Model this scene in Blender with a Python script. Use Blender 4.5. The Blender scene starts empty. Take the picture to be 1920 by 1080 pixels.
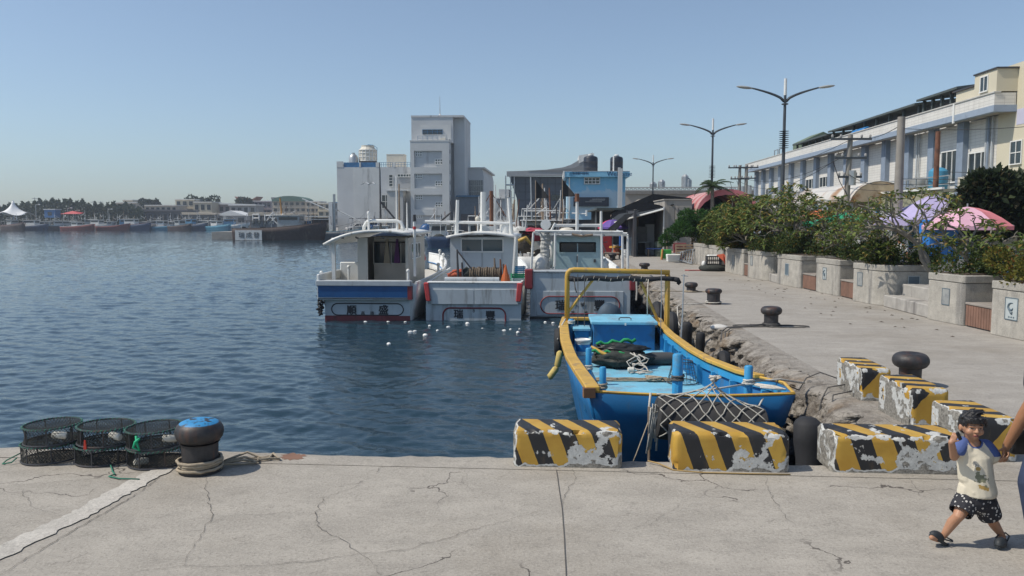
import bpy, bmesh, math, random
from mathutils import Vector, Matrix, noise
PI=math.pi; R=math.radians
S=bpy.context.scene
# ---------------------------------------------------------------- camera
cd=bpy.data.cameras.new('camera'); cam=bpy.data.objects.new('camera',cd); S.collection.objects.link(cam)
cam.location=(0,0,2.2); cam.rotation_euler=(PI/2-R(4.88),0,R(3.05))
cd.lens=28.125; cd.sensor_width=36; cd.clip_start=.05; cd.clip_end=6000
S.camera=cam
# ---------------------------------------------------------------- sky and sun
SUN_EL,SUN_AZ=R(52),R(-103)            # azimuth measured from +Y towards +X
w=bpy.data.worlds.new('World'); S.world=w; w.use_nodes=True
nt=w.node_tree; nt.nodes.clear()
sky=nt.nodes.new('ShaderNodeTexSky'); sky.sky_type='NISHITA'; sky.sun_disc=False
sky.sun_elevation=SUN_EL; sky.sun_rotation=SUN_AZ; sky.altitude=0; sky.air_density=1.0; sky.dust_density=0.8; sky.ozone_density=6
hs=nt.nodes.new('ShaderNodeHueSaturation'); hs.inputs['Saturation'].default_value=.8
bg=nt.nodes.new('ShaderNodeBackground'); bg.inputs[1].default_value=.115
wo=nt.nodes.new('ShaderNodeOutputWorld')
nt.links.new(sky.outputs[0],hs.inputs['Color']); tn=nt.nodes.new('ShaderNodeMix'); tn.data_type='RGBA'; tn.blend_type='MULTIPLY'; tn.inputs[0].default_value=1; tn.inputs[7].default_value=(1.03,1.08,1.07,1)
nt.links.new(hs.outputs[0],tn.inputs[6]); nt.links.new(tn.outputs[2],bg.inputs[0]); nt.links.new(bg.outputs[0],wo.inputs[0])
ld=bpy.data.lights.new('sun','SUN'); ld.energy=3.9; ld.angle=R(.6); ld.color=(1,.93,.82)
sun=bpy.data.objects.new('sun',ld); S.collection.objects.link(sun)
sdir=Vector((math.sin(SUN_AZ)*math.cos(SUN_EL),math.cos(SUN_AZ)*math.cos(SUN_EL),math.sin(SUN_EL)))
sun.rotation_euler=sdir.to_track_quat('Z','Y').to_euler(); sun.location=sdir*60
S.view_settings.view_transform='Standard'; S.view_settings.look='None'; S.view_settings.exposure=.03; S.view_settings.gamma=1
S.cycles.use_denoising=True; S.cycles.max_bounces=6; S.cycles.diffuse_bounces=3; S.cycles.glossy_bounces=3; S.cycles.transmission_bounces=3; S.cycles.transparent_max_bounces=6
S.cycles.volume_bounces=0; S.cycles.sample_clamp_indirect=6; S.cycles.caustics_reflective=False; S.cycles.caustics_refractive=False
# ---------------------------------------------------------------- photograph pixel -> place (1920 x 1080)
def ray(px,py):
    x=(px-960)/1500; y=-(py-540)/1500; P=R(4.88); Yw=R(3.05)
    fy=math.cos(P)+y*math.sin(P); fz=-math.sin(P)+y*math.cos(P); c,s=math.cos(Yw),math.sin(Yw)
    return (x*c-fy*s,x*s+fy*c,fz)
def G(px,py,z=0.):
    r=ray(px,py); t=(z-2.2)/r[2]; return Vector((r[0]*t,r[1]*t,z))
def AY(px,py,Y):
    r=ray(px,py); t=Y/r[1]; return Vector((r[0]*t,Y,2.2+r[2]*t))
def AX(px,py,X):
    r=ray(px,py); t=X/r[0]; return Vector((X,r[1]*t,2.2+r[2]*t))
# ---------------------------------------------------------------- mesh helpers
V=Vector
class MB:
    def __init__(s): s.v=[]; s.f=[]; s.m=[]; s.k=0
    def add(s,vs,fs):
        o=len(s.v); s.v+= [tuple(x) for x in vs]; s.f+=[tuple(i+o for i in f) for f in fs]; s.m+=[s.k]*len(fs); return s
    def box(s,x0,x1,y0,y1,z0,z1):
        return s.add([(x0,y0,z0),(x1,y0,z0),(x1,y1,z0),(x0,y1,z0),(x0,y0,z1),(x1,y0,z1),(x1,y1,z1),(x0,y1,z1)],
            [(3,2,1,0),(4,5,6,7),(0,1,5,4),(1,2,6,5),(2,3,7,6),(3,0,4,7)])
    def obox(s,c,d,rz=0,rx=0,ry=0):
        m=Matrix.Translation(V(c))@Matrix.Rotation(rz,4,'Z')@Matrix.Rotation(ry,4,'Y')@Matrix.Rotation(rx,4,'X')
        t=MB().box(-d[0]/2,d[0]/2,-d[1]/2,d[1]/2,-d[2]/2,d[2]/2)
        return s.add([m@V(p) for p in t.v],t.f)
    def tube(s,pts,r,n=6,closed=False,cap=True):
        pts=[V(p) for p in pts]; N=len(pts); rs=r if isinstance(r,(list,tuple)) else [r]*N
        vs=[];u=None
        for i,p in enumerate(pts):
            a=pts[i-1] if (i>0 or closed) else p; b=pts[(i+1)%N] if (i<N-1 or closed) else p
            d=(b-a); d=d.normalized() if d.length>1e-9 else V((0,0,1))
            if u is None: u=d.orthogonal().normalized()
            else:
                u=u-d*u.dot(d); u=u.normalized() if u.length>1e-6 else d.orthogonal().normalized()
            w_=d.cross(u)
            for k in range(n):
                t=2*PI*k/n; vs.append(p+(u*math.cos(t)+w_*math.sin(t))*rs[i])
        fs=[]
        for i in range(N if closed else N-1):
            j=(i+1)%N
            for k in range(n): fs.append((i*n+k,i*n+(k+1)%n,j*n+(k+1)%n,j*n+k))
        if cap and not closed: fs+=[tuple(range(n-1,-1,-1)),tuple((N-1)*n+k for k in range(n))]
        return s.add(vs,fs)
    def cyl(s,a,b,r0,r1=None,n=10): return s.tube([a,b],[r0,r0 if r1 is None else r1],n)
    def lathe(s,c,prof,n=16,sx=1,sy=1):
        c=V(c); vs=[];fs=[];m=len(prof)
        for r,z in prof:
            for k in range(n): t=2*PI*k/n; vs.append((c.x+r*sx*math.cos(t),c.y+r*sy*math.sin(t),c.z+z))
        for i in range(m-1):
            for k in range(n): fs.append((i*n+k,i*n+(k+1)%n,(i+1)*n+(k+1)%n,(i+1)*n+k))
        fs+=[tuple(range(n-1,-1,-1)),tuple((m-1)*n+k for k in range(n))]
        return s.add(vs,fs)
    def sph(s,c,r,n=10,m=6):
        r=r if isinstance(r,(tuple,list)) else (r,r,r); c=V(c); vs=[];fs=[]
        for i in range(m+1):
            a=PI*i/m
            for k in range(n): t=2*PI*k/n; vs.append((c.x+r[0]*math.sin(a)*math.cos(t),c.y+r[1]*math.sin(a)*math.sin(t),c.z-r[2]*math.cos(a)))
        for i in range(m):
            for k in range(n): fs.append((i*n+k,i*n+(k+1)%n,(i+1)*n+(k+1)%n,(i+1)*n+k))
        return s.add(vs,fs)
    def prism(s,pts,vec):
        vec=V(vec); n=len(pts); a=[V(p) for p in pts]; b=[p+vec for p in a]
        nrm=V((0,0,0))
        for i in range(n): nrm+=a[i].cross(a[(i+1)%n])
        if nrm.dot(vec)<0: a.reverse(); b.reverse()
        fs=[tuple(range(n-1,-1,-1)),tuple(n+i for i in range(n))]+[(i,(i+1)%n,n+(i+1)%n,n+i) for i in range(n)]
        return s.add(a+b,fs)
    def grid(s,fn,nu,nv,flip=False):
        vs=[fn(i/nu,j/nv) for j in range(nv+1) for i in range(nu+1)]
        fs=[]
        for j in range(nv):
            for i in range(nu):
                a=j*(nu+1)+i; q=(a,a+1,a+nu+2,a+nu+1); fs.append(q[::-1] if flip else q)
        return s.add(vs,fs)
    def ngon(s,pts): return s.add(pts,[tuple(range(len(pts)))])
    def sheet(s,pts,rows,thick): return s
    def build(s,name,mat,parent=None,loc=None,smooth=False,bevel=0,seg=1,solid=0,rz=0,off=None):
        if off is not None: s.v=[(p[0]-off[0],p[1]-off[1],p[2]-off[2]) for p in s.v]
        me=bpy.data.meshes.new(name); me.from_pydata(s.v,[],s.f)
        for m in (mat if isinstance(mat,(list,tuple)) else [mat]): me.materials.append(m)
        if any(s.m): me.polygons.foreach_set('material_index',s.m)
        if smooth:
            me.polygons.foreach_set('use_smooth',[True]*len(me.polygons))
            if smooth!='all':
                try: me.set_sharp_from_angle(angle=R(40))
                except Exception: pass
        me.update()
        o=bpy.data.objects.new(name,me); S.collection.objects.link(o)
        if parent is not None: o.parent=parent
        if loc is not None: o.location=loc
        if rz: o.rotation_euler=(0,0,rz)
        if solid: md=o.modifiers.new('solid','SOLIDIFY'); md.thickness=solid; md.offset=0
        if bevel: md=o.modifiers.new('bevel','BEVEL'); md.width=bevel; md.segments=seg; md.limit_method='ANGLE'; md.angle_limit=R(35)
        return o
def tag(o,label=None,cat=None,group=None,kind=None):
    if label: o['label']=label
    if cat: o['category']=cat
    if group: o['group']=group
    if kind: o['kind']=kind
    return o
def thing(name,label,cat,loc=(0,0,0),rz=0,group=None):
    o=bpy.data.objects.new(name,None); S.collection.objects.link(o); o.location=loc; o.rotation_euler=(0,0,rz)
    o.empty_display_size=.2
    return tag(o,label,cat,group)
def copy_tree(o,parent=None):
    c=o.copy(); S.collection.objects.link(c)
    if parent is not None: c.parent=parent
    for ch in list(o.children): copy_tree(ch,c)
    return c
def dup(o,loc,rz=0,label=None,sc=None):
    c=copy_tree(o); c.location=loc; c.rotation_euler=(0,0,rz)
    if sc: c.scale=(sc,sc,sc) if not isinstance(sc,tuple) else sc
    if label: c['label']=label
    return c
def struct(o): o['kind']='structure'; return o
def arc(c,r,a0,a1,n,ax='xz'):
    c=V(c); out=[]
    for i in range(n+1):
        t=a0+(a1-a0)*i/n; d={'xz':V((math.cos(t),0,math.sin(t))),'xy':V((math.cos(t),math.sin(t),0)),'yz':V((0,math.cos(t),math.sin(t)))}[ax]
        out.append(c+d*r)
    return out
def sag(a,b,d,n=10):
    a=V(a);b=V(b); return [a.lerp(b,i/n)-V((0,0,d*4*(i/n)*(1-i/n))) for i in range(n+1)]
def lettering(s,h,mat,parent,loc,rot=(PI/2,0,0),bold=.0,depth=.004,name='lettering',align='CENTER'):
    c=bpy.data.curves.new('t','FONT'); c.body=s; c.size=h; c.extrude=depth;  c.align_x=align; c.resolution_u=3
    o=bpy.data.objects.new('t',c); S.collection.objects.link(o)
    me=bpy.data.meshes.new_from_object(o.evaluated_get(bpy.context.evaluated_depsgraph_get()))
    bpy.data.objects.remove(o); bpy.data.curves.remove(c)
    if bold:
        vs=[tuple(v.co) for v in me.vertices]; fs=[tuple(p.vertices) for p in me.polygons]; n=len(vs); bpy.data.meshes.remove(me)
        sh=[(0,0,0),(bold*h,0,.0007),(-bold*h,0,-.0007),(0,bold*h*.7,.0011),(0,-bold*h*.7,-.0011)]
        me=bpy.data.meshes.new(name); me.from_pydata([(x+a,y+b,z+c_) for a,b,c_ in sh for x,y,z in vs],[],[tuple(i+k*n for i in f) for k in range(len(sh)) for f in fs]); me.update()
    me.materials.clear(); me.materials.append(mat); me.name=name
    o=bpy.data.objects.new(name,me); S.collection.objects.link(o); o.parent=parent; o.location=loc; o.rotation_euler=rot
    return o
# ---------------------------------------------------------------- materials
_M={}
class NT:
    def __init__(s,name):
        s.mat=bpy.data.materials.new(name); s.mat.use_nodes=True; s.t=s.mat.node_tree; s.t.nodes.clear()
        s.out=s.n('ShaderNodeOutputMaterial'); s.b=s.n('ShaderNodeBsdfPrincipled'); s.l(s.b.outputs[0],s.out.inputs[0])
        s.tc=s.n('ShaderNodeTexCoord')
    def n(s,t,**k):
        x=s.t.nodes.new(t)
        for a,b in k.items(): setattr(x,a,b)
        return x
    def l(s,a,b): s.t.links.new(a,b)
    def val(s,i,v):
        if hasattr(v,'is_output') or hasattr(v,'links'): s.l(v,i)
        else: i.default_value=v
    def math(s,op,a,b=0.,c=0.,clamp=False):
        x=s.n('ShaderNodeMath',operation=op,use_clamp=clamp); s.val(x.inputs[0],a); s.val(x.inputs[1],b); s.val(x.inputs[2],c); return x.outputs[0]
    def mix(s,f,a,b,mode='MIX'):
        x=s.n('ShaderNodeMix',data_type='RGBA',blend_type=mode); s.val(x.inputs[0],f)
        s.val(x.inputs[6],a if hasattr(a,'links') else (*a,1)); s.val(x.inputs[7],b if hasattr(b,'links') else (*b,1)); return x.outputs[2]
    def noise(s,vec,scale,detail=4,rough=.55,dist=0.):
        x=s.n('ShaderNodeTexNoise'); s.l(vec,x.inputs['Vector']); x.inputs['Scale'].default_value=scale; x.inputs['Detail'].default_value=detail
        x.inputs['Roughness'].default_value=rough; x.inputs['Distortion'].default_value=dist; return x.outputs[0]
    def ramp(s,f,a,b):
        x=s.n('ShaderNodeMapRange',clamp=True); s.l(f,x.inputs[0]); x.inputs[1].default_value=a; x.inputs[2].default_value=b; return x.outputs[0]
    def mapv(s,vec,sc=(1,1,1),rot=(0,0,0),loc=(0,0,0)):
        x=s.n('ShaderNodeMapping'); s.l(vec,x.inputs[0]); x.inputs['Scale'].default_value=sc; x.inputs['Rotation'].default_value=rot; x.inputs['Location'].default_value=loc; return x.outputs[0]
    def coord(s,rnd=True):
        v=s.tc.outputs['Object']
        if rnd:
            oi=s.n('ShaderNodeObjectInfo'); m=s.math('MULTIPLY',oi.outputs['Random'],83.)
            a=s.n('ShaderNodeVectorMath',operation='ADD'); s.l(v,a.inputs[0]); s.l(m,a.inputs[1]); v=a.outputs[0]
        return v
    def bump(s,h,strength,dist=.02):
        x=s.n('ShaderNodeBump'); x.inputs['Strength'].default_value=strength; x.inputs['Distance'].default_value=dist
        s.l(h,x.inputs['Height']); s.l(x.outputs[0],s.b.inputs['Normal']); return x
    def fin(s,col,rough=.6,metal=0.):
        s.val(s.b.inputs['Base Color'],col if hasattr(col,'links') else (*col,1)); s.val(s.b.inputs['Roughness'],rough); s.b.inputs['Metallic'].default_value=metal; return s.mat
def M(name,col,rough=.6,var=.18,scale=2.5,bump=.15,bscale=30,metal=0,dirt=None,damt=.5,dscale=1.5,streak=False,spec=.5,speck=0,sscale=80):
    if name in _M: return _M[name]
    t=NT(name); c=t.coord()
    n1=t.noise(c,scale,5); f=t.ramp(n1,.25,.75)
    lo=tuple(x*(1-var) for x in col); hi=tuple(min(1,x*(1+var)) for x in col)
    k=t.mix(f,lo,hi)
    r=rough
    if dirt:
        cv=t.mapv(c,(1,1,.12)) if streak else c
        n2=t.noise(cv,dscale,8,.65); d=t.ramp(n2,.72-damt*.4,.78-damt*.28); k=t.mix(t.math('MULTIPLY',d,.85),k,dirt)
        r=t.math('ADD',rough,t.math('MULTIPLY',d,.2),clamp=True)
    if speck:
        n3=t.noise(c,sscale,4,.8); k=t.mix(t.math('MULTIPLY',t.ramp(n3,.52,.66),speck),k,tuple(x*.35 for x in col)); k=t.mix(t.math('MULTIPLY',t.ramp(n3,.46,.34),speck*.6),k,tuple(min(1,x*1.6) for x in col))
    if bump: t.bump(t.noise(c,bscale,4),bump,.01)
    t.b.inputs['Specular IOR Level'].default_value=spec
    _M[name]=t.fin(k,r,metal); return _M[name]
def leafmat(name,c1,c2,c3=None,amt=.15):
    if name in _M: return _M[name]
    t=NT(name); g=t.n('ShaderNodeNewGeometry'); rnd=g.outputs['Random Per Island']
    k=t.mix(rnd,c1,c2)
    if c3: k=t.mix(t.math('GREATER_THAN',t.math('FRACT',t.math('MULTIPLY',rnd,7.31)),1-amt),k,c3)
    t.b.inputs['Specular IOR Level'].default_value=.25
    t.fin(k,.55)
    tr=t.n('ShaderNodeBsdfTranslucent'); t.l(k,tr.inputs[0]); ms=t.n('ShaderNodeMixShader'); ms.inputs[0].default_value=.3
    t.l(t.b.outputs[0],ms.inputs[1]); t.l(tr.outputs[0],ms.inputs[2]); t.l(ms.outputs[0],t.out.inputs[0])
    _M[name]=t.mat; return t.mat
def glassmat(name,col=(.02,.03,.035),rough=.08):
    if name in _M: return _M[name]
    t=NT(name); n=t.noise(t.coord(),1.2,3); k=t.mix(n,tuple(x*.5 for x in col),tuple(x*1.8 for x in col)); t.b.inputs['Specular IOR Level'].default_value=.7
    _M[name]=t.fin(k,rough); return t.mat
WHITE=M('white paint',(.72,.72,.69),.45,.1,dirt=(.34,.31,.26),damt=.32,dscale=2.2,streak=True)
GREYW=M('weathered grey paint',(.42,.45,.47),.6,.16,dirt=(.2,.19,.18),damt=.38,dscale=2.5,streak=True)
CREAM=M('cream paint',(.6,.56,.47),.5,.1,dirt=(.3,.26,.2),damt=.3,streak=True)
STEEL=M('galvanised steel',(.4,.42,.43),.45,.2,metal=.6,dirt=(.2,.12,.08),damt=.25)
DARK=M('dark metal',(.05,.05,.055),.55,.3,dirt=(.13,.08,.05),damt=.35)
BLACK=M('black rubber',(.018,.018,.02),.75,.4,bump=.3)
RUST=M('rusty steel',(.16,.07,.04),.8,.4,bump=.4,dirt=(.06,.04,.035),damt=.5)
WOOD=M('weathered wood',(.27,.2,.14),.75,.3,dirt=(.12,.1,.08),damt=.4,streak=True)
ROPE=M('hemp rope',(.36,.3,.22),.9,.25,scale=30,bump=.6,bscale=160)
ROPEW=M('pale rope',(.55,.52,.46),.9,.2,scale=30,bump=.6,bscale=160)
ROPED=M('dark rope',(.1,.095,.09),.9,.25,scale=30,bump=.6,bscale=160)
GLASS=glassmat('window glass')
INK=M('black lettering paint',(.02,.02,.025),.5,.2)
DRED=M('dark red paint',(.2,.025,.03),.5,.25,dirt=(.1,.06,.05),damt=.3)
RED=M('red paint',(.48,.05,.05),.5,.2)
BLUE=M('blue paint',(.02,.19,.48),.42,.18,dirt=(.06,.13,.2),damt=.42,dscale=3,bump=.1)
NAVY=M('deep blue paint',(.008,.075,.22),.4,.18,dirt=(.04,.07,.12),damt=.25)
YEL=M('yellow paint',(.56,.34,.06),.5,.2,dirt=(.3,.2,.1),damt=.45,dscale=5)
GREEN=M('green cloth',(.02,.28,.14),.8,.2)
CONC=M('cast concrete',(.36,.34,.31),.85,.2,scale=4,bump=.35,bscale=60,dirt=(.14,.13,.125),damt=.42,dscale=1.6,streak=True)
# ================================================================ SETTING
def concrete_mat(name,base,crack=True,streakrot=0.,stain=.5,fine=1.):
    t=NT(name); c=t.tc.outputs['Object']
    big=t.noise(c,.35,6,.6); mid=t.noise(c,2.2,7,.65); st=t.noise(t.mapv(c,(.8,1.9,1),(0,0,streakrot)),1.6,9,.75); fin=t.noise(c,48,6,.85)
    grit=t.noise(c,14,6,.7)
    lo=tuple(x*.8 for x in base); hi=tuple(min(1,x*1.14) for x in base)
    k=t.mix(t.ramp(st,.3,.7),lo,hi)
    k=t.mix(t.math('MULTIPLY',t.ramp(mid,.5,.75),.45),k,tuple(x*1.3 for x in base))
    blo=t.noise(c,6,7,.75); k=t.mix(t.math('MULTIPLY',t.ramp(blo,.53,.68),.4),k,tuple(x*.6 for x in base)); k=t.mix(t.math('MULTIPLY',t.ramp(big,.5,.66),stain),k,(base[0]*.62,base[1]*.58,base[2]*.52))
    k=t.mix(t.math('MULTIPLY',t.ramp(grit,.54,.7),.55),k,tuple(x*.55 for x in base))
    k=t.mix(t.math('MULTIPLY',t.ramp(fin,.53,.64),.7),k,tuple(x*.45 for x in base)); k=t.mix(t.math('MULTIPLY',t.ramp(fin,.46,.36),.5),k,tuple(min(1,x*1.5) for x in base))
    h=t.math('ADD',t.math('MULTIPLY',grit,.9),t.math('MULTIPLY',fin,.7))
    if crack:
        d=t.n('ShaderNodeVectorMath',operation='ADD'); nn=t.n('ShaderNodeTexNoise'); t.l(c,nn.inputs['Vector']); nn.inputs['Scale'].default_value=3.; nn.inputs['Detail'].default_value=6
        sc=t.n('ShaderNodeVectorMath',operation='SCALE'); t.l(nn.outputs['Color'],sc.inputs[0]); sc.inputs['Scale'].default_value=.5
        t.l(c,d.inputs[0]); t.l(sc.outputs[0],d.inputs[1])
        vo=t.n('ShaderNodeTexVoronoi',feature='DISTANCE_TO_EDGE'); t.l(d.outputs[0],vo.inputs['Vector']); vo.inputs['Scale'].default_value=.55
        cr=t.math('LESS_THAN',vo.outputs['Distance'],.0035); gate=t.ramp(t.noise(c,.8,2),.5,.56); cr=t.math('MULTIPLY',cr,gate)
        k=t.mix(t.math('MULTIPLY',cr,.8),k,(.06,.05,.045)); h=t.math('SUBTRACT',h,t.math('MULTIPLY',cr,1.2))
    t.bump(h,.55*fine,.012); t.b.inputs['Specular IOR Level'].default_value=.25
    return t.fin(k,.88)
PAVE=concrete_mat('apron concrete',(.37,.34,.295),True,.1,.5)
PAVE2=concrete_mat('quay concrete',(.345,.32,.285),False,.35,.5)
# ---- water
def water_mat():
    t=NT('harbour water'); c=t.tc.outputs['Object']
    a=t.noise(t.mapv(c,(.55,1.25,1),(0,0,.12)),1.5,5,.6,.3); b=t.noise(t.mapv(c,(.7,1.5,1),(0,0,-.2)),5.,4,.6,.2); e=t.noise(t.mapv(c,(.6,1,1)),.22,3)
    h=t.math('ADD',t.math('MULTIPLY',a,1.),t.math('MULTIPLY',b,.26))
    gust=t.ramp(t.noise(t.mapv(c,(.3,1,1)),.05,4),.3,.7)
    k=t.mix(gust,(.013,.033,.048),(.019,.046,.064))
    bp=t.bump(h,.6,.05)
    t.b.inputs['IOR'].default_value=1.333; t.b.inputs['Specular IOR Level'].default_value=.5
    return t.fin(k,.06)
WATER=water_mat()
import numpy as np
def waves(X,Y):
    rg=np.random.RandomState(7); Z=np.zeros_like(X)
    gust=.55+.38*np.sin(X*.055+1.3*np.sin(Y*.031)+.8)*np.sin(Y*.043+.9*np.sin(X*.027))+.25*np.sin(X*.21+Y*.13)*np.sin(Y*.17-X*.05)
    gust=np.clip(gust*.55+.4,.4,1.1)
    for i in range(34):
        lam=.2*(1.06**i)*(.92+.16*rg.rand()); th=rg.normal(0,.5)+.12; kx,ky=math.sin(th),math.cos(th); k=2*math.pi/lam
        dm=np.sin(X*(.35/lam)*ky+rg.rand()*9)*np.sin(Y*.3/lam+rg.rand()*9+X*.1)
        ph=k*(X*kx+Y*ky)+rg.rand()*9+.9*dm
        sl=.05*(1-.45*i/34); a=sl/k; c=np.sin(ph)
        Z+=a*(c+.28*np.cos(2*ph))*(.55+.75*np.abs(dm))*gust
    return Z
ys_=[6.6]
while ys_[-1]<272: ys_.append(ys_[-1]+max(.085,ys_[-1]*.0052))
ys_=np.array(ys_); us=np.linspace(-.82,.30,620); YY,UU=np.meshgrid(ys_,us,indexing='ij'); XX=UU*(YY+2)
fadeout=np.clip((272-YY)/12,0,1); ZZ=-1.3+waves(XX,YY)*fadeout
nr,nc=XX.shape
me=bpy.data.meshes.new('water'); me.vertices.add(nr*nc); me.vertices.foreach_set('co',np.stack([XX,YY,ZZ],-1).astype('f').ravel())
ii=np.arange((nr-1)*(nc-1)); r_=ii//(nc-1); c_=ii%(nc-1); A=r_*nc+c_; quads=np.stack([A,A+1,A+nc+1,A+nc],-1).astype('i4')
me.loops.add(quads.size); me.loops.foreach_set('vertex_index',quads.ravel()); me.polygons.add(len(ii)); me.polygons.foreach_set('loop_start',(ii*4).astype('i4')); me.polygons.foreach_set('use_smooth',np.ones(len(ii),bool)); me.update(); me.validate(); me.materials.append(WATER)
o=bpy.data.objects.new('water',me); S.collection.objects.link(o); struct(o)
struct(MB().add([(-1500,-40,-1.62),(1500,-40,-1.62),(1500,3000,-1.62),(-1500,3000,-1.62)],[(0,1,2,3)]).build('outer_water',WATER))
struct(MB().add([(-3000,-800,-4),(3000,-800,-4),(3000,5500,-4),(-3000,5500,-4)],[(0,1,2,3)]).build('harbour_bed',M('harbour mud',(.05,.05,.045),.9)))
# ---- quay slabs
QX=3.75
q=MB()
q.ngon([(-70,-30,0),(60,-30,0),(60,7.0,0),(-70,7.0,0)])
q.build('quay_apron',PAVE); struct(bpy.data.objects['quay_apron'])
q=MB(); q.ngon([(QX,7.0,0),(60,7.0,0),(60,142,0),(-8,142,0),(-8,96,0),(-1.,84,0),(QX,76,0)])
struct(q.build('quay_pavement',PAVE2))
# ---- far land
q=MB()
q.add([(-62,142,.0),(900,142,0),(900,1500,0),(-62,1500,0)],[(0,1,2,3)])
q.add([(-62,142,.0),(-62,175,0),(-62,175,-3),(-62,142,-3)],[(0,1,2,3)]); q.add([(-62,142,0),(-62,142,-3),(-8,142,-3),(-8,142,0)],[(0,1,2,3)])
q.add([(-8,142,0),(-8,142,-3),(-8,96,-3),(-8,96,0)],[(0,1,2,3)]); q.add([(-8,96,0),(-8,96,-3),(-1,84,-3),(-1,84,0)],[(0,1,2,3)]); q.add([(-1,84,0),(-1,84,-3),(3.4,76,-3),(3.75,76,0)],[(0,1,2,3)])
struct(q.build('pier_ground',PAVE2))
q=MB(); q.add([(-1500,266,.1),(-61,266,.1),(-61,3000,.1),(-1500,3000,.1)],[(0,1,2,3)]); q.add([(-1500,266,.1),(-1500,266,-3),(-61,266,-3),(-61,266,.1)],[(0,1,2,3)])
struct(q.build('far_shore_ground',M('far shore ground',(.25,.23,.2),.9)))
# ---- broken quay wall along the basin
def rockmat():
    t=NT('broken quay wall'); c=t.tc.outputs['Object']
    n=t.noise(c,3.,8,.7); n2=t.noise(c,11,6,.7); n3=t.noise(c,1.1,4)
    k=t.mix(t.ramp(n,.38,.6),(.12,.1,.08),(.34,.31,.27)); vo=t.n('ShaderNodeTexVoronoi',feature='DISTANCE_TO_EDGE'); t.l(t.mapv(c,(2.4,2.0,3.)),vo.inputs['Vector']); k=t.mix(t.math('MULTIPLY',t.ramp(vo.outputs['Distance'],.09,.0),t.ramp(n2,.35,.6)),k,(.04,.034,.028)); k=t.mix(t.math('MULTIPLY',t.ramp(n2,.5,.65),.7),k,(.09,.075,.06))
    k=t.mix(t.math('MULTIPLY',t.ramp(n3,.55,.65),.5),k,(.26,.17,.09))
    sep=t.n('ShaderNodeSeparateXYZ'); t.l(c,sep.inputs[0]); z=t.math('ADD',sep.outputs[2],t.math('MULTIPLY',n,.35))
    wet=t.ramp(z,-.45,-.75); k=t.mix(wet,k,(.022,.022,.02))
    top=t.ramp(z,.09,.17); k=t.mix(t.math('MULTIPLY',top,.55),k,(.34,.31,.27))
    t.bump(t.math('ADD',n2,t.noise(c,40,5)),.8,.03); return t.fin(k,t.math('SUBTRACT',.9,t.math('MULTIPLY',wet,.5)))
ROCK=rockmat()
def fbm(p,o=4):
    a=1;s=0
    for i in range(o): s+=a*noise.noise(p); p=p*2.1; a*=.5
    return s
def wallgrid(y0,y1,ny,xe,amp):
    prof=[(.62,.004),(.45,.006),(.3,.0),(.2,-.015),(.12,-.05),(.06,-.11),(.02,-.2),(0,-.32),(-.03,-.46),(.0,-.6),(.04,-.78),(.05,-1.0),(.06,-1.3),(.06,-1.8),(.06,-2.6)]
    m=len(prof)-1
    def fn(u,v):
        y=y0+(y1-y0)*u; j=v*m; i=min(int(j),m-1); t=j-i
        px=prof[i][0]*(1-t)+prof[i+1][0]*t; pz=prof[i][1]*(1-t)+prof[i+1][1]*t
        X=xe(y)
        edge=.22*fbm(V((y*.9,3,0)),3)
        k=min(1,max(0,(v-.06)*6))
        n=fbm(V((px*3,y*2.2,pz*3)),5)*amp
        cell=noise.noise(V((px*1.5,y*1.1,pz*2.2+7)))
        vd,_=noise.voronoi(V((px*2.4,y*2.0,pz*3.0))); n+=.16*(min(.55,vd[1]-vd[0])-.25)+.05*abs(noise.noise(V((px*9,y*8,pz*10))))
        return (X+px+(edge*.45+n+.1*(1 if cell>.15 else 0))*k, y+.05*n*k, pz+(n*.35 if v<.5 else 0)*k*(1 if v>.1 else 0)*.9)
    return fn
q=MB()
xe=lambda y:3.22+.02*math.sin(y*.7)-.004*max(0,y-20)
q.grid(wallgrid(7.0,24,420,xe,.15),420,64); q.grid(wallgrid(24,76,260,xe,.15),260,36)
struct(q.build('quay_wall',ROCK,smooth='all'))
# front wall of the apron
def fw(u,v):
    x=-70+74*u
    prof=[(6.9,.004),(7.18,.004),(7.26,-.01),(7.3,-.05),(7.3,-.5),(7.3,-2.6)]; j=v*5; i=min(int(j),4); t=j-i
    y=prof[i][0]*(1-t)+prof[i+1][0]*t; z=prof[i][1]*(1-t)+prof[i+1][1]*t
    n=fbm(V((x*2.1,z*3,1)),4)
    return (x,y-.022*(x+.4)+(.05*n+.05*min(0,fbm(V((x*.8,0,5)),2)))*(1 if v>.15 else 0),z+(.012*n if v>.3 else 0))
q=MB(); q.grid(fw,900,20,True); struct(q.build('apron_edge',PAVE,smooth='all'))
# raised pale mortar strip across the apron
STRIP=concrete_mat('mortar strip',(.5,.47,.42),False,.9,.2)
def ribbon(pts,wf,z,mb):
    pts=[V(p) for p in pts]; n=len(pts)
    L=[];Rr=[]
    for i,p in enumerate(pts):
        d=(pts[min(i+1,n-1)]-pts[max(i-1,0)]).normalized(); s=V((d.y,-d.x,0)); a=wf(i,-1); b=wf(i,1)
        L.append((p.x-s.x*a,p.y-s.y*a,z)); Rr.append((p.x+s.x*b,p.y+s.y*b,z))
    mb.add(L+Rr,[(i,n+i,n+i+1,i+1) for i in range(n-1)][::1])
rng=random.Random(5)
def densify(pts,step,jit,rng):
    out=[V(pts[0])]
    for a,b in zip(pts,pts[1:]):
        a=V(a);b=V(b); n=max(1,int((b-a).length/step)); s=V((-(b-a).y,(b-a).x,0)).normalized()
        for i in range(1,n+1): out.append(a.lerp(b,i/n)+s*(rng.uniform(-jit,jit) if i<n else 0))
    return out
q=MB()
c0=G(306,879);c1=G(150,965);c2=G(-40,1056);c3=G(-300,1200)
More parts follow.
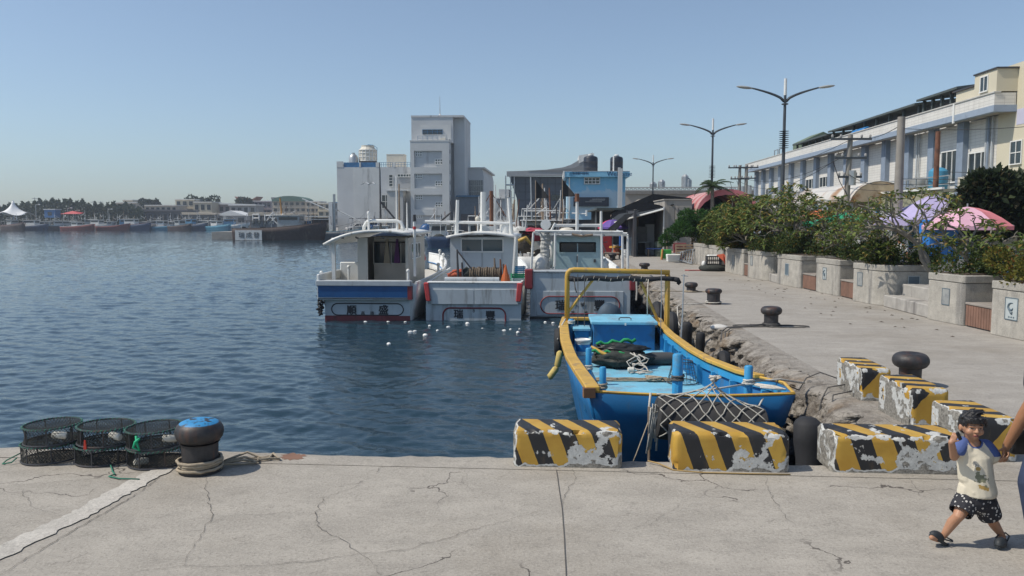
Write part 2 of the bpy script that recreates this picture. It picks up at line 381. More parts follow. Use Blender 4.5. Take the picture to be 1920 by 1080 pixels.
ribbon(densify([c0,c1,c2,c3],.05,.004,rng),lambda i,s:(.105 if s<0 else .095)+rng.uniform(-.022,.012),.008,q)
struct(q.build('mortar_strip_marking',STRIP))
# cracks
CRK=M('crack mark',(.085,.075,.065),.95,.3)  # dark brown of the cracks themselves, laid as thin ribbons on the slab
q=MB()
def crack(px,wd=.004,jit=.018):
    pts=densify([G(*p) for p in px],.045,jit,rng); n=len(pts)
    ribbon(pts,lambda i,s:(wd*.55*rng.uniform(.25,1.25))*(.3+.7*math.sin(PI*min(1,max(0,(i+.5)/n)))),.0065,q)
crack([(382,884),(386,920),(398,970),(362,1030),(346,1062)],.0045); crack([(398,970),(470,966),(560,963),(592,962)],.003)
crack([(690,897),(655,918),(605,935),(592,965),(600,990),(640,1012),(665,1032),(690,1048),(716,1080)],.005)
crack([(225,1078),(346,1062),(480,1062),(600,1052),(690,1038),(760,1032),(830,1012),(905,988),(1000,962),(1060,955)],.0045)
crack([(1074,880),(1078,900),(1062,925),(1054,955)],.0035)
crack([(1434,893),(1440,920),(1466,962),(1492,988)],.0035)
crack([(0,913),(60,908),(150,900),(236,896)],.0028); crack([(36,915),(52,938),(66,955),(105,965)],.0028)
crack([(318,882),(250,932),(200,960),(130,1000),(60,1042),(-20,1095)],.008,.012); crack([(880,880),(865,905),(890,925)],.002); crack([(1290,935),(1220,985),(1120,1000)],.002)
crack([(1700,890),(1725,930),(1800,950)],.0025); crack([(640,1012),(560,1030)],.002); crack([(720,870),(705,890)],.003)
struct(q.build('pavement_crack',CRK))
q=MB(); ribbon(densify([G(1043,882),G(1054,955),G(1058,1010),G(1064,1130)],.2,.001,rng),lambda i,s:.003,.0068,q)
struct(q.build('joint_line',M('joint line',(.1,.09,.08),.95)))
q=MB()
def patch(px,py,w_,h_,mb,seed):
    r_=random.Random(seed); c=G(px,py); n=26
    mb.ngon([(c.x+w_*math.cos(2*PI*i/n)*r_.uniform(.6,1.1),c.y+h_*math.sin(2*PI*i/n)*r_.uniform(.6,1.1),.006) for i in range(n)])
patch(548,857,.14,.12,q,1)
struct(q.build('rust_stain',M('rust stain',(.22,.12,.08),.9)))
# ================================================================ QUAY FURNITURE NEAR THE CAMERA
def bollard_mat(name,top=None,rust=.45):
    t=NT(name); c=t.coord(); n=t.noise(c,6,7,.7); n2=t.noise(c,22,5,.7); st=t.noise(t.mapv(c,(1,1,.2)),9,5)
    k=t.mix(t.ramp(n,.4,.7),(.018,.018,.02),(.05,.045,.045)); k=t.mix(t.math('MULTIPLY',t.ramp(st,.52,.66),rust),k,(.12,.05,.028))
    sep=t.n('ShaderNodeSeparateXYZ'); t.l(t.tc.outputs['Object'],sep.inputs[0])
    if top:
        m=t.math('MULTIPLY',t.ramp(sep.outputs[2],.425,.432),t.ramp(t.noise(t.tc.outputs['Object'],9,7,.65),.42,.47)); k=t.mix(m,k,top)
    t.bump(t.math('ADD',n,t.math('MULTIPLY',n2,.4)),.5,.012); return t.fin(k,t.math('ADD',.38,t.math('MULTIPLY',n2,.3)))
BOLM=bollard_mat('bollard iron'); BOLT=bollard_mat('bollard iron blue top',(.03,.24,.5)); BOLR=bollard_mat('bollard rusty iron',None,.9)
def bollard(label,x,y,mat,h=.42,rs=.15,rh=.205,th=.17,dent=0):
    zt=h-th
    pr=[(rs*1.18,0),(rs*1.18,.03),(rs*1.02,.05),(rs*.98,zt*.5),(rs*1.0,zt),(rs*1.1,zt+.01)]
    for i in range(1,9):
        a=-PI/2+PI*i/8.6; pr.append((rh-th*.5+th*.5*math.cos(a),zt+th/2+th/2*math.sin(a)))
    pr+=[(rh*.5,h+.004),(.02,h+.003 if not dent else h-.03)]
    o=MB().lathe((0,0,0),pr,28).build('bollard',mat,loc=(x,y,0.003),smooth=True)
    return tag(o,label,'bollard','mooring bollards along the quay')
bollard('big black bollard with flaking blue paint on its top, beside the crab traps',-3.1,6.72,BOLT,.45,.155,.205,.2)
bollard('black doughnut headed bollard behind the peeling striped blocks',4.72,10.75,BOLM,.44,.14,.23,.2,1)
bollard('black mushroom bollard with coiled rope lying round its foot',4.48,16.7,BOLM,.41,.145,.215,.17)
bollard('tall rusty bollard with a pale line tied at its foot',4.16,21.1,BOLR,.4,.17,.215,.13)
bollard('squat bollard standing behind the tall rusty one',4.17,24.6,BOLM,.29,.14,.2,.15)
bollard('small dark bollard beyond the yellow boat frame',3.95,35.4,BOLM,.3,.15,.24,.16)
bollard('farthest bollard on the quay near the orange buckets',3.2,44.5,BOLM,.34,.16,.24,.16)
def coil(mb,c,r,turns,rad,rng,z0=.02,dz=.012,el=(1,1),n=22,j=.012):
    pts=[]
    for i in range(int(turns*n)+1):
        a=2*PI*i/n; k=r*(1+rng.uniform(-j,j)*2)+.01*math.sin(a*.37); pts.append((c[0]+k*el[0]*math.cos(a),c[1]+k*el[1]*math.sin(a),z0+dz*i/n+rng.uniform(-.003,.003)))
    mb.tube(pts,rad,5)
rng=random.Random(3)
q=MB(); coil(q,(0,0),.178,4.2,.014,rng,.025,.022,j=.03)
for k in range(4): 
    a0=V((.16,.04+.03*k,.05)); q.tube([a0,(.3,.13+.05*k+rng.uniform(-.03,.03),.02+.02*k),(.43,.17+.05*k,.025),(.3+.1*k,.3,.025),(.48,.36+.04*k,.02),(.4,.62,-.05),(.42,.66,-.6)],.012,5)
tag(q.build('mooring_rope',ROPE,loc=(-3.1,6.72,0),smooth='all'),'thick brown rope wound round the blue topped bollard','rope','mooring ropes')
q=MB(); coil(q,(0,0),.17,2.3,.012,rng,.03,.02); coil(q,(.32,-.12),.3,1.6,.011,rng,.015,.006,(1.35,.55)); coil(q,(-.35,-.05),.25,1.3,.011,rng,.015,.006,(1.7,.6))
q.tube([(-.1,-.1,.05),(-.6,-.25,.02),(-.95,-.55,.03),(-1.12,-.9,0),(-1.22,-1.3,-.3),(-1.3,-1.5,-.55)],.013,5); q.tube([(-.1,-.05,.06),(-.6,-.15,.02),(-1.0,-.45,.03),(-1.17,-.8,0),(-1.28,-1.2,-.35),(-1.33,-1.55,-.6)],.013,5)
tag(q.build('mooring_rope',ROPED,loc=(4.48,16.7,0),smooth='all'),'dark rope looped beside the mushroom bollard and over the wall','rope','mooring ropes')
q=MB(); coil(q,(0,0),.19,1.6,.014,rng,.03,.03); q.tube([(-.18,-.05,.03),(-.5,-.15,.015),(-.9,-.35,.02),(-1.05,-.75,.0),(-1.1,-1.2,-.3),(-1.25,-2.6,-.3)],.013,5)
tag(q.build('mooring_rope',ROPEW,loc=(4.16,21.1,0),smooth='all'),'pale line from the tall rusty bollard down the broken wall','rope','mooring ropes')
q=MB(); coil(q,(0,0),.2,1.8,.014,rng,.02,.012); q.tube([(-.2,0,.02),(-.7,.1,.015),(-1.0,-.1,.02),(-1.15,.2,.02)],.014,5); q.tube([(.15,-.05,.02),(.5,-.1,.02),(.4,-.25,.02)],.014,5)
tag(q.build('mooring_rope',ROPE,loc=(4.17,24.6,0),smooth='all'),'loose brown rope lying round the squat bollard','rope','mooring ropes')
# striped concrete blocks -------------------------------------------------
def stripe_mat(name,hx,hy,h,per,ky,kz,ph,chip,duty=.5,side=0,edge=.35):
    t=NT(name); c=t.tc.outputs['Object']; sep=t.n('ShaderNodeSeparateXYZ'); t.l(c,sep.inputs[0]); x,y,z=sep.outputs
    u=t.math('ADD',t.math('ADD',x,t.math('MULTIPLY',y,ky)),t.math('MULTIPLY',z,kz)); u=t.math('ADD',u,t.math('MULTIPLY',t.noise(c,6,3),.02))
    s=t.math('FRACT',t.math('ADD',t.math('DIVIDE',u,per),ph+50)); m=t.math('LESS_THAN',s,duty)
    n=t.noise(c,5.5,9,.62); g=t.noise(c,2.4,5,.6); f=t.noise(c,30,6,.7)
    yel=t.mix(t.ramp(t.noise(c,3,6),.35,.7),(.44,.25,.04),(.56,.36,.07)); blk=t.mix(g,(.015,.015,.017),(.04,.04,.042)); k=t.mix(m,yel,blk)
    k=t.mix(t.math('MULTIPLY',t.ramp(t.noise(t.mapv(c,(1,1,.3)),12,6,.7),.55,.75),.4),k,(.16,.11,.06))
    ax=t.ramp(t.math('ABSOLUTE',x),hx*.9,hx); ay=t.ramp(t.math('ABSOLUTE',y),hy*.8,hy); az=t.math('MAXIMUM',t.ramp(z,h*.82,h),t.ramp(z,h*.14,0))
    e=t.math('MAXIMUM',t.math('MAXIMUM',t.math('MULTIPLY',ax,ay),t.math('MULTIPLY',ay,az)),t.math('MULTIPLY',ax,az))
    b=t.math('ADD',t.math('ADD',t.math('MULTIPLY',n,.6),t.math('MULTIPLY',g,.45)),t.math('MULTIPLY',e,edge*.55))
    low=t.ramp(z,h*.5,0); b=t.math('ADD',b,t.math('MULTIPLY',low,.03))
    if side: b=t.math('ADD',b,t.math('MULTIPLY',t.ramp(y,hy*.9,hy*.99) if side==2 else t.ramp(x,-hx*.9,-hx*.99),.16))
    thr=.66-chip*.12; c1=t.ramp(b,thr,thr+.008); c2=t.ramp(t.math('ADD',b,t.math('MULTIPLY',t.math('SUBTRACT',f,.5),.12)),thr+.085,thr+.095)
    wh=t.mix(t.ramp(f,.4,.65),(.44,.44,.42),(.62,.62,.59)); k=t.mix(c1,k,wh); co=t.mix(t.ramp(f,.35,.65),(.12,.11,.095),(.36,.34,.3)); k=t.mix(c2,k,co)
    hh=t.math('SUBTRACT',t.math('MULTIPLY',t.noise(c,18,5),.12),t.math('ADD',t.math('MULTIPLY',c1,.35),t.math('MULTIPLY',c2,t.math('ADD',.4,t.math('MULTIPLY',f,1.4)))))
    t.bump(hh,.9,.012); t.b.inputs['Specular IOR Level'].default_value=.35
    return t.fin(k,t.math('ADD',.55,t.math('MULTIPLY',c1,.3)))
def barrier(label,x,y,rz,L,W,H,seed,**kw):
    mat=stripe_mat('barrier paint %d'%seed,L/2,W/2,H,**kw)
    nx,ny,nz=26,12,10; vs={}; q=MB(); r_=random.Random(seed); off=seed*7.7
    def P(a,b,c):
        k=(a,b,c)
        if k in vs: return vs[k]
        p=V((-L/2+L*a/nx,-W/2+W*b/ny,H*c/nz)); near=sum(1 for d,m in ((a,nx),(b,ny)) if d in(0,m))+(1 if c==nz else 0)
        nn=noise.noise(p*9+V((off,0,0))); n2=noise.noise(p*28+V((0,off,0)))
        cen=V((0,0,H*.4)); d=(cen-p).normalized()
        ch=max(0,nn-.05)*(.10 if near>=2 else .006)+(.018 if near>=2 else 0)+(.012 if near>=3 else 0)+abs(n2)*(.012 if near>=2 else .002)
        q.v.append(tuple(p+d*ch)); vs[k]=len(q.v)-1; return vs[k]
    def face(fn,n1,n2,fl):
        for i in range(n1):
            for j in range(n2):
                f=(P(*fn(i,j)),P(*fn(i+1,j)),P(*fn(i+1,j+1)),P(*fn(i,j+1))); q.f.append(f[::-1] if fl else f); q.m.append(0)
    face(lambda i,j:(i,0,j),nx,nz,False); face(lambda i,j:(i,ny,j),nx,nz,True); face(lambda i,j:(0,i,j),ny,nz,True); face(lambda i,j:(nx,i,j),ny,nz,False); face(lambda i,j:(i,j,nz),nx,ny,False); face(lambda i,j:(i,j,0),nx,ny,True)
    o=q.build('concrete_block',mat,loc=(x,y,.001),rz=rz,smooth=True)
    return tag(o,label,'barrier block','striped concrete blocks along the quay edge')
FR=dict(per=.285,ky=.5,kz=.36)
barrier('black and yellow block with crumbled top edge, standing alone nearest the crab traps',.125,7.19,R(-1),.97,.44,.335,11,ph=.22,chip=.55,side=1,**FR)
barrier('black and yellow block with pale chips along its foot, in front of the rope fender',1.555,7.15,R(-1),1.0,.44,.345,12,ph=.47,chip=.42,edge=.28,**FR)
barrier('black and yellow block with a big bare white patch, right behind the boy',2.98,7.17,R(-1),1.12,.44,.335,13,ph=.1,chip=.78,side=1,per=.36,ky=.5,kz=.36)
SR=dict(per=.27,ky=-.3,kz=-.25)
barrier('white flaking striped block closest to the doughnut headed bollard',3.9,10.22,R(90),.84,.37,.40,21,ph=.3,chip=.5,side=2,**SR)
barrier('flaking striped block in the middle of the angled row',3.96,8.95,R(91),.83,.4,.42,22,ph=.36,chip=.42,side=2,**SR)
barrier('worn striped block partly hidden behind the boy\'s head',4.0,7.74,R(92),.78,.42,.40,23,ph=.1,chip=.5,side=2,**SR)
# crab traps --------------------------------------------------------------
NETM=M('black netting',(.02,.022,.02),.8,.3); GROPE=M('green cord',(.03,.2,.13),.8,.3); FLOATM=M('foam float',(.62,.6,.53),.8,.15,dirt=(.3,.27,.2),damt=.35,dscale=12)
def make_trap(label):
    t=thing('crab_trap',label,'crab trap',group='stacked round crab traps')
    r=.242; h=.155; rg=random.Random(9)
    f=MB()
    for z in (.008,h): f.tube(arc((0,0,z),r,0,2*PI,36,'xy')[:-1],.0085,5,True)
    for k in range(7): a=2*PI*k/7+.2; f.cyl((r*math.cos(a),r*math.sin(a),.008),(r*math.cos(a),r*math.sin(a),h),.006,None,5)
    f.build('frame',DARK,t)
    g=MB(); n=150; g.tube([(r*math.cos(2*PI*i/n)+.009*math.cos(i*1.7)*math.cos(2*PI*i/n),r*math.sin(2*PI*i/n)+.009*math.cos(i*1.7)*math.sin(2*PI*i/n),h+.009*math.sin(i*1.7)) for i in range(n)],.0038,4,True)
    g.build('rim_cord',GROPE,t)
    q=MB(); N=52
    for s in (1,-1):
        for k in range(N):
            pts=[]
            for i in range(5): a=2*PI*(k+s*i*1.1)/N; rr=r*(1-.07*math.sin(PI*i/4)); pts.append((rr*math.cos(a),rr*math.sin(a),.01+(h-.012)*i/4))
            q.tube(pts,.0022,3,cap=False)
    for z,sg in ((h-.002,.02),(.012,0)):
        for k in range(19):
            x=-r+2*r*(k+.5)/19; y=math.sqrt(r*r-x*x)
            for sw in (0,1):
                pts=[]
                for i in range(5):
                    yy=-y+2*y*i/4; p=(x,yy) if not sw else (yy,x); pts.append((p[0],p[1],z-sg*(1-(p[0]**2+p[1]**2)/(r*r))))
                q.tube(pts,.0023,3,cap=False)
    q.build('netting',NETM,t)
    return t
tr=None
spots=[(-4.64,7.0,0,'lower crab trap of the stack farthest from the bollard'),(-4.61,7.0,.168,'upper crab trap of the stack farthest from the bollard'),(-4.12,6.98,0,'lower crab trap of the middle stack'),(-4.1,6.99,.168,'upper crab trap of the middle stack, red tag hanging below it'),(-3.6,6.93,0,'lower crab trap right beside the big bollard'),(-3.62,6.95,.168,'upper crab trap right beside the big bollard, green cord knotted on it')]
rg=random.Random(4)
for i,(x,y,z,l) in enumerate(spots):
    o=tr if tr is None and False else None
    if tr is None: tr=make_trap(l); o=tr
    else: o=copy_tree(tr); o['label']=l
    o.location=(x,y,z+.004); o.rotation_euler=(rg.uniform(-.03,.03),rg.uniform(-.03,.03) if z else 0,rg.uniform(0,6))
def foam(x,y,z,rz,l,ln=.12,r=.032):
    q=MB().tube([(-ln/2,0,0),(-ln/2+.01,0,0),(0,0,0),(ln/2-.01,0,0),(ln/2,0,0)],[r*.75,r,r*1.05,r,r*.75],10)
    o=q.build('net_float',FLOATM,loc=(x,y,z),rz=rz,smooth=True); o.rotation_euler=(0,.12,rz); tag(o,l,'float','foam floats in the crab traps')
foam(-4.46,6.86,.26,.3,'white foam float inside the upper trap farthest from the bollard'); foam(-3.94,6.86,.26,-.3,'white foam float inside the upper middle trap'); foam(-3.43,6.84,.25,.5,'grey foam float in the upper trap touching the bollard'); foam(-3.68,6.8,.05,.9,'brownish foam float lying in the bottom trap near the bollard')
q=MB().tube([(-4.9,6.95,.06),(-4.97,6.86,.02),(-4.95,6.78,.012),(-4.88,6.8,.02),(-4.86,6.85,.05)],.006,5); tag(q.build('tied_green_rope',GROPE,smooth='all'),'short green cord hanging off the farthest crab trap','cord','green cords on the traps')
q=MB().tube([(-3.95,6.78,.02),(-3.84,6.62,.012),(-3.78,6.55,.012),(-3.8,6.49,.012),(-3.68,6.44,.012),(-3.5,6.43,.012)],.0065,5); tag(q.build('tied_green_rope',GROPE,smooth='all'),'loose green cord lying on concrete in front of the traps','cord','green cords on the traps')
q=MB().tube([(-3.66,6.7,.31),(-3.65,6.69,.24),(-3.63,6.69,.18),(-3.68,6.68,.21),(-3.66,6.68,.26),(-3.62,6.68,.29)],.012,5); tag(q.build('cord_knot',M('bright green cord',(.01,.36,.17),.7),smooth='all'),'bright green knotted cord on the trap by the bollard','cord')
q=MB().prism([(0,0,0),(.03,0,0),(.022,0,.085),(.01,0,.09)],(0,.012,0)); tag(q.build('red_tag',M('red plastic',(.5,.04,.02),.5),loc=(-4.17,6.74,.16)),'small red plastic tag hanging on the middle traps','tag')
# thin rope along the quay edge and lines from the corner
q=MB().tube([(.85,7.12,.03),(.93,7.06,.03),(1.05,6.93,.01),(1.3,6.87,.01),(1.7,6.86,.01),(2.04,6.86,.01)],.007,5); tag(q.build('thin_rope',M('yellowish rope',(.35,.24,.1),.9),smooth='all'),'thin tan rope lying along the foot of the fender side block','rope')
q=MB().tube([(3.72,10.6,.12),(3.55,10.75,.17),(3.35,10.7,.1),(3.2,10.5,-.02),(2.9,10.3,.12),(2.5,10.1,.2)],.009,5).tube([(3.72,10.3,.1),(3.5,10.3,.06),(3.36,10.1,-.05),(3.25,9.9,-.3)],.009,5).tube([(3.7,10.0,.08),(3.45,9.95,.04),(3.34,9.7,-.15),(3.3,9.5,-.5)],.009,5)
tag(q.build('mooring_line',ROPED,smooth='all'),'dark mooring lines running from the flaking block to the blue boat','rope')
# tyre fenders against the wall
def tyre(label,loc,rx,rz,r=.3,w_=.1,name='tyre_fender',sc=1):
    q=MB(); n=26
    def fn(u,v): a=2*PI*u; b=2*PI*v; rr=r+w_*math.cos(b)*.75; return (rr*math.cos(a),w_*math.sin(b),rr*math.sin(a))
    q.grid(fn,n,10); o=q.build(name,BLACK,loc=loc,smooth='all'); o.rotation_euler=(rx,0,rz)
    return tag(o,label,'tyre','old tyres hung as fenders')
def longfender(label,loc,h,r,lean=(0,0)):
    q=MB(); n=7; pts=[(lean[0]*i/n,lean[1]*i/n,-h*i/n) for i in range(n+1)]
    pts=[V((0,0,r*.5)),V((0,0,r*.42)),V((0,0,r*.2))]+[V(p) for p in pts]; q.tube(pts,[r*.25,r*.6,r*.85]+[r*(.75 if i==n else 1+.06*math.sin(i*2.1)) for i in range(n+1)],14); o=q.build('rubber_fender',BLACK,loc=loc,smooth='all'); return tag(o,label,'fender','old tyres hung as fenders')
longfender('tall black rubber fender hanging at the corner beside the blue bow',(3.1,9.05,-.3),1.1,.16,(-.08,-.1)); longfender('second black rubber fender in the corner, closer to the striped block',(2.74,8.65,.0),1.3,.15,(.05,-.15))
tyre('black tyre half hidden under the rope beside the blue gunwale',(3.0,14.2,-.42),0,R(85),.24,.1); tyre('black tyre below the yellow post at the wall',(2.72,18.6,-.35),0,R(88),.34,.12); tyre('black tyre against the wall just beyond the yellow frame',(2.72,21.2,-.4),0,R(90),.36,.13)
longfender('dark rubber post fender on the wall behind the blue hold box',(2.85,17.3,-.05),1.1,.12); longfender('thin dark fender by the wall just ahead of the box',(2.95,16.2,-.1),1.1,.09)
# pale broken stone on the lip
q=MB().sph((0,0,0),(.2,.14,.07),12,7); q.v=[tuple(V(p)*(1+.25*noise.noise(V(p)*9))) for p in q.v]; tag(q.build('white_stone',M('lime white',(.62,.6,.56),.9,.1),loc=(3.42,16.6,-.02),smooth='all'),'whitish chunk of mortar on the broken quay lip','stone')
# fallen leaves on the quay
lf=MB(); rg=random.Random(8)
for i in range(60):
    p=V((rg.uniform(6.2,8.3),rg.uniform(15,30),.008)); s=rg.uniform(.03,.07); a=rg.uniform(0,6); d=V((math.cos(a),math.sin(a),0))*s; e=V((-d.y,d.x,0))*.4
    lf.add([p-d,p+e+V((0,0,.012)),p+d,p-e+V((0,0,.015))],[(0,1,2,3)])
tag(lf.build('fallen_leaves',M('dry leaf',(.09,.06,.035),.9)),'scattered dry leaves on the quay below the planters','leaves',kind='stuff')
# ================================================================ BLUE OPEN BOAT
O=V((1.4,13.2,-1.3))
SKY=M('light blue deck paint',(.19,.49,.65),.55,.18,scale=3,dirt=(.2,.32,.4),damt=.55,dscale=2.6,bump=.1)
BLUE2=M('mid blue paint',(.03,.27,.52),.5,.18,dirt=(.08,.2,.3),damt=.48,dscale=4,bump=.1)
bb=thing('blue_boat','open blue wooden boat with yellow gunwales moored beside the broken quay wall','boat',O)
def bld(q,n,m,**k): return q.build(n,m,bb,off=O,**k)
def lerp_tab(tab,y):
    for (a,p),(b,q_) in zip(tab,tab[1:]):
        if a<=y<=b: t=(y-a)/(b-a); return p+(q_-p)*t
    return tab[0][1] if y<tab[0][0] else tab[-1][1]
LX=[(9.55,.44),(10.5,.36),(12,.24),(14,.17),(16,.17),(17.1,.23)]
RX=[(9.55,2.85),(10.2,2.92),(10.6,2.72),(11,2.55),(12,2.34),(13,2.25),(14.8,2.16),(16,2.16),(17.1,2.22)]
ZT=[(9.55,.13),(11,.09),(13,.05),(17.1,.05)]
ys=[9.55+i*(17.1-9.55)/30 for i in range(31)]
def side(tab,sgn):
    def fn(u,v):
        y=ys[0]+(ys[-1]-ys[0])*u; x=lerp_tab(tab,y); z=lerp_tab(ZT,y)
        rake=max(0,(10.8-y)/1.25)
        inn=[0,.05,.13,.24,.5][int(round(v*4))]; zz=[z,-.25,-.62,-1.15,-1.55][int(round(v*4))]
        return (x-sgn*inn*(1+.6*rake),y+rake*[0,.12,.42,.9,1.2][int(round(v*4))],zz)
    return fn
q=MB(); q.grid(side(LX,-1),30,4,False); q.grid(side(RX,1),30,4,True)
# bow face, stern face
def bow(u,v):
    i=int(round(v*4)); a=V(side(LX,-1)(0,v)); b=V(side(RX,1)(0,v)); p=a.lerp(b,u); p.y-=.05*math.sin(PI*u); 
    p.z-=.03*math.sin(PI*u)*(1-v); return p
q.grid(bow,16,4,False)
def stern(u,v): a=V(side(LX,-1)(1,v)); b=V(side(RX,1)(1,v)); return a.lerp(b,u)
q.grid(stern,4,4,True)
hull=bld(q,'hull',M('boat hull blue',(.008,.12,.3),.45,.2,dirt=(.05,.09,.13),damt=.45,dscale=2.5,streak=True),smooth=True,solid=.05)
q=MB()
q.grid(lambda u,v:(lerp_tab(LX,9.65+7.4*u)+.06+(lerp_tab(RX,9.65+7.4*u)-lerp_tab(LX,9.65+7.4*u)-.12)*v,9.65+7.4*u,-.3+.05*max(0,(11-9.65-7.4*u)/1.4)),16,6,True)
bld(q,'deck',SKY)
# inner bulwark ribs
for tab,s in ((LX,1),(RX,-1)):
    for k in range(9):
        y=10.4+k*.62; x=lerp_tab(tab,y); q=MB().box(min(x+s*.03,x+s*.13),max(x+s*.03,x+s*.13),y-.035,y+.035,-.3,-.005); bld(q,'rib',BLUE2)
    q=MB(); pts=[(lerp_tab(tab,y)+s*.06,y,lerp_tab(ZT,y)-.05) for y in ys]
    n=len(pts); vs=[]
    for p in pts: vs+= [(p[0]-.03,p[1],p[2]-.05),(p[0]+.03,p[1],p[2]-.05),(p[0]+.03,p[1],p[2]+.03),(p[0]-.03,p[1],p[2]+.03)]
    q.add(vs,[(i*4+k,i*4+(k+1)%4,i*4+4+(k+1)%4,i*4+4+k) for i in range(n-1) for k in range(4)]); bld(q,'inwale',BLUE2)
def rail(tab,s,y0,y1,w_,h_,name):
    q=MB(); N=34; vs=[]
    for i in range(N+1):
        y=y0+(y1-y0)*i/N; x=lerp_tab(tab,y)-s*.02; z=lerp_tab(ZT,y)+.004; ww=w_
        a=x-s*.045; b=x+s*ww
        vs+=[(a,y,z),(b,y,z),(b,y,z+h_),(a,y,z+h_)]
    q.add(vs,[(i*4+k,i*4+(k+1)%4,i*4+4+(k+1)%4,i*4+4+k) for i in range(N) for k in range(4)]+[(3,2,1,0),(N*4,N*4+1,N*4+2,N*4+3)])
    bld(q,name,YEL,bevel=.012)
rail(LX,1,9.5,17.1,.13,.075,'gunwale'); rail(RX,-1,10.6,17.1,.1,.06,'gunwale')
q=MB(); pts=[V(bow(i/16,0))+V((0,-.01,.012)) for i in range(17)]+[V((2.92,10.2,.135)),V((2.72,10.62,.12))]; q.tube(pts,.02,6); bld(q,'bow_rim',YEL)
q=MB().obox((.42,9.52,.13),(.14,.1,.12),R(8)); bld(q,'rail_end',M('bare end grain',(.2,.1,.05),.8))
q=MB().box(.2,2.24,17.0,17.12,.055,.12); bld(q,'stern_rail',YEL,bevel=.01)
# posts
for x,y,zt,r,b in ((1.6,10.35,.47,.068,-.3),(.64,10.45,.27,.045,-.3),(.52,12.0,.27,.045,-.3),(2.46,10.15,.36,.055,-.28),(2.03,16.6,.22,.06,-.3),(.34,16.1,.2,.06,-.3)):
    q=MB().lathe((x,y,0),[(r,b),(r,zt-.015),(r*.8,zt)],8); bld(q,'post',BLUE2,smooth=True)
# hold box
q=MB().box(.76,1.92,15.3,16.4,-.3,.2); hb=bld(q,'hold_box',M('hold box paint',(.012,.13,.32),.5,.16,dirt=(.04,.1,.17),damt=.45,dscale=3))
q=MB().box(.70,1.97,15.24,16.46,.2,.262); bld(q,'box_lid',SKY,bevel=.012)
q=MB().tube([(1.25,15.45,.26),(1.25,15.45,.3),(1.28,15.47,.315),(1.45,15.47,.315),(1.48,15.45,.3),(1.48,15.45,.26)],.01,5); bld(q,'lid_handle',DARK)
q=MB().box(1.34,1.37,15.225,15.24,.19,.235); bld(q,'hasp',WHITE)
q=MB().box(1.97,2.15,16.2,16.9,-.3,.03); bld(q,'side_locker',M('dark green paint',(.02,.05,.045),.6))
q=MB().box(1.97,2.2,16.15,16.95,.03,.06); bld(q,'locker_shelf',M('pale plank',(.5,.4,.25),.7))
q=MB().box(.4,.68,15.7,16.2,-.3,.02); bld(q,'small_locker',BLUE2,bevel=.01); q=MB().box(.37,.71,15.67,16.23,.02,.06); bld(q,'small_locker_lid',SKY)
# yellow frame
q=MB().tube([(.26,16.4,-.1),(.26,16.4,1.05),(.275,16.4,1.12),(.32,16.4,1.165),(.4,16.4,1.18),(1.2,16.4,1.16),(2.34,16.4,1.13)],.052,10)
fr=bld(q,'yellow_frame',YEL,smooth='all')
q=MB().tube([(2.3,16.4,-.1),(2.3,16.4,1.08)],.055,8); bld(q,'frame_post',YEL,smooth=True)
q=MB().tube([(.8,16.4,1.0),(.28,16.4,.3)],.03,8); bld(q,'brace',YEL); q=MB().tube([(1.74,16.45,1.0),(2.14,16.45,.1)],.03,8); bld(q,'brace',YEL)
# rolled awning
q=MB(); rg=random.Random(2); pts=[(.3+i*.0885,16.36,1.0-.012*math.sin(i*.8)) for i in range(25)]; q.tube(pts,[.045+.012*rg.random() for _ in pts],10); q.tube([(2.42,16.36,1.0),(2.5,16.36,.98),(2.53,16.36,.93),(2.5,16.36,.89)],[.05,.055,.05,.03],8)
o=q.build('rolled_awning',M('black awning cloth',(.015,.016,.02),.8,.4),loc=(0,0,0),smooth='all'); tag(o,'black awning rolled up and tied under the yellow frame beam','awning')
for i in range(6):
    x=.55+i*.24; pts=[(x+.12*k/8,16.36-.062*math.cos(k*.8),1.0+.062*math.sin(k*.8)) for k in range(9)]; tag(MB().tube(pts,.006,4).build('awning_tie',ROPEW,smooth='all'),'white cord turn tied round the rolled black awning','cord','white cord turns on the rolled awning')
tag(MB().tube([(.4,16.3,1.02),(.42,16.28,.8),(.45,16.3,.72),(.41,16.27,.86)],.012,5).build('cord_end',ROPED,smooth='all'),'short frayed cord dangling from the awning near the yellow corner','cord')
tag(MB().tube([(1.9,16.3,1.0),(1.88,16.28,.6),(1.89,16.28,.2)],.01,5).build('cord_end',ROPEW,smooth='all'),'long white cord hanging from the yellow beam beside the hold box','cord')
q=MB().tube([(2.5,15.6,1.15),(2.47,15.5,.35),(2.43,15.4,-.15)],[.012,.014,.02],6).tube([(2.45,15.6,1.13),(2.58,15.6,1.11)],.008,5); o=tag(q.build('thin_pole',STEEL),'thin grey pole standing upright at the gunwale next to the quay','pole')
for x,y,a,b,l in ((.47,16.2,1.1,-.2,'dangling dark line from the beam close to the yellow corner'),(.6,16.1,1.1,-.25,'second dangling line, just inside the first, by the white bucket'),(2.05,15.5,1.25,.0,'thin rod standing between the hold box and the wall')):
    tag(MB().tube([(x,y,a),(x+.01,y-.02,(a+b)/2),(x,y-.05,b)],.008,5).build('hanging_line',STEEL if 'rod' in l else ROPED),l,'line')
# covered outboard at the stern
q=MB().sph((1.2,17.45,.1),(.28,.22,.3),14,9); q.v=[(p[0]*(1)+.03*noise.noise(V(p)*6),p[1],max(-.3,p[2]+.04*noise.noise(V(p)*5+V((3,0,0))))) for p in q.v]
o=q.build('engine_cover',M('grey blue tarpaulin',(.045,.075,.11),.7,.2,bump=.3,bscale=12),smooth='all'); tag(o,'dark blue grey tarpaulin hood over the engine behind the hold box','tarpaulin')
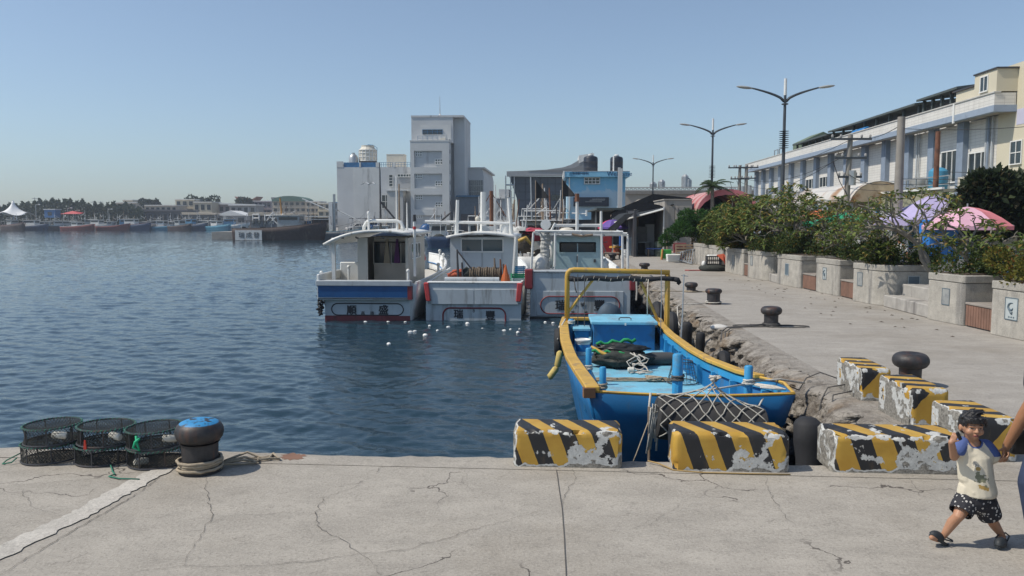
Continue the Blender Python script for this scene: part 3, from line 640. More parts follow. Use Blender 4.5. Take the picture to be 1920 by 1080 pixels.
# net bundle, roll, basket, bucket
NETG=M('dark fishing net',(.035,.04,.035),.9,.5,scale=14,bump=.9,bscale=60,dirt=(.12,.11,.09),damt=.35,dscale=9)
def lump(c,r,name,mat,label,cat,amp=.16,fq=3,seed=0,n=(36,20),flat=None):
    q=MB().sph((0,0,0),(1,1,1),*n); vs=[]
    for p in q.v:
        p=V(p); d=1+amp*(fbm(p*fq+V((seed,0,0)),4)); p=V((p.x*r[0],p.y*r[1],p.z*r[2]))*d
        if flat is not None: p.z=max(p.z,flat)
        vs.append(tuple(p))
    q.v=vs; o=q.build(name,mat,loc=c,smooth='all'); return tag(o,label,cat)
lump((1.12,13.55,-.16),(.5,.3,.16),'net_bundle',NETG,'heap of dark fishing net on the boat deck in front of the hold box','net',.35,2.2,3,flat=-.14)
lump((1.1,13.65,.0),(.45,.2,.09),'black_tarp',M('black plastic sheet',(.02,.021,.02),.45,.4),'black plastic sheet folded over the net heap','tarp',.4,2.5,9)
q=MB()
for a,b,r_,m_ in (((.72,13.6,.08),(1.4,13.75,.14),.03,0),((.62,13.45,-.02),(1.3,13.4,-.06),.025,0)):
    pts=[V(a).lerp(V(b),i/10)+V((0,0,.03*math.sin(i*1.9))) for i in range(11)]; q.tube(pts,r_,6)
tag(q.build('green_net',M('green net',(.015,.26,.08),.8,.3),smooth='all'),'bright green net hem showing on the dark net heap','net')
q=MB(); pts=[V((.63,13.52,.06)).lerp(V((1.02,13.33,-.08)),i/8)+V((0,0,-.04*math.sin(i*.4))) for i in range(9)]; q.tube(pts,[.012,.03,.035,.035,.035,.03,.03,.025,.01],6)
tag(q.build('yellow_cloth',YEL,smooth='all'),'twisted yellow cloth lying over the dark net heap','cloth')
q=MB().tube([(1.58,13.75,-.2),(1.7,13.76,-.19),(2.0,13.8,-.19),(2.06,13.8,-.2)],[.1,.115,.11,.1],12); tag(q.build('rolled_sheet',M('grey sheet',(.06,.06,.06),.7,.3),smooth=True),'dark grey rolled sheet lying beside the net heap','roll')
bk=thing('bucket','white paint bucket with blue label next to the hold box','bucket',(.53,14.75,-.295))
MB().lathe((0,0,0),[(.115,0),(.14,.26),(.15,.265),(.15,.285),(.142,.29),(.13,.27)],20).build('body',WHITE,bk,smooth=True); MB().lathe((0,0,0),[(.1245,.07),(.138,.2)],20).build('printed_label',BLUE,bk,smooth=True); MB().tube(arc((0,0,.25),.15,R(200),R(340),10,'xy'),.005,4).build('handle',STEEL,bk)
bsk=thing('wire_basket','conical black wire basket beside the thick blue deck post','basket',(1.97,12.25,-.28))
q=MB()
for i in range(22): a=2*PI*i/22; q.tube([(.23*math.cos(a),.23*math.sin(a),0),(.15*math.cos(a),.15*math.sin(a),.32)],.004,4)
for z,r_ in ((.08,.21),(.16,.19),(.24,.17)): q.tube(arc((0,0,z),r_,0,2*PI,24,'xy')[:-1],.004,4,True)
q.build('wire_side',DARK,bsk); q=MB(); q.tube(arc((0,0,.0),.235,0,2*PI,24,'xy')[:-1],.009,5,True); q.tube(arc((0,0,.32),.15,0,2*PI,24,'xy')[:-1],.008,5,True); q.build('rim',DARK,bsk)
q=MB(); rg=random.Random(12)
for k in range(3):
    pts=[(.65+i*.11,12.3+.03*k+rg.uniform(-.02,.02),-.28+.012*k) for i in range(12)]; q.tube(pts,.013,5)
for k in range(5): pts=[(1.55+.13*math.cos(i*.9+k),12.35+.09*math.sin(i*.9+k*2),-.27+.01*k) for i in range(8)]; q.tube(pts,.012,5)
tag(q.build('deck_rope',ROPE,smooth='all'),'brown rope laid across the light blue boat deck','rope')
q=MB()
for k in range(6): pts=[V((1.4+rg.uniform(-.1,.1)+.12*math.sin(i*1.1+k),13.25-.05*i+rg.uniform(-.04,.04),max(-.28,-.03-.06*i+rg.uniform(-.03,.03)))) for i in range(8)]; q.tube(pts,.01,5)
tag(q.build('tangled_cord',ROPEW,smooth='all'),'pale tangled cord hanging off the net heap','cord')
o=MB().tube([(0,0,0),(.015,0,0),(.1,0,0),(.115,0,0)],[.03,.045,.045,.03],10).build('net_float',FLOATM,loc=(1.2,13.0,-.245),smooth=True); tag(o,'cream float on the boat deck beside the tangled cord','float')
q=MB().box(1.62,1.78,12.55,12.59,-.288,-.275); tag(q.build('wood_chip',WOOD),'small wooden stick lying on the light blue deck','stick')
# rope wraps on posts
for x,y,z,r_,mt,l in ((1.6,10.35,.12,.074,ROPED,'dark rope tied round the thickest blue post'),(.64,10.45,-.02,.05,ROPE,'brown rope tied on the near blue post by the gunwale'),(2.46,10.15,.12,.062,ROPEW,'pale rope bundle wrapped round the blue post nearest the quay corner'),(.52,12.,-.06,.05,ROPEW,'white cord tied on the second blue post along the gunwale'),(.34,16.1,.1,.066,ROPEW,'pale rope turns on the stern post near the yellow frame corner'),(2.03,16.6,.13,.066,ROPEW,'pale rope turns on the stern post nearest the wall')):
    q=MB(); coil(q,(x,y),r_,3.3,.014,random.Random(int(x*90)),z,.022,j=.05)
    if x>2.4:
        for k in range(6): q.tube([(x,y,.14),(x+.1+.04*k,y-.1,.12),(x+.2+.05*k,y-.12-.03*k,.1),(x+.1,y-.22,.13)],.013,5)
        q.tube([(x-.05,y-.05,.13),(2.0,9.8,.13),(1.85,9.55,.17)],.014,5); q.tube([(x,y,.15),(2.9,10.3,.16),(3.3,10.6,.05)],.014,5)
    tag(q.build('rope_wrap',mt,smooth='all'),l,'rope')
# floats and tyre over the outer side
q=MB().tube([(.1,14.35,-.18),(.1,14.33,-.2),(.06,14.3,-.42),(.06,14.3,-.45)],[.04,.06,.06,.04],10).tube([(.05,14.3,-.46),(.03,14.28,-.48),(-.08,14.2,-.62),(-.1,14.2,-.63)],[.04,.06,.06,.04],10)
tag(q.build('float_string',M('yellow foam',(.5,.38,.12),.8,.2,dirt=(.25,.17,.07),damt=.4,dscale=10),smooth='all'),'two yellowed foam floats strung over the outer side of the blue boat','float')
tyre('black tyre hung outside the gunwale of the blue boat',(.1,15.6,-.2),0,R(88),.22,.1)
q=MB()
for k in range(6): q.tube([(.22,16.3-.1*k,.14+.02*k),(.1,16.1-.1*k,.05),(.06,15.9-.12*k,-.1),(.12,15.7,-.05)],.012,5)
tag(q.build('rope_bunch',ROPEW,smooth='all'),'pale rope bunch lashed where the yellow frame meets the gunwale','rope')
# fender in rope net hanging on the bow
fd=thing('bow_fender','dark cylinder fender wrapped in white diamond rope net on the blue bow','fender',(1.78,9.2,-.14))
a=V((-.58,0,.06)); b=V((.62,.03,-.08)); ax=(b-a).normalized(); rad=.25
MB().tube([a-ax*.02,a,a.lerp(b,.3),a.lerp(b,.7),b,b+ax*.02],[rad*.9,rad,rad*1.03,rad*1.02,rad*.98,rad*.86],20).build('rubber_core',M('grey rubber',(.035,.033,.032),.8,.35),fd,smooth=True)
q=MB(); N=7; apex=V((.08,.12,.46)); NU=4
side_=V((0,-1,0)); upv=ax.cross(V((0,1,0))); upv=V((0,0,1))
def surf(s,t):   # s along 0..1, t from top (0) to front-bottom (1)
    ang=PI*.62-t*PI*.95; c=a.lerp(b,s); rr=rad*1.06
    p=c+V((0,-math.cos(ang)*-1*0,0)); p=c+V((0,-rr*math.cos(ang- PI*.12) if False else -rr*math.sin(t*PI*.85-.35),rr*math.cos(t*PI*.85-.35)))
    w_=max(0,1-abs(s-.5)*2.6)*max(0,1-t*2.2)
    return p.lerp(V((apex.x+(s-.5)*.25,apex.y,apex.z)),w_*.95)
for k in range(-NU,N+1):
    for sg in (1,-1):
        pts=[]
        for i in range(NU*5+1):
            t=i/(NU*5); s=(k+ (t*NU if sg>0 else NU-t*NU))/N
            if -.001<=s<=1.001: pts.append(surf(s,t))
        if len(pts)>1: q.tube(pts,.008,5)
q.tube([surf(i/20,0) for i in range(21)],.012,5)
q.build('rope_net',M('grey net rope',(.42,.4,.35),.9,.3,scale=20,bump=.6,bscale=140),fd,smooth='all')
q=MB(); rg=random.Random(6)
for k in range(8): q.tube([apex+V((rg.uniform(-.03,.03),0,0)),apex+V((rg.uniform(-.08,.08),rg.uniform(-.05,.05),.06)),apex+V((rg.uniform(-.13,.13),rg.uniform(-.05,.05),rg.uniform(-.02,.09)))],.013,5)
q.build('knot',ROPEW,fd,smooth='all'); q=MB()
for k in range(9): q.tube([a+V((.02,-.1,.1)),a+V((-.05+rg.uniform(-.05,.05),-.12,rg.uniform(0,.2))),a+V((-.1+rg.uniform(-.05,.08),-.12,-.1-rg.random()*.3))],.012,5)
q.build('knot',ROPEW,fd,smooth='all')
q=MB().tube([(2.38,9.35,-.3),(2.35,9.4,-.1),(2.52,9.55,.13)],.011,5).tube([(1.12,9.22,.02),(1.8,9.3,.0),(2.0,9.4,.05)],.009,5).tube([(1.12,9.22,.2),(1.1,9.2,.0),(1.12,9.2,-.2),(1.1,9.18,-.45)],.014,5)
tag(q.build('fender_line',ROPEW,smooth='all'),'white lines holding the netted fender to the blue bow','line')
q=MB().tube([(1.1,9.15,.05),(1.1,9.12,-1.4)],.018,6); tag(q.build('stick',WOOD),'upright weathered stick in the water by the netted fender','stick')
q=MB().tube([(1.1,9.15,-.1),(.95,9.1,-.5),(.9,9.08,-.62)],.008,5)
for k in range(9): a_=k*.7; q.tube([(.9,9.08,-.6),(.9+.03*math.cos(a_),9.08+.03*math.sin(a_),-.68),(.9+.05*math.cos(a_),9.08+.05*math.sin(a_),-.78)],.01,4)
tag(q.build('rope_tassel',ROPE,smooth='all'),'frayed rope end dangling between the two striped blocks','rope')
# ================================================================ FISHING BOATS
TEAL=M('pale teal paint',(.33,.45,.47),.5,.12,dirt=(.2,.2,.18),damt=.32,streak=True)
BEIGE=M('beige cabin paint',(.5,.47,.41),.55,.1,dirt=(.3,.26,.2),damt=.28,streak=True)
BOOT=M('antifouling red',(.16,.03,.035),.6,.3,dirt=(.04,.035,.03),damt=.4)
WETB=M('wet dark hull',(.03,.028,.026),.5,.4)
TRANS=M('chalky grey white planks',(.45,.49,.51),.6,.12,scale=2,dirt=(.2,.2,.19),damt=.4,dscale=2.6,streak=True)
def hullgrid(L,wt,wr,zr,rise,flare=1.,ns=18,bw=.12,taper=.55):
    # returns surface function over (station u, section v): rail .. keel, for one side
    def sec(u,v,s):
        y=L*u
        tp=1 if u<taper else math.sqrt(max(0,1-((u-taper)/(1-taper))**2.2))
        r=wr*(1+.06*math.sin(min(1,u/taper)*PI*.5))*max(tp,bw/wr); w_=wt*(1+.04*math.sin(min(1,u/taper)*PI*.5))*max(tp*tp,.02)
        z=zr+rise*u**2.4
        yr=y+rise*.6*max(0,(u-.75)*4)**2
        tab=[(r,z,yr),(r*.45+w_*.55 if False else r*.75+w_*.25,z*.62,y+(yr-y)*.6),(w_*.94+r*.06,.32,y+(yr-y)*.2),(w_,.0,y),(w_*.85,-.5,y)]
        i=int(round(v*4)); a=tab[i]; return V((s*a[0],a[2],a[1]))
    return sec
def make_hull(t,L,wt,wr,zr,rise,mat,deckz,deckm,railm,bootm,taper=.55,thick=.06,low=None):
    sec=hullgrid(L,wt,wr,zr,rise,taper=taper); N=20
    q=MB(); q.k=0
    for s,fl in ((-1,False),(1,True)):
        q.grid(lambda u,v:sec(u,v,s),N,4,fl)
    q.grid(lambda u,v:sec(0,v,-1).lerp(sec(0,v,1),u),6,4,False)
    q.build('hull',mat,t,smooth=True,solid=thick)
    q=MB()
    for s in (-1,1):
        pts=[sec(i/N,3,s)*1 for i in range(0)]
    for s,fl in ((-1,False),(1,True)):
        def bf(u,v):
            a=sec(u,.75,s); b=sec(u,1,s); p=a.lerp(b,v); p.x+=s*.035; p.z+=.1*(1-v); return p
        q.grid(bf,N,1,fl)
    q.build('waterline_band',bootm,t)
    q=MB(); q.grid(lambda u,v:V((sec(u,0,-1).x*(1-2*v)*.97,L*u*.985,deckz+rise*.55*u**2.4)),N,2,True); q.build('deck',deckm,t)
    q=MB()
    for s in (-1,1): q.tube([sec(i/N,0,s)+V((0,0,.02)) for i in range(N+1)],.05,5)
    q.build('rail',railm,t)
    return sec
def windows(t,x0,x1,y,z0,z1,n,frame=WHITE,gl=GLASS,th=.03,rows=1,fw_=.045,axis='y',sgn=-1):
    """a framed window with n lights; frame part with the pane as its child"""
    q=MB(); g=MB(); d=th*sgn
    def bx(m,a,b,c,e,d0,d1):
        lo,hi=min(d0,d1),max(d0,d1)
        if axis=='y': m.box(a,b,y+lo,y+hi,c,e)
        else: m.box(y+lo,y+hi,a,b,c,e)
    bx(q,x0-fw_,x1+fw_,z1,z1+fw_,0,d); bx(q,x0-fw_,x1+fw_,z0-fw_,z0,0,d*1.6); bx(q,x0-fw_,x0,z0,z1,0,d); bx(q,x1,x1+fw_,z0,z1,0,d)
    for i in range(1,n): x=x0+(x1-x0)*i/n; bx(q,x-fw_*.4,x+fw_*.4,z0,z1,0,d)
    for j in range(1,rows):
        z=z0+(z1-z0)*j/rows
        for i in range(n): bx(q,x0+(x1-x0)*i/n+fw_*.4,x0+(x1-x0)*(i+1)/n-fw_*.4,z-fw_*.4,z+fw_*.4,0,d)
    bx(g,x0,x1,z0,z1,d*.1,d*.35)
    f=q.build('window',frame,t); g.build('pane',gl,f); return f
def rrect(x0,x1,z0,z1,r,y,n=6):
    P=[]
    for cx,cz,a in ((x1-r,z1-r,0),(x0+r,z1-r,PI/2),(x0+r,z0+r,PI),(x1-r,z0+r,1.5*PI)): P+=[(cx+r*math.cos(a+PI/2*i/n),y,cz+r*math.sin(a+PI/2*i/n)) for i in range(n+1)]
    return P
def bit(t,x,y,z0,z1,r=.06,m=WHITE):
    q=MB().tube([(x,y,z0),(x,y,z1)],[r*.75,r*.75],8); q.sph((x,y,z1+r*.7),(r*1.15,r*1.15,r*1.2),8,5); return q.build('bollard_post',m,t,smooth=True)
# ---- boat with the blue stern panel
Y1=27.4; o1=V((-6.45,Y1,-1.3))
def at(o,px,py,Y): return AY(px,py,Y)-o
b1=thing('fishing_boat','white fishing boat with dark blue stern panel and tall arched roof','fishing boat',o1,0,'fishing boats moored stern to the camera')
sec=make_hull(b1,12.5,1.46,1.66,1.3,.5,WHITE,.75,BEIGE,WHITE,BOOT,taper=.35)
for v_,m_ in ((.28,BLUE),(.5,INK)):
    q=MB()
    for s_ in (1,):
        q.tube([sec(i/20,0,s_).lerp(sec(i/20,.5,s_),v_)+V((-.07*s_,0,0)) for i in range(4,21)],.022,4).tube([sec(i/20,0,s_).lerp(sec(i/20,.5,s_),v_)+V((.06*s_,0,0)) for i in range(4,21)],.022,4)
    q.build('trim_line',m_,b1)
for u_ in (.45,.62,.8,.92):
    for s_ in (-1,1): p=sec(u_,0,s_); bit(b1,p.x*.93,p.y,p.z-.25,p.z+.22,.07)
q=MB(); A=at(o1,594,527,Y1-.25); B=at(o1,771,563,Y1-.25)
q.box(A.x,B.x,-.25,.05,B.z,A.z); q.build('stern_box',TRANS,b1,bevel=.015)
q=MB().box(A.x-.03,B.x-.02,-.3,.1,A.z-.16,A.z+.02); q.build('stern_rail',GREYW,b1,bevel=.015)
q=MB().box(A.x+.04,B.x-.13,-.262,-.245,B.z+.09,A.z-.165); q.build('blue_panel',NAVY,b1)
q=MB().box(A.x+.04,B.x-.1,-.259,-.246,B.z+.035,B.z+.062); q.build('black_stripe',INK,b1)
q=MB().box(B.x-.12,B.x+.02,-.27,.3,B.z+.02,A.z-.17); q.build('red_corner',DRED,b1)
T0=at(o1,610,563,Y1); T1=at(o1,769,602,Y1)
q=MB(); q.add([(T0.x,-.02,T0.z),(T1.x,-.02,T0.z),(T1.x,-.02,-.3),(T0.x,-.02,-.3)],[(3,2,1,0)]); q.build('transom',TRANS,b1,solid=.03)
q=MB().box(T0.x-.01,T1.x+.01,-.05,-.036,-.4,.17); q.build('boot_stripe',BOOT,b1)
a=at(o1,622,568.5,Y1); c=at(o1,757,591,Y1)
q=MB().tube(rrect(a.x,c.x,c.z,a.z,.22,-.04),.02,5,True); q.build('name_frame',INK,b1)
def put(t,o,s,px,py,h,Y,dy,bold=.02):
    p=at(o,px,py,Y); hh=h/1500*Y; return lettering(s,hh*1.08,INK,t,(p.x,dy,p.z-hh*.42),bold=bold)
put(b1,o1,'順',660,580.5,18,Y1,-.045,.034); put(b1,o1,'盛',719.5,580.5,18,Y1,-.045,.034); put(b1,o1,'高',681,587,8,Y1,-.045,0); put(b1,o1,'雄',698.5,587,8,Y1,-.045,0)
# cabin
cz0=.75; Yc=28.3; k=Yc-Y1
L_=at(o1,670,440,Yc); Rr_=at(o1,765,440,Yc); zt=at(o1,670,446,Yc).z; xl=L_.x; xr=Rr_.x
q=MB().box(xl,xl+.36,k,k+.06,cz0,zt).box(xl,xl+.06,k+.06,k+3.6,cz0,zt).box(xr-.1,xr,k,k+3.6,cz0,zt).box(xl+.06,xr-.1,k+3.54,k+3.6,cz0,zt)
q.build('cabin_wall',BEIGE,b1)
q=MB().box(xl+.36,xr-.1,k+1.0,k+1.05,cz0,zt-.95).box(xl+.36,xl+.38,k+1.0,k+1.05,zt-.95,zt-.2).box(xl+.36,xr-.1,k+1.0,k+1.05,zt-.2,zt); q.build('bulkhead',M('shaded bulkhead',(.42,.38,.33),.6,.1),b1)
windows(b1,xl+.38,xl+.95,k+1.03,zt-.95,zt-.2,1,BEIGE); windows(b1,xl+1.02,xr-.12,k+1.03,zt-.95,zt-.2,2,BEIGE)
for px,m,l in ((724,M('tan cloth',(.3,.25,.18),.8),'tan cloth'),(743,M('purple cloth',(.09,.02,.1),.8),'purple cloth')):
    p=at(o1,px,460,Yc+.9); q=MB().prism([(p.x-.1,k+.9,zt-.95),(p.x+.13,k+.9,zt-.95),(p.x+.06,k+.9,zt-.05),(p.x,k+.9,zt-.05)],(0,.04,0))
    o=q.build('hanging_cloth',m,loc=o1); tag(o,l+' hanging inside the beige cabin of the blue sterned boat','cloth')
ra=at(o1,608,443,Yc-.4).x; rb=at(o1,767,443,Yc-.4).x; zr_=at(o1,690,433,Yc-.4).z
def rf(u,v):
    x=ra+(rb-ra)*u; return V((x,k-.55+5.2*v,zr_-.3*(2*abs(u-.62))**2.2*(1 if u<.62 else .7)))
q=MB(); q.grid(rf,14,4,True); q.build('roof',WHITE,b1,solid=.09,smooth=True)
q=MB(); 
for px in (641,668,717): p=at(o1,px,444,Yc-.4); q=MB().tube([(p.x,k-.5,zr_-.2),(p.x+.02,k-.5,zr_-.24),(p.x+.1,k-.5,zr_-.25)],.03,5); q.build('roof_hook',DARK,b1)
p=at(o1,624,440,Yc-.2); q=MB().box(p.x-.06,p.x+.06,k-.2,k-.08,.9,zr_-.25); q.build('roof_post',WHITE,b1)
for i,(x0,x1) in enumerate(((.6,1.1),(1.3,1.75),(1.95,2.4))): windows(b1,k+x0,k+x1,xr,zt-.75,zt-.25,1,WHITE,axis='x',sgn=1)
for px,py in ((608.5,507),(643,500)): p=at(o1,px,py,Yc); bit(b1,p.x,k-.4+(1.2 if px>620 else 0),.9,p.z-.1)
p=at(o1,771,508,Yc); bit(b1,p.x,k-.6,.9,p.z); 
q=MB().box(A.x-.02,A.x+.08,-.2,2.6,1.3,1.62); q.build('bulwark',WHITE,b1,bevel=.03); q=MB().box(A.x+.06,A.x+.8,2.55,2.65,.8,1.9); q.build('bulwark',WHITE,b1,bevel=.03)
# roof rails and mast
z0=zr_+.02; p0=at(o1,682,432,Yc+.6).x; p1=at(o1,757,432,Yc+.6).x; zt2=at(o1,720,414,Yc+.6).z
q=MB().tube([(p0,k+.6,z0),(p0+.02,k+.6,zt2-.2),(p0+.12,k+.6,zt2-.05),(p0+.25,k+.6,zt2),(p1-.25,k+.6,zt2),(p1-.1,k+.6,zt2-.06),(p1-.02,k+.6,zt2-.25),(p1+.02,k+.6,z0)],.065,8); q.build('roof_rail',WHITE,b1,smooth='all')
for px in (691,745,753): p=at(o1,px,420,Yc+.6); q=MB().cyl((p.x,k+.6,z0),(p.x,k+.6,zt2),.04); q.build('roof_rail',WHITE,b1)
q=MB(); p=at(o1,713,378,Yc+1); q.tube([(p.x,k+1,z0),(p.x,k+1,at(o1,713,305,Yc+1).z)],[.05,.015],6); q.build('mast',DARK,b1)
q=MB(); pa=at(o1,713,378,Yc+1); pb=at(o1,740,410,Yc+1); q.tube([(pa.x,k+1,pa.z),(pb.x,k+1,pb.z)],.035,5); q.build('boom',DARK,b1)
for px,y0,m in ((743,330,WHITE),(748,345,WOOD),(763,380,WHITE)):
    p=at(o1,px,y0,Yc+1.6); q=MB().cyl((p.x,k+1.6,z0-.1),(p.x,k+1.6,p.z),.045,.03,6); q.build('mast',m,b1)
p=at(o1,691,400,Yc+.5); q=MB().cyl((p.x,k+.5,z0),(p.x,k+.5,p.z),.04); q.cyl((p.x-.15,k+.5,p.z-.3),(p.x+.12,k+.5,p.z-.3),.02); q.sph((p.x,k+.5,p.z),(.06,.06,.09)); q.build('antenna',WHITE,b1)
p=at(o1,777,414,Yc-.2); q=MB().cyl((p.x,k-.2,1.5),(p.x,k-.2,p.z),.05,.05,7); q.build('side_pole',WHITE,b1); q=MB().cyl((p.x,k-.2,p.z-.02),(p.x,k-.2,p.z+.22),.065,.05,7); q.build('pole_lamp',DARK,b1); q=MB().cyl((p.x,k-.2,p.z-.3),(p.x,k-.2,p.z-.2),.058,.058,7); q.build('pole_band',RED,b1)
q=MB().sph((0,0,.12),(.13,.13,.13)).cyl((0,0,.2),(0,0,.55),.1,.02,8)
p=AY(793,490,33); tag(q.build('buoy',M('red and white buoy',(.5,.06,.06),.5),loc=(p.x,33,p.z)),'small red topped buoy on the roof edge of the blue sterned boat','buoy')
# chain bundle hanging at the corner
q=MB(); rg=random.Random(3)
for i in range(26): a_=i*.9; q.tube([(rg.uniform(-.12,.12),rg.uniform(-.1,.1),-i*.035),(rg.uniform(-.12,.12),rg.uniform(-.1,.1),-i*.035-.08),(rg.uniform(-.12,.12),rg.uniform(-.1,.1),-i*.035-.02)],.035,5)
tag(q.build('rope_fender',BLACK,loc=(-8.12,27.25,-.15),smooth='all'),'dark knotted rope fender hanging at the corner of the blue stern','fender')
# ---- middle boat
Y2=27.6; o2=V((-2.83,Y2,-1.3))
b2=thing('fishing_boat','middle fishing boat with bare grey white transom, red arch line and the number 8','fishing boat',o2,0,'fishing boats moored stern to the camera')
make_hull(b2,12,1.6,1.62,1.25,.6,WHITE,.75,GREYW,WHITE,WETB,taper=.35)
A=at(o2,800,531,Y2-.12); B=at(o2,979,569,Y2-.12)
q=MB().box(A.x,B.x,-.12,.1,B.z,A.z); q.build('stern_box',TRANS,b2,bevel=.02)
xm=(A.x+B.x)/2
for x0,x1 in ((A.x+.15,xm-.012),(xm+.012,B.x-.13)): q=MB().box(x0,x1,-.145,-.115,B.z-.04,A.z-.2); q.build('stern_board',TRANS,b2,bevel=.01)
q=MB().box(A.x+.02,B.x-.02,-.15,.12,A.z-.0,A.z+.06); q.build('stern_rail',WHITE,b2,bevel=.02)
T0=at(o2,799,569,Y2); T1=at(o2,977,599,Y2)
q=MB().box(T0.x,T1.x,-.056,-.034,-.02,T0.z+.01); q.build('transom',TRANS,b2); q=MB().box(T0.x-.01,T1.x+.01,-.05,-.034,-.5,-.02); q.build('boot_stripe',WETB,b2)
for px0,px1,s in ((794,803,1),(970,980,-1)):
    a=at(o2,px0,531,Y2-.2).x; b=at(o2,px1,531,Y2-.2).x; q=MB(); q.prism([(a,-.22,A.z+.02),(b,-.22,A.z+.02),(b+.07*s,-.22,A.z-.62),(a+.07*s+.02,-.22,A.z-.62)],(0,.3,0)); q.build('red_corner',RED,b2,bevel=.02)
p0=at(o2,831,577,Y2); p1=at(o2,948,601,Y2); r=.25
q=MB().tube([(p0.x,-.06,-.2),(p0.x,-.06,p0.z-r)]+[(p0.x+r-r*math.cos(i*PI/12),-.06,p0.z-r+r*math.sin(i*PI/12)) for i in range(1,7)]+[(p1.x-r+r*math.sin(i*PI/12),-.06,p0.z-r+r*math.cos(i*PI/12)) for i in range(0,7)]+[(p1.x,-.06,-.2)],.028,5); q.build('name_frame',DRED,b2)
put(b2,o2,'瑞',860,588,17,Y2,-.062,.034); put(b2,o2,'豐',919.5,591,18,Y2,-.062,.034); put(b2,o2,'8',888.5,582,8,Y2,-.062,0)
Yc=30.0; k=Yc-Y2; xl=at(o2,844,450,Yc).x; xr=at(o2,963,450,Yc).x; zt=at(o2,844,444,Yc).z
w0=at(o2,866,449,Yc); w1=at(o2,942,471,Yc)
q=MB().box(xl,w0.x,k,k+.08,.75,zt).box(w1.x,xr,k,k+.08,.75,zt).box(w0.x,w1.x,k,k+.08,.75,w1.z).box(w0.x,w1.x,k,k+.08,w0.z,zt).box(xl,xl+.08,k+.08,k+3.4,.75,zt).box(xr-.08,xr,k+.08,k+3.4,.75,zt).box(xl+.08,xr-.08,k+3.3,k+3.4,.75,zt)
q.build('cabin_wall',M('light grey cabin paint',(.5,.54,.56),.5,.08,dirt=(.3,.28,.25),damt=.25,streak=True),b2)
windows(b2,w0.x,w1.x,k+.02,w1.z,w0.z,2,WHITE,glassmat('boat glass',(.06,.09,.1),.05))
q=MB(); xm=(w0.x+w1.x)/2
for x in (w0.x+.02,xm,w1.x-.02): q=MB().box(x-.02,x+.02,k-.02,k,.78,w1.z-.07); q.build('door_trim',GREYW,b2)
for z in (1.4,): q=MB().box(w0.x+.05,w1.x-.05,k-.012,k,z,z+.03); q.build('door_trim',GREYW,b2)
ra=at(o2,837,444,Yc-.3).x; rb=at(o2,969,444,Yc-.3).x; zr_=at(o2,900,437,Yc-.3).z
q=MB(); q.grid(lambda u,v:V((ra+(rb-ra)*u,k-.4+4.2*v,zr_-.16*(2*abs(u-.5))**2)),12,3,True); q.build('roof',WHITE,b2,solid=.1,smooth=True)
q=MB(); a=at(o2,834,524,Y2+.1); b=at(o2,936,524,Y2+.1); q.cyl((a.x,.1,a.z),(b.x,.1,a.z),.09,None,12); q.build('roller',GREYW,b2,smooth=True)
def gearlump(px,py,Y,r,m,label,cat,name,seed=1):
    p=AY(px,py,Y); return lump(p,r,name,m,label,cat,.3,2.6,seed,(20,12))
NETB=M('brown rope coil',(.13,.1,.07),.9,.4,scale=14,bump=.8,bscale=50)
gearlump(859,516,28.6,(.35,.3,.2),M('orange red net',(.35,.07,.03),.8,.4,scale=12,bump=.7,bscale=50),'orange red net heap on the stern of the middle boat','net','net_heap'); gearlump(880,513,28.5,(.32,.25,.22),NETG,'dark net coil on the stern of the middle boat','net','net_heap',4)
q=MB(); p=AY(912,513,28.4); pts=[]
q=MB(); 
for i in range(14): q.tube(arc((-.55+i*.08,0,0),.2+.015*math.sin(i*2.),0,2*PI,14,'yz')[:-1],.045,5,True)
tag(q.build('rope_drum',NETB,loc=(p.x,28.4,p.z),smooth='all'),'tan rope wound on a drum across the middle boat stern','rope drum')
q=MB().cyl((0,0,0),(0,0,.25),.17,.12,10).cyl((0,0,.25),(0,0,.6),.1,.02,10); p=AY(948,528,28); tag(q.build('traffic_cone',M('orange plastic',(.5,.12,.03),.5),loc=(p.x,28,p.z)),'faded orange cone standing at the middle boat stern','cone')
for px,t0,b0,m in ((857,468,520,DARK),(866,492,520,DARK),(927,484,520,WOOD),(897,500,522,WOOD),(938,486,520,RUST),(944,495,525,RUST)):
    a=at(o2,px,t0,28.3); b=at(o2,px+2,b0,28.3); q=MB().tube([(b.x,.7,b.z),(a.x,.7,a.z)],[.05,.03],6); q.build('stanchion',m,b2)
a=at(o2,857,470,28.3); b=at(o2,896,520,28.2); q=MB().tube([(a.x,.7,a.z),(b.x,.6,b.z)],.03,5); q.build('stay',DARK,b2)
zt=zr_
def pole(t,o,px,y0,y1,Y,r=.05,m=WHITE,px1=None,n='mast'):
    a=at(o,px,y1,Y); b=at(o,px if px1 is None else px1,y0,Y); q=MB().tube([a,b],[r,r*.8],7); return q.build(n,m,t)
pole(b2,o2,856,375,440,30.6,.08,WHITE,858); pole(b2,o2,959,372,440,30.6,.08,WHITE,954); pole(b2,o2,906,360,438,31.5,.14,WHITE); pole(b2,o2,922,358,440,32,.09,RUST,921); pole(b2,o2,928,372,440,32,.08,WHITE)
pole(b2,o2,896,412,440,31,.03,WHITE,n='lamp_post'); p=at(o2,896,411,31); MB().sph(p,(.11,.11,.12)).build('lamp',CREAM,b2)
q=MB(); a=at(o2,797,415.5,30.6); b=at(o2,966,419,30.6); q.tube([a,b],.06,7); q.build('boom',WHITE,b2); q=MB().tube([at(o2,846,398,30.6),at(o2,826,415,30.6)],.04,5); q.build('stay',DARK,b2)
q=MB().box(at(o2,903,430,31).x,at(o2,926,430,31).x,3.5,3.56,at(o2,903,433,31).z,at(o2,903,424,31).z); q.build('rack',GREYW,b2)
p=at(o2,950,438,30.8); q=MB().lathe(p,[(.24,0),(.25,.05),(.24,.33),(.2,.36)],14); q.build('tank',WHITE,b2,smooth=True)
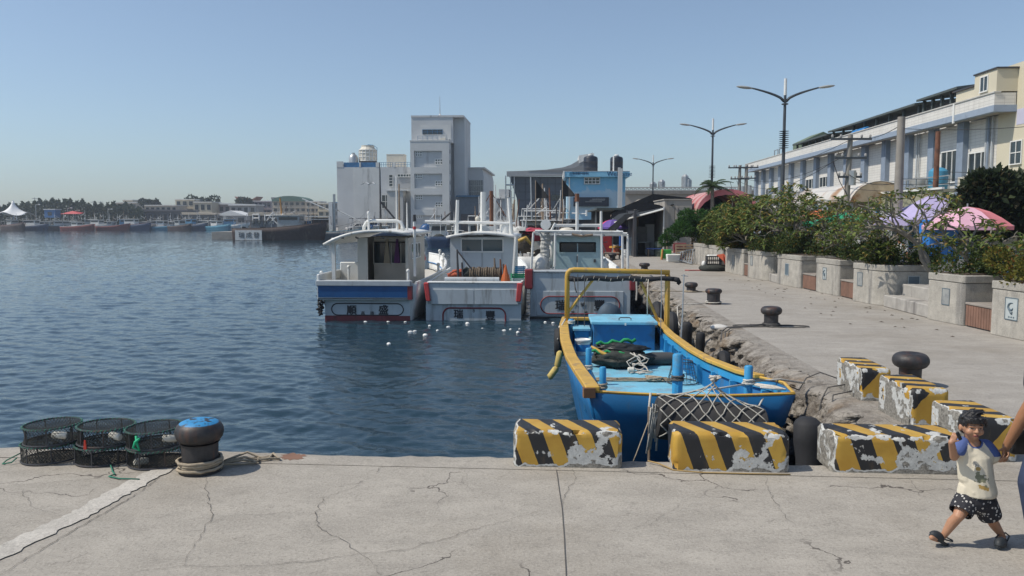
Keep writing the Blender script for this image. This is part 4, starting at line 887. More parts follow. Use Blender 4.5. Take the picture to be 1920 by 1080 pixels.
a=at(o2,921,360,32)
for dx in (-.55,.6): q=MB().tube([a,a+V((dx,0,-1.0))],.02,4); q.build('stay',RUST,b2)
tag(MB().tube([at(o2,967,444,29.6)+o2,at(o2,962,518,29.6)+o2],.05,6).build('corner_pole',WHITE),'white pole at the roof corner of the middle boat','pole')
# ---- boat next to the quay
Y3=28.5; o3=V((.93,Y3,-1.3))
b3=thing('fishing_boat','fishing boat with teal grey cabin and pole canopy, moored against the quay wall','fishing boat',o3,0,'fishing boats moored stern to the camera')
make_hull(b3,12,1.6,1.62,1.4,.6,WHITE,.8,GREYW,WHITE,WETB,taper=.35)
A=at(o3,994,511,Y3-.1); B=at(o3,1182,586,Y3-.1)
q=MB().box(A.x,B.x,-.1,.1,.0,A.z); q.build('transom',TRANS,b3,bevel=.02)
zl=at(o3,1000,545,Y3).z; q=MB().box(A.x+.22,B.x-.25,-.13,-.09,.1,zl); q.build('name_board',TRANS,b3,bevel=.01)
q=MB().box(A.x-.02,B.x+.02,-.14,.15,A.z,A.z+.07); q.build('stern_rail',GREYW,b3,bevel=.02); q=MB().box(A.x-.01,B.x+.01,-.115,.1,-.5,.06); q.build('boot_stripe',WETB,b3)
for px0,px1,y0,y1 in ((984,999,505,542),(1181,1192,520,545)):
    a=at(o3,px0,y0,Y3-.2); b=at(o3,px1,y1,Y3-.2); q=MB().box(a.x,b.x,-.22,.2,b.z,a.z); q.build('red_corner',DRED,b3,bevel=.03)
p0=at(o3,1014,555,Y3); p1=at(o3,1161,588,Y3); r=.3
q=MB().tube(rrect(p0.x,p1.x,p1.z,p0.z,r,-.14),.022,5,True); q.build('name_frame',DRED,b3)
for s,px,py,h,bo in (('瑞',1051,571,19,.034),('豐',1123.5,571.5,20,.034),('六',1078,570,7.5,.012),('號',1092,570,7.5,.012),('高',1074,585.5,7.5,.012),('雄',1098,586,7.5,.012)): put(b3,o3,s,px,py,h,Y3,-.145,bo)
Yc=30.5; k=Yc-Y3; xl=at(o3,1041,450,Yc).x; xr=at(o3,1128,450,Yc).x; zt=at(o3,1041,443,Yc).z
w0=at(o3,1051,456,Yc); w1=at(o3,1115,473,Yc)
q=MB().box(xl,w0.x,k,k+.08,.8,zt).box(w1.x,xr,k,k+.08,.8,zt).box(w0.x,w1.x,k,k+.08,.8,w1.z).box(w0.x,w1.x,k,k+.08,w0.z,zt).box(xl,xl+.08,k+.08,k+3,.8,zt).box(xr-.08,xr,k+.08,k+3,.8,zt).box(xl+.08,xr-.08,k+2.9,k+3,.8,zt); q.build('cabin_wall',TEAL,b3)
windows(b3,w0.x,w1.x,k+.03,w1.z,w0.z,2,TEAL)
q=MB().box((w0.x+w1.x)/2-.02,(w0.x+w1.x)/2+.02,k-.02,k,.85,w1.z-.07); q.build('door_trim',WHITE,b3); p=at(o3,1115,489,Yc); q=MB().box(p.x-.04,p.x+.04,k-.05,k,p.z-.06,p.z+.06); q.build('door_handle',DARK,b3)
p=at(o3,1082,486,Yc); q=MB().box(p.x-.02,p.x+.02,k-.03,k-.02,p.z-.12,p.z+.12); q.build('door_lettering',INK,b3)
q=MB().box(xl-.12,xr+.12,k-.15,k+3.2,zt,zt+.07); q.build('roof',GREYW,b3,bevel=.02)
z1=at(o3,1080,436,Yc-1).z; kk=k-1.2
for i,(py,px0,px1) in enumerate(((433,1003,1168),(436,1000,1176),(439,1004,1178))):
    a=at(o3,px0,py,Yc-1.2+i*.8); b=at(o3,px1,py+2,Yc-1.2+i*.8); q=MB().tube([a,b],.045,6); q.build('canopy_pole',WHITE,b3)
for px in (1010,1050,1090,1130,1165):
    a=at(o3,px,437,Yc-1.3); q=MB().tube([a+V((0,0,.03)),a+V((.05,2.6,.06))],.035,5); q.build('canopy_pole',GREYW,b3)
q=MB().tube([at(o3,1072,439,Yc-1.2),at(o3,1090,443,Yc-1.2),at(o3,1112,440,Yc-1.2)],.05,6); q.build('canopy_pole',WOOD,b3)
for px,px1,y0,y1 in ((1000,996,436,505),(1041,1040,436,500),(1128,1129,436,505),(1167,1167,440,505),(1177,1177,442,508)): pole(b3,o3,px1,y0,y1,Yc-1.2,.05,WHITE,px,'canopy_post')
pole(b3,o3,1082,376,434,Yc,.07,WHITE,1082); p=at(o3,1082,378,Yc); MB().cyl(p,p+V((0,0,.3)),.09,.08,8).build('mast_lamp',RUST,b3)
pole(b3,o3,1127,396,434,Yc,.06); 
for py in (421.5,424): q=MB().tube([at(o3,1038,py,Yc),at(o3,1127,py,Yc)],.035,6); q.build('roof_rail',WHITE,b3)
pole(b3,o3,1033,418,434,Yc,.05,WHITE,1041,'roof_rail'); q=MB().tube([at(o3,1072,399.5,Yc),at(o3,1100,401,Yc)],.025,5); q.build('crosstree',WHITE,b3); pole(b3,o3,1099.5,394,405,Yc,.04,WHITE,n='crosstree')
p=at(o3,1028,421,Yc-.5); q=MB().tube([p+V((-.1,-.18,0)),p+V((-.08,.12,0)),p+V((0,.3,0))],[.19,.19,.1],14); q.build('search_lamp',WHITE,b3,smooth=True); q=MB().cyl(p-V((.05,0,.5)),p-V((.05,0,.15)),.05); q.build('search_lamp_post',WHITE,b3)
p=at(o3,1022,505,Yc-.6); q=MB(); q.tube([p+V((0.02*math.sin(i),0,i*.075)) for i in range(20)],[.17+.025*(i%2) for i in range(20)],12); q.build('exhaust_hose',M('pleated hose',(.42,.42,.4),.7,.2,dirt=(.15,.13,.1),damt=.4),b3)
p=at(o3,1063,434,Yc+.6); q=MB().sph(p,(.32,.3,.16),14,8); q.build('roof_dome',CREAM,b3,smooth=True)
gearlump(1012,497,29.6,(.3,.3,.35),M('white sacking',(.55,.55,.53),.8,.2,bump=.4,bscale=20),'white sack bundle on the stern of the teal cabin boat','sack','sack_bundle',2); gearlump(1035,478,31,(.16,.2,.55),M('white sacking',(.5,.5,.5)),'upright white bundle beside the teal cabin','sack','sack_bundle',7); gearlump(1133,500,31,(.18,.4,.3),WHITE,'white foam block on the quay side of the teal cabin','foam block','foam_block',5)
q=MB().tube([at(o3,1000,509,Y3+.2)+o3,at(o3,1066,508,Y3+.2)+o3],.07,8); tag(q.build('steel_bar',STEEL),'grey steel bar lying along the stern of the teal cabin boat','bar')
q=MB().tube([at(o3,1193,522,Y3-.4)+o3,at(o3,1194,548,Y3-.4)+o3,at(o3,1193,563,Y3-.4)+o3],.03,5); tag(q.build('white_line',ROPEW),'white line hanging off the quay side corner of the teal cabin boat','line')
# crates between the boats
for px,py,Y,m,l in ((972,505,30.4,BLUE2,'blue plastic crate on the rail side of the middle boat'),(971,519,29.5,GREEN,'green plastic crate below the blue one, beside the middle boat'),(973,528,29,TEAL,'pale teal crate lowest beside the middle boat')):
    p=AY(px,py,Y); q=MB(); w_=.5;d=.34;h=.26
    q.box(-w_/2,w_/2,-d/2,d/2,0,.03)
    for z in (.06,.13,.2):
        q.box(-w_/2,w_/2,-d/2,-d/2+.02,z,z+.045).box(-w_/2,w_/2,d/2-.02,d/2,z,z+.045).box(-w_/2,-w_/2+.02,-d/2+.02,d/2-.02,z,z+.045).box(w_/2-.02,w_/2,-d/2+.02,d/2-.02,z,z+.045)
    for sx in (-1,1):
        for sy in (-1,1): q.box(sx*w_/2-.025*(sx>0),sx*w_/2+.025*(sx<0),sy*d/2-.025*(sy>0),sy*d/2+.025*(sy<0),.03,.26)
    tag(q.build('crate',m,loc=(p.x,Y,p.z-.13),rz=.2),l,'crate')
# floating scraps of foam
FOAM=M('styrofoam',(.75,.75,.72),.9,.1)
rg=random.Random(21); LB=['rounded white foam scrap afloat below the number 8','blocky white foam pair member afloat near the middle transom','white foam scrap afloat closest to open water']
fl=[(769,623,.13),(797,629,.15),(806,611,.1),(820,620,.09),(841,614,.11),(876,607,.14),(945,620,.12),(957,618,.09),(971,624,.12),(974,617,.07),(686,604,.1),(728,604,.12),(729,645,.12),(778,621,.09),(1022,604,.09),(1037,606,.1),(760,604,.09),(905,616,.06)]
for i,(px,py,s) in enumerate(fl):
    p=G(px,py,-1.3); q=MB().sph((0,0,0),(s*.7,s*.5,s*.4),8,5); q.v=[tuple(V(v)*(1+.35*noise.noise(V(v)*9+V((i*3,0,0))))) for v in q.v]
    o=q.build('foam_scrap',FOAM,loc=p,rz=rg.uniform(0,3)); tag(o,'small white scrap of foam floating on the dark water behind the moored boats','floating foam','white foam scraps floating astern of the boats')
# ================================================================ PLANTERS, BENCHES, SHRUBS AND TREES
AGG=M('exposed aggregate',(.40,.375,.33),.9,.22,speck=.75,sscale=70,scale=5,bump=.7,bscale=130,dirt=(.17,.165,.16),damt=.52,dscale=1.9,streak=True)
AGGC=M('aggregate coping',(.36,.34,.3),.9,.22,speck=.75,sscale=70,scale=5,bump=.7,bscale=130,dirt=(.17,.16,.15),damt=.36,dscale=2)
SLAT=M('brown slat timber',(.21,.115,.08),.7,.25,scale=4,dirt=(.12,.075,.055),damt=.35,streak=True)
SOIL=M('planter soil',(.07,.05,.035),.95,.3)
PLF=M('faded plaque',(.3,.31,.3),.6,.2,dirt=(.2,.21,.22),damt=.5,dscale=5); PLQ=M('plaque tile',(.42,.46,.46),.4,.15); PLB=M('plaque blue grey',(.1,.14,.17),.5,.2)
LEAF=leafmat('frangipani leaf',(.05,.095,.022),(.19,.23,.06),(.30,.22,.06),.16)
LEAF2=leafmat('hedge leaf',(.022,.05,.015),(.085,.11,.025),(.15,.1,.02),.1)
LEAF3=leafmat('golden hedge leaf',(.06,.08,.014),(.2,.17,.03),(.16,.07,.015),.15)
LEAFD=leafmat('dark tree leaf',(.012,.025,.012),(.045,.06,.025),(.07,.06,.03),.1)
LEAFG=leafmat('casuarina leaf',(.02,.075,.015),(.07,.15,.03))
BARK=M('grey bark',(.2,.18,.15),.9,.3,bump=.6,bscale=25)
def planter(label,far,near,kind,depth=1.5,h=1.04,plq=0,w_=None):
    f=V((*far,0)); n=V((*near,0)); d=(n-f); L=d.length; d.normalize(); s=V((-d.y,d.x,0))   # s points away from the water
    if s.x<0: s=-s
    t=thing('planter',label,'planter',(f.x,f.y,0),group='concrete planters along the quay')
    def pt(a,b,z): return d*a+s*b+V((0,0,z))
    if kind=='round':
        r=.5; P=[(0,0)]+[(L-r+r*math.sin(i*PI/16),r-r*math.cos(i*PI/16)) for i in range(9)]+[(L,depth),(0,depth)]
    else: P=[(0,0),(L-.04,0),(L,.04),(L,depth),(0,depth)]
    q=MB(); q.prism([pt(a,b,0) for a,b in P],(0,0,h-.16)); q.build('wall',AGG,t,bevel=.012)
    q=MB(); 
    def grow(a,b): return (a+(.012 if a>L*.5 else -.012),b-.012 if b<depth*.5 else b)
    q.prism([pt(*grow(a,b),h-.152) for a,b in P],(0,0,.152)); q.build('coping',AGGC,t,bevel=.012)
    ci=[(.17,.17),(L-.17,.17),(L-.17,depth-.05),(.17,depth-.05)]
    q=MB(); q.prism([pt(a,b,h-.02) for a,b in ci],(0,0,.035)); q.build('soil',SOIL,t)
    def plaque(a,face,z,sz,style):
        # face 0: water side; 1: near side
        q=MB()
        def fp(u,v,o): return (pt(a+u,-o,z+v) if face==0 else pt(L+o,a+u,z+v))
        def slab(u0,u1,v0,v1,o0,o1,m): m.add([fp(u0,v0,o0),fp(u1,v0,o0),fp(u1,v1,o0),fp(u0,v1,o0),fp(u0,v0,o1),fp(u1,v0,o1),fp(u1,v1,o1),fp(u0,v1,o1)],[(3,2,1,0),(4,5,6,7),(0,1,5,4),(1,2,6,5),(2,3,7,6),(3,0,4,7)])
        w2=sz[0]/2;h2=sz[1]/2
        slab(-w2,w2,-h2,h2,-.02,.008,q); p=q.build('plaque',{1:PLQ,2:PLB,3:PLF}[style],t)
        q=MB()
        for b in ((-w2,w2,h2-.015,h2),(-w2,w2,-h2,-h2+.015),(-w2,-w2+.015,-h2+.015,h2-.015),(w2-.015,w2,-h2+.015,h2-.015)): slab(b[0],b[1],b[2],b[3],.008,.013,q)
        if style==1:
            pts=[fp(.6*w2*math.cos(1.2+i*.45)*(1-i*.055),.12*h2+.42*h2*math.sin(1.2+i*.45)*(1-i*.055),.011) for i in range(12)]
            q.tube(pts,[.006+.02*math.sin(PI*i/11) for i in range(12)],5); q.tube([fp(-.3*w2,-.05*h2,.011),fp(.1*w2,-.35*h2,.011),fp(.15*w2,-.5*h2,.011)],[.02,.03,.008],5)
            for i in range(3): slab(-.4*w2+i*.35*w2,-.2*w2+i*.35*w2,-.8*h2,-.68*h2,.008,.012,q)
        q.build('plaque_emblem',PLB if style!=2 else PLQ,p)
    if plq: 
        for a,fc,z,sz,st in plq: plaque(a,fc,z,sz,st)
    return t,d,s,L
U={}
def dp(n,*a,**k): U[n]=planter(*a,**k); 
dp('A','near straight planter with a wave emblem plaque, cut off by the picture edge',(8.4,15.78),(8.85,12.6),'sq',plq=[(.55,0,.55,(.34,.42),1)])
dp('B','streaked straight planter between the short steps and the widest slatted bench',(8.28,18.14),(8.46,16.98),'sq',plq=[(.62,0,.56,(.26,.36),3)])
dp('C','round cornered planter with two plaques beside the short concrete steps',(8.1,22.13),(8.32,20.75),'round',plq=[(.35,0,.62,(.26,.36),3),(.85,1,.62,(.32,.3),2)])
dp('D','straight planter with one blue wave plaque next to the round cornered one',(8.0,24.9),(8.15,23.4),'sq',plq=[(.6,0,.6,(.26,.36),1)])
dp('E','straight planter with a darker plaque, one bench beyond the wave plaque planter',(7.65,27.9),(7.87,26.1),'sq',plq=[(.8,0,.55,(.3,.4),2)])
dp('F','round cornered planter with yellow stains and a square plaque beside low steps',(7.38,31.0),(7.6,29.2),'round',plq=[(.9,1,.66,(.34,.3),2),(.4,0,.66,(.25,.35),3)])
dp('G','straight planter right behind the orange tarp and black crates',(7.2,34.2),(7.4,31.9),'sq',plq=[(1.1,0,.55,(.3,.4),3)])
dp('H','narrow straight planter half hidden behind the black crates',(7.1,37.2),(7.25,35.1),'sq')
dp('I','farthest round planter behind the leaning ladder',(6.95,40.6),(7.1,38.2),'round')
def bench(label,a,b,dz=.5,dep=.78):
    a=V((*a,0)); b=V((*b,0)); d=(b-a); L=d.length; d.normalize(); s=V((-d.y,d.x,0)); s=s if s.x>0 else -s
    t=thing('bench',label,'bench',(a.x,a.y,0),group='slatted benches between the planters')
    n=max(5,int(L/.085)); q=MB()
    for i in range(n):
        u0=L*i/n+.006; u1=L*(i+1)/n-.006; P=[d*u0-s*.0,d*u1-s*.0,d*u1+s*.03,d*u0+s*.03]; q.prism([p+V((0,0,.03)) for p in P],(0,0,dz-.075))
    q.build('slat_front',SLAT,t)
    q=MB(); P=[-s*.02,d*L-s*.02,d*L+s*dep,s*dep]; q.prism([p+V((0,0,dz-.04)) for p in P],(0,0,.045)); q.build('seat',M('bench top stone',(.27,.24,.21),.8,.2),t,bevel=.008)
    q=MB(); P=[s*.035,d*L+s*.035,d*L+s*dep,s*dep]; q.prism([p for p in P],(0,0,dz-.045)); q.build('core',DARK,t)
    q=MB(); P=[s*dep,d*L+s*dep,d*L+s*(dep+.5),s*(dep+.5)]; q.prism(P,(0,0,1.0)); q.build('back_wall',AGG,t)
bench('widest brown slatted bench, between the emblem plaque planter and the streaked one',(8.5,16.93),(8.56,15.83))
bench('slatted bench next to the round cornered planter with two plaques',(8.2,23.33),(8.25,22.2))
bench('slatted bench between the two straight planters in the middle',(7.95,26.03),(8.02,25.0))
bench('slatted bench beside the yellow stained round planter',(7.45,31.83),(7.5,31.06))
bench('narrow bench beyond the orange tarp',(7.3,35.05),(7.35,34.3))
def steps(label,x,y0,y1,h1,h2):
    t=thing('steps',label,'steps',(x,y0,0),group='short concrete steps between planters')
    q=MB().box(.0,.45,0,y1-y0,0,h1); q.build('lower_step',CONC,t,bevel=.02); q=MB().box(.45,1.2,0,y1-y0,0,h2); q.build('upper_step',CONC,t,bevel=.02)
steps('two stained concrete steps beside the streaked planter',8.35,18.2,20.7,.3,.58); steps('low concrete steps beside the yellow stained round planter',7.7,28.0,29.15,.28,.5)
# ---- hedges
def hedge_mesh(n,L,D,H,rng,size=.045):
    mb=MB()
    cl=[(rng.uniform(0,L),rng.uniform(0,D),rng.uniform(.25,1)*H,rng.uniform(.22,.42)) for _ in range(max(6,int(L*7)))]
    for i in range(n):
        c=rng.choice(cl); v=V((rng.gauss(0,1),rng.gauss(0,1),rng.gauss(0,1))).normalized()*c[3]*rng.uniform(.55,1.05)
        p=V((c[0],c[1],c[2]-c[3]*.4))+v
        if p.z<-.05: p.z=rng.uniform(0,.2)
        d=(v.normalized()+V((rng.uniform(-.7,.7),rng.uniform(-.7,.7),rng.uniform(-.2,.9)))).normalized(); s=d.orthogonal().normalized(); s=(Matrix.Rotation(rng.uniform(0,6),3,d)@s)
        l=size*rng.uniform(.7,1.5); w_=l*.4; m=p+d*l*.5+s.cross(d)*l*.12
        mb.add([p,m+s*w_,p+d*l,m-s*w_],[(0,1,2,3)])
    return mb
rng=random.Random(77)
HL={'A':('golden green clipped hedge in the planter cut off by the picture edge',LEAF3),'B':('dark green hedge above the streaked planter',LEAF2),'C':('dark bushy hedge above the two plaque round planter',LEAF2),'D':('olive hedge over the wave plaque planter',LEAF2),'E':('dark hedge over the darker plaque planter',LEAF2),'F':('dense dark hedge over the yellow stained round planter',LEAF2),'G':('rusty green hedge behind the orange tarp',LEAF3),'H':('low hedge in the narrow half hidden planter',LEAF2),'I':('low hedge in the planter behind the ladder',LEAF2)}
for k,(t,d,s,L) in U.items():
    o=t.location; D=1.5; H=.5 if k not in 'GHI' else .45
    mb=hedge_mesh(int(3400*max(1,L)),L+.5,D,H,rng,.052 if k in 'AB' else .06)
    ang=math.atan2(d.y,d.x); 
    # local x along d, local y along s
    vs=[]
    for p in mb.v: q_=d*(p[0]-.25)+s*(p[1]+.12); vs.append((q_.x,q_.y,p[2]+.03))
    mb.v=vs; ob=mb.build('hedge',HL[k][1],loc=(o.x,o.y,1.04)); tag(ob,HL[k][0],'hedge','hedges growing in the planters')
# extra hedge along the back so no gaps show
# ---- frangipani trees
def frangipani(label,x,y,seed,h=2.2,spread=1.5,levels=4,dense=1.,lean=(0,0),mat=LEAF,leaf=.26,z0=1.0,base=2,twig=.7):
    r_=random.Random(seed); t=thing('frangipani_tree',label,'tree',(x,y,z0),group='frangipani trees in the planters')
    w_=MB(); f=MB(); tips=[]
    def br(p,d,l,rad,lv):
        mid=p+d*l*.5+V((r_.uniform(-1,1),r_.uniform(-1,1),r_.uniform(-.2,.5)))*l*.1; e=p+d*l
        w_.tube([p,mid,e],[rad,rad*.85,rad*.72],5,cap=False)
        if lv==0: tips.append((e,d)); return
        n=2 if r_.random()<.45 else 3; a0=r_.uniform(0,6.3)
        for i in range(n):
            a=a0+2*PI*i/n+r_.uniform(-.4,.4); o_=d.orthogonal().normalized(); o_=Matrix.Rotation(a,3,d)@o_
            k=r_.uniform(.55,1.05); nd=(d+o_*k); nd.z=nd.z*.75+.12; nd.normalize()
            br(e,nd,l*r_.uniform(.68,.9)*(1 if lv>1 else twig),rad*.66,lv-1)
    l0=h*.2
    for b in range(base):
        a=r_.uniform(0,6.3); br(V((.15*math.cos(a),.15*math.sin(a),-.1)),V((spread*.35*math.cos(a)+lean[0],spread*.35*math.sin(a)+lean[1],1)).normalized(),l0*r_.uniform(.85,1.2),.07,levels)
    for e,d in tips:
        if r_.random()>dense: continue
        n=r_.randint(7,11) if levels>4 else r_.randint(5,8)
        for i in range(n):
            a=2*PI*i/n+r_.uniform(-.3,.3); el=r_.uniform(-.35,.75); v=V((math.cos(a)*math.cos(el),math.sin(a)*math.cos(el),math.sin(el))); L=leaf*r_.uniform(.65,1.2)
            s=v.cross(V((0,0,1))).normalized(); up=s.cross(v); m=e+v*L*.55; W=L*.17
            tip=e+v*L+V((0,0,-L*r_.uniform(.05,.4)))
            f.add([e,m+s*W+up*L*.06,tip,m-s*W+up*L*.06],[(0,1,2,3)])
    w_.build('branches',BARK,t); f.build('crown',mat,t)
    return t
FT=[('tall dense frangipani nearest the red striped tent',8.5,37.5,1,3.3,1.3,5,1,(0,0)),('broad dense frangipani over the farthest planters',8.2,34.6,2,2.9,1.8,5,1,(-.2,-.1)),
('rounded frangipani in front of the red striped tent',8.9,33.2,3,4.1,1.3,5,1,(0,0)),('frangipani spreading behind the black crates',8.0,32.3,4,2.6,1.8,5,1,(-.3,0)),
('frangipani with bare stems above the yellow stained planter',8.9,30.0,5,3.2,1.7,5,.9,(.1,-.1)),('frangipani in front of the rusty sheet roof',9.0,27.2,6,2.8,1.6,5,.6,(.1,0)),
('sparse frangipani in front of the green canopy',9.1,24.8,7,2.4,1.5,4,.7,(.1,-.2)),('leaning frangipani with pale branches reaching over the hedge',9.1,22.0,8,2.2,1.9,4,.85,(-.25,.1)),
('upright sparse frangipani beside the thick grey pole',9.6,20.6,9,3.6,1.3,4,.8,(0,0)),('frangipani in front of the pink umbrella',9.5,18.6,10,2.4,1.6,4,.75,(.2,.1)),
('frangipani above the emblem plaque planter',10.2,15.6,12,2.1,1.7,4,.75,(.25,0))]
for a in FT: frangipani(a[0],*a[1:7],dense=a[7],lean=a[8],leaf=.21 if a[2]<30 else .26)
# green feathery shrub at the far end of the planters
def leafball(name,label,cat,loc,blobs,n,size,mat,seed,trunk=None,group=None,narrow=.4,parts=True):
    r_=random.Random(seed); t=thing(name,label,cat,loc,group=group); f=MB()
    for i in range(n):
        c=r_.choice(blobs); v=V((r_.gauss(0,1),r_.gauss(0,1),r_.gauss(0,1))).normalized(); rr=r_.uniform(.35,1)**.5
        p=V((c[0]+v.x*c[3]*rr,c[1]+v.y*c[3]*rr,c[2]+v.z*c[4]*rr))
        d=(v+V((r_.uniform(-.8,.8),r_.uniform(-.8,.8),r_.uniform(-.6,.8)))).normalized(); s=Matrix.Rotation(r_.uniform(0,6),3,d)@d.orthogonal().normalized(); l=size*r_.uniform(.6,1.5); m=p+d*l*.5+s.cross(d)*l*.1
        f.add([p,m+s*l*narrow,p+d*l,m-s*l*narrow],[(0,1,2,3)])
    f.build('crown',mat,t)
    if trunk:
        w_=MB(); w_.tube([(0,0,0),(.05,.03,trunk[0]*.5),(0,0,trunk[0])],[trunk[1],trunk[1]*.8,trunk[1]*.6],6)
        for c in blobs: w_.tube([(0,0,trunk[0]*.8),V((c[0]*.5,c[1]*.5,(trunk[0]+c[2])*.5)),(c[0],c[1],c[2])],[trunk[1]*.5,trunk[1]*.35,trunk[1]*.15],5)
        w_.build('trunk',BARK,t)
    return t
r_=random.Random(31)
bl=[(r_.uniform(-1.2,1.2),r_.uniform(-.8,.8),r_.uniform(.6,2.1),r_.uniform(.35,.6),r_.uniform(.25,.45)) for _ in range(14)]+[(-1.6,-.2,.9,.4,.3),(-1.2,-.3,1.2,.45,.3),(-1.9,-.1,.6,.3,.25)]
leafball('feathery_shrub','bright green feathery shrub leaning over the ladder','shrub',(7.6,41.5,.55),bl,9000,.16,LEAFG,5,(1.,.1),narrow=.14)
# dark broad tree behind the pink umbrella
bl=[(r_.uniform(-2.,2.),r_.uniform(-1.2,1.2),2.6+r_.uniform(-.5,.75),r_.uniform(.6,1.0),r_.uniform(.45,.7)) for _ in range(20)]
leafball('dark_tree','broad dark leaved tree behind the pink umbrella at the picture edge','tree',(16.3,29.0,0),bl,11000,.26,LEAFD,6,(2.3,.16),narrow=.3)
# palm
p=AX(1336,345,9.6); pm=thing('palm_tree','palm tree with windswept fronds beside the red striped tent','palm tree',(9.6,p.y,0))
H=AX(1336,350,9.6).z
MB().tube([(0,0,0),(.03,0,H*.5),(0,0,H)],[.16,.12,.1],8).build('trunk',BARK,pm)
f=MB(); r_=random.Random(8)
for i in range(17):
    a=2*PI*i/17+r_.uniform(-.2,.2); el=r_.uniform(-.1,1.15); L=r_.uniform(1.15,1.6); pts=[]
    for j in range(9):
        u=j/8; rr=L*u; pts.append(V((math.cos(a)*rr*math.cos(el)+.25*u*u,math.sin(a)*rr*math.cos(el),H+rr*math.sin(el)-L*.55*u*u)))
    f.tube(pts,.02,3)
    for j in range(1,9):
        for k in range(3):
            b=pts[j-1].lerp(pts[j],k/3); d=(pts[j]-pts[j-1]).normalized(); s=d.cross(V((0,0,1))); s=s.normalized() if s.length>.1 else V((1,0,0))
            for sg in (1,-1):
                l=.42*math.sin(PI*min(1,(j+k/3)/9*.9+.1)); e=b+(s*sg+d*.7+V((0,0,-.35))).normalized()*l; f.add([b,b+d*.05,e],[(0,1,2)])
f.build('crown',leafmat('palm leaf',(.02,.045,.015),(.06,.09,.03)),pm)
# ================================================================ BUILDINGS
GREYC=M('grey render wall',(.55,.555,.55),.8,.08,scale=.3,dirt=(.25,.25,.25),damt=.35,dscale=.35,streak=True)
GREYC2=M('paler grey render',(.6,.6,.58),.8,.08,scale=.3,dirt=(.28,.28,.27),damt=.3,dscale=.35,streak=True)
BRAIL=M('blue railing',(.04,.17,.33),.5,.1)
def pcs(t,name,mat,*boxes,**k):
    q=MB()
    for b in boxes: q.box(*b)
    return q.build(name,mat,t,**k)
# ---- ice plant tower with lower wing (150 m away)
T=thing('tower_building','tall grey slab tower with a lower windowless wing and blue roof railings','building',(-41,150,0))
def tx(px): return AY(px,400,150).x+41
def tz(py): return AY(800,py,150).z
X0,X1,X2,X3,X4=tx(633),tx(773),tx(782),tx(843),tx(870)
ZR=tz(313); ZT=tz(220); ZM=tz(268)
pcs(T,'wall',GREYC,(X0,X1,0,16,0,ZR))
pcs(T,'parapet',GREYC2,(X0,tx(645),-.05,.3,ZR,tz(302)),(X0,X0+.3,.3,16,ZR,tz(304)),(tx(675),tx(678),-.05,.3,ZR,tz(304)),(tx(706),tx(712),-.05,.3,ZR,tz(304)),(tx(738),tx(742),-.05,.3,ZR,tz(304)))
pcs(T,'wall_band',GREYC2,(tx(664),tx(712),-.08,-.002,0,ZR-.25))
def railing(t,x0,x1,y,z0,z1,n,m=BRAIL,w_=.06):
    q=MB(); q.box(x0,x1,y,y+w_,z1-w_,z1); q.box(x0,x1,y,y+w_,(z0+z1)/2-w_/2,(z0+z1)/2+w_/2)
    for i in range(n+1): x=x0+(x1-x0)*i/n; q.box(x-w_/2,x+w_/2,y-w_,y,z0,z1)
    return q.build('railing',m,t)
q=MB().box(tx(646),tx(675),.1,.16,ZR,tz(304)).box(tx(678),tx(706),.1,.16,ZR,tz(304)); q.build('railing_panel',M('blue rail panel',(.03,.15,.32),.5,.3),T)
railing(T,tx(712),tx(737),.1,ZR,tz(304),6); railing(T,tx(742),tx(770),.1,ZR,tz(304),5)
# tower block
TW=7.
q=MB().box(X1,X2,0,2,0,ZT).box(X2,tx(850),.0,12,ZM,tz(220)+0).box(tx(850),X4,1.6,12,0,ZT).box(X2,tx(850),2.2,12,0,ZM); q.build('tower_wall',GREYC,T)
pcs(T,'roof_slab',GREYC,(X1-.05,X4+.05,-.1,12.05,ZT+.002,ZT+.35))
# stair block in front with recessed bays
FLOORS=[(285,315),(327,354),(366,393),(404,420)]
q=MB(); xa,xb=tx(782),tx(833); xc=tx(846)
zs=[tz(262)]
q.box(xb,xc,-2.6,0,0,tz(268)); q.box(X1+.2,xa,-2.6,0,0,tz(268))
prev=tz(268)
for y0,y1 in FLOORS: q.box(xa,xb,-2.6,-2.2,tz(y0),prev); prev=tz(y1)
q.box(xa,xb,-2.6,-2.2,0,prev); q.build('stair_wall',GREYC2,T)
pcs(T,'bay_wall',GREYC,(xa,xb,-2.19,-2.0,0,tz(268)))
for y0,y1 in FLOORS:
    zb,zt_=tz(y1),tz(y0)
    for (px0,px1,pa,pb) in ((784,796,.02,.32),(820,833.5,.5,.82)):
        q=MB(); g=MB(); x0,x1=tx(px0),tx(px1); h_=zt_-zb; za,zc=zt_-h_*pb,zt_-h_*pa
        g.box(x0,x1,-2.22,-2.2,za,zc); 
        for i in range(4): x=x0+(x1-x0)*i/3; q.box(x-.09,x+.09,-2.28,-2.22,za,zc)
        for zz in (za,(za+zc)/2,zc): q.box(x0,x1,-2.29,-2.21,zz-.08,zz+.08)
        f=q.build('window',WHITE,T); g.build('pane',GLASS,f)
pcs(T,'stair_roof',GREYC2,(X1+.15,xc+.05,-2.65,.0,tz(268)+.002,tz(268)+.25))
railing(T,tx(789),tx(826),-2.5,tz(268)+.25,tz(267)+.95,4); 
q=MB().box(tx(794),tx(831),-.12,-.06,tz(252),tz(243)); f=q.build('balcony_opening',GLASS,T); railing(T,tx(794),tx(831),-.2,tz(252),tz(243),4)
pcs(T,'upper_panel',GREYC2,(tx(790),tx(847),-.06,-.004,tz(262),tz(235)))
q=MB()
for i in range(8): q.box(xc-.02,xc+.03,-1.6,-1.1,3+i*1.9,3.7+i*1.9)
q.build('side_window',GLASS,T)
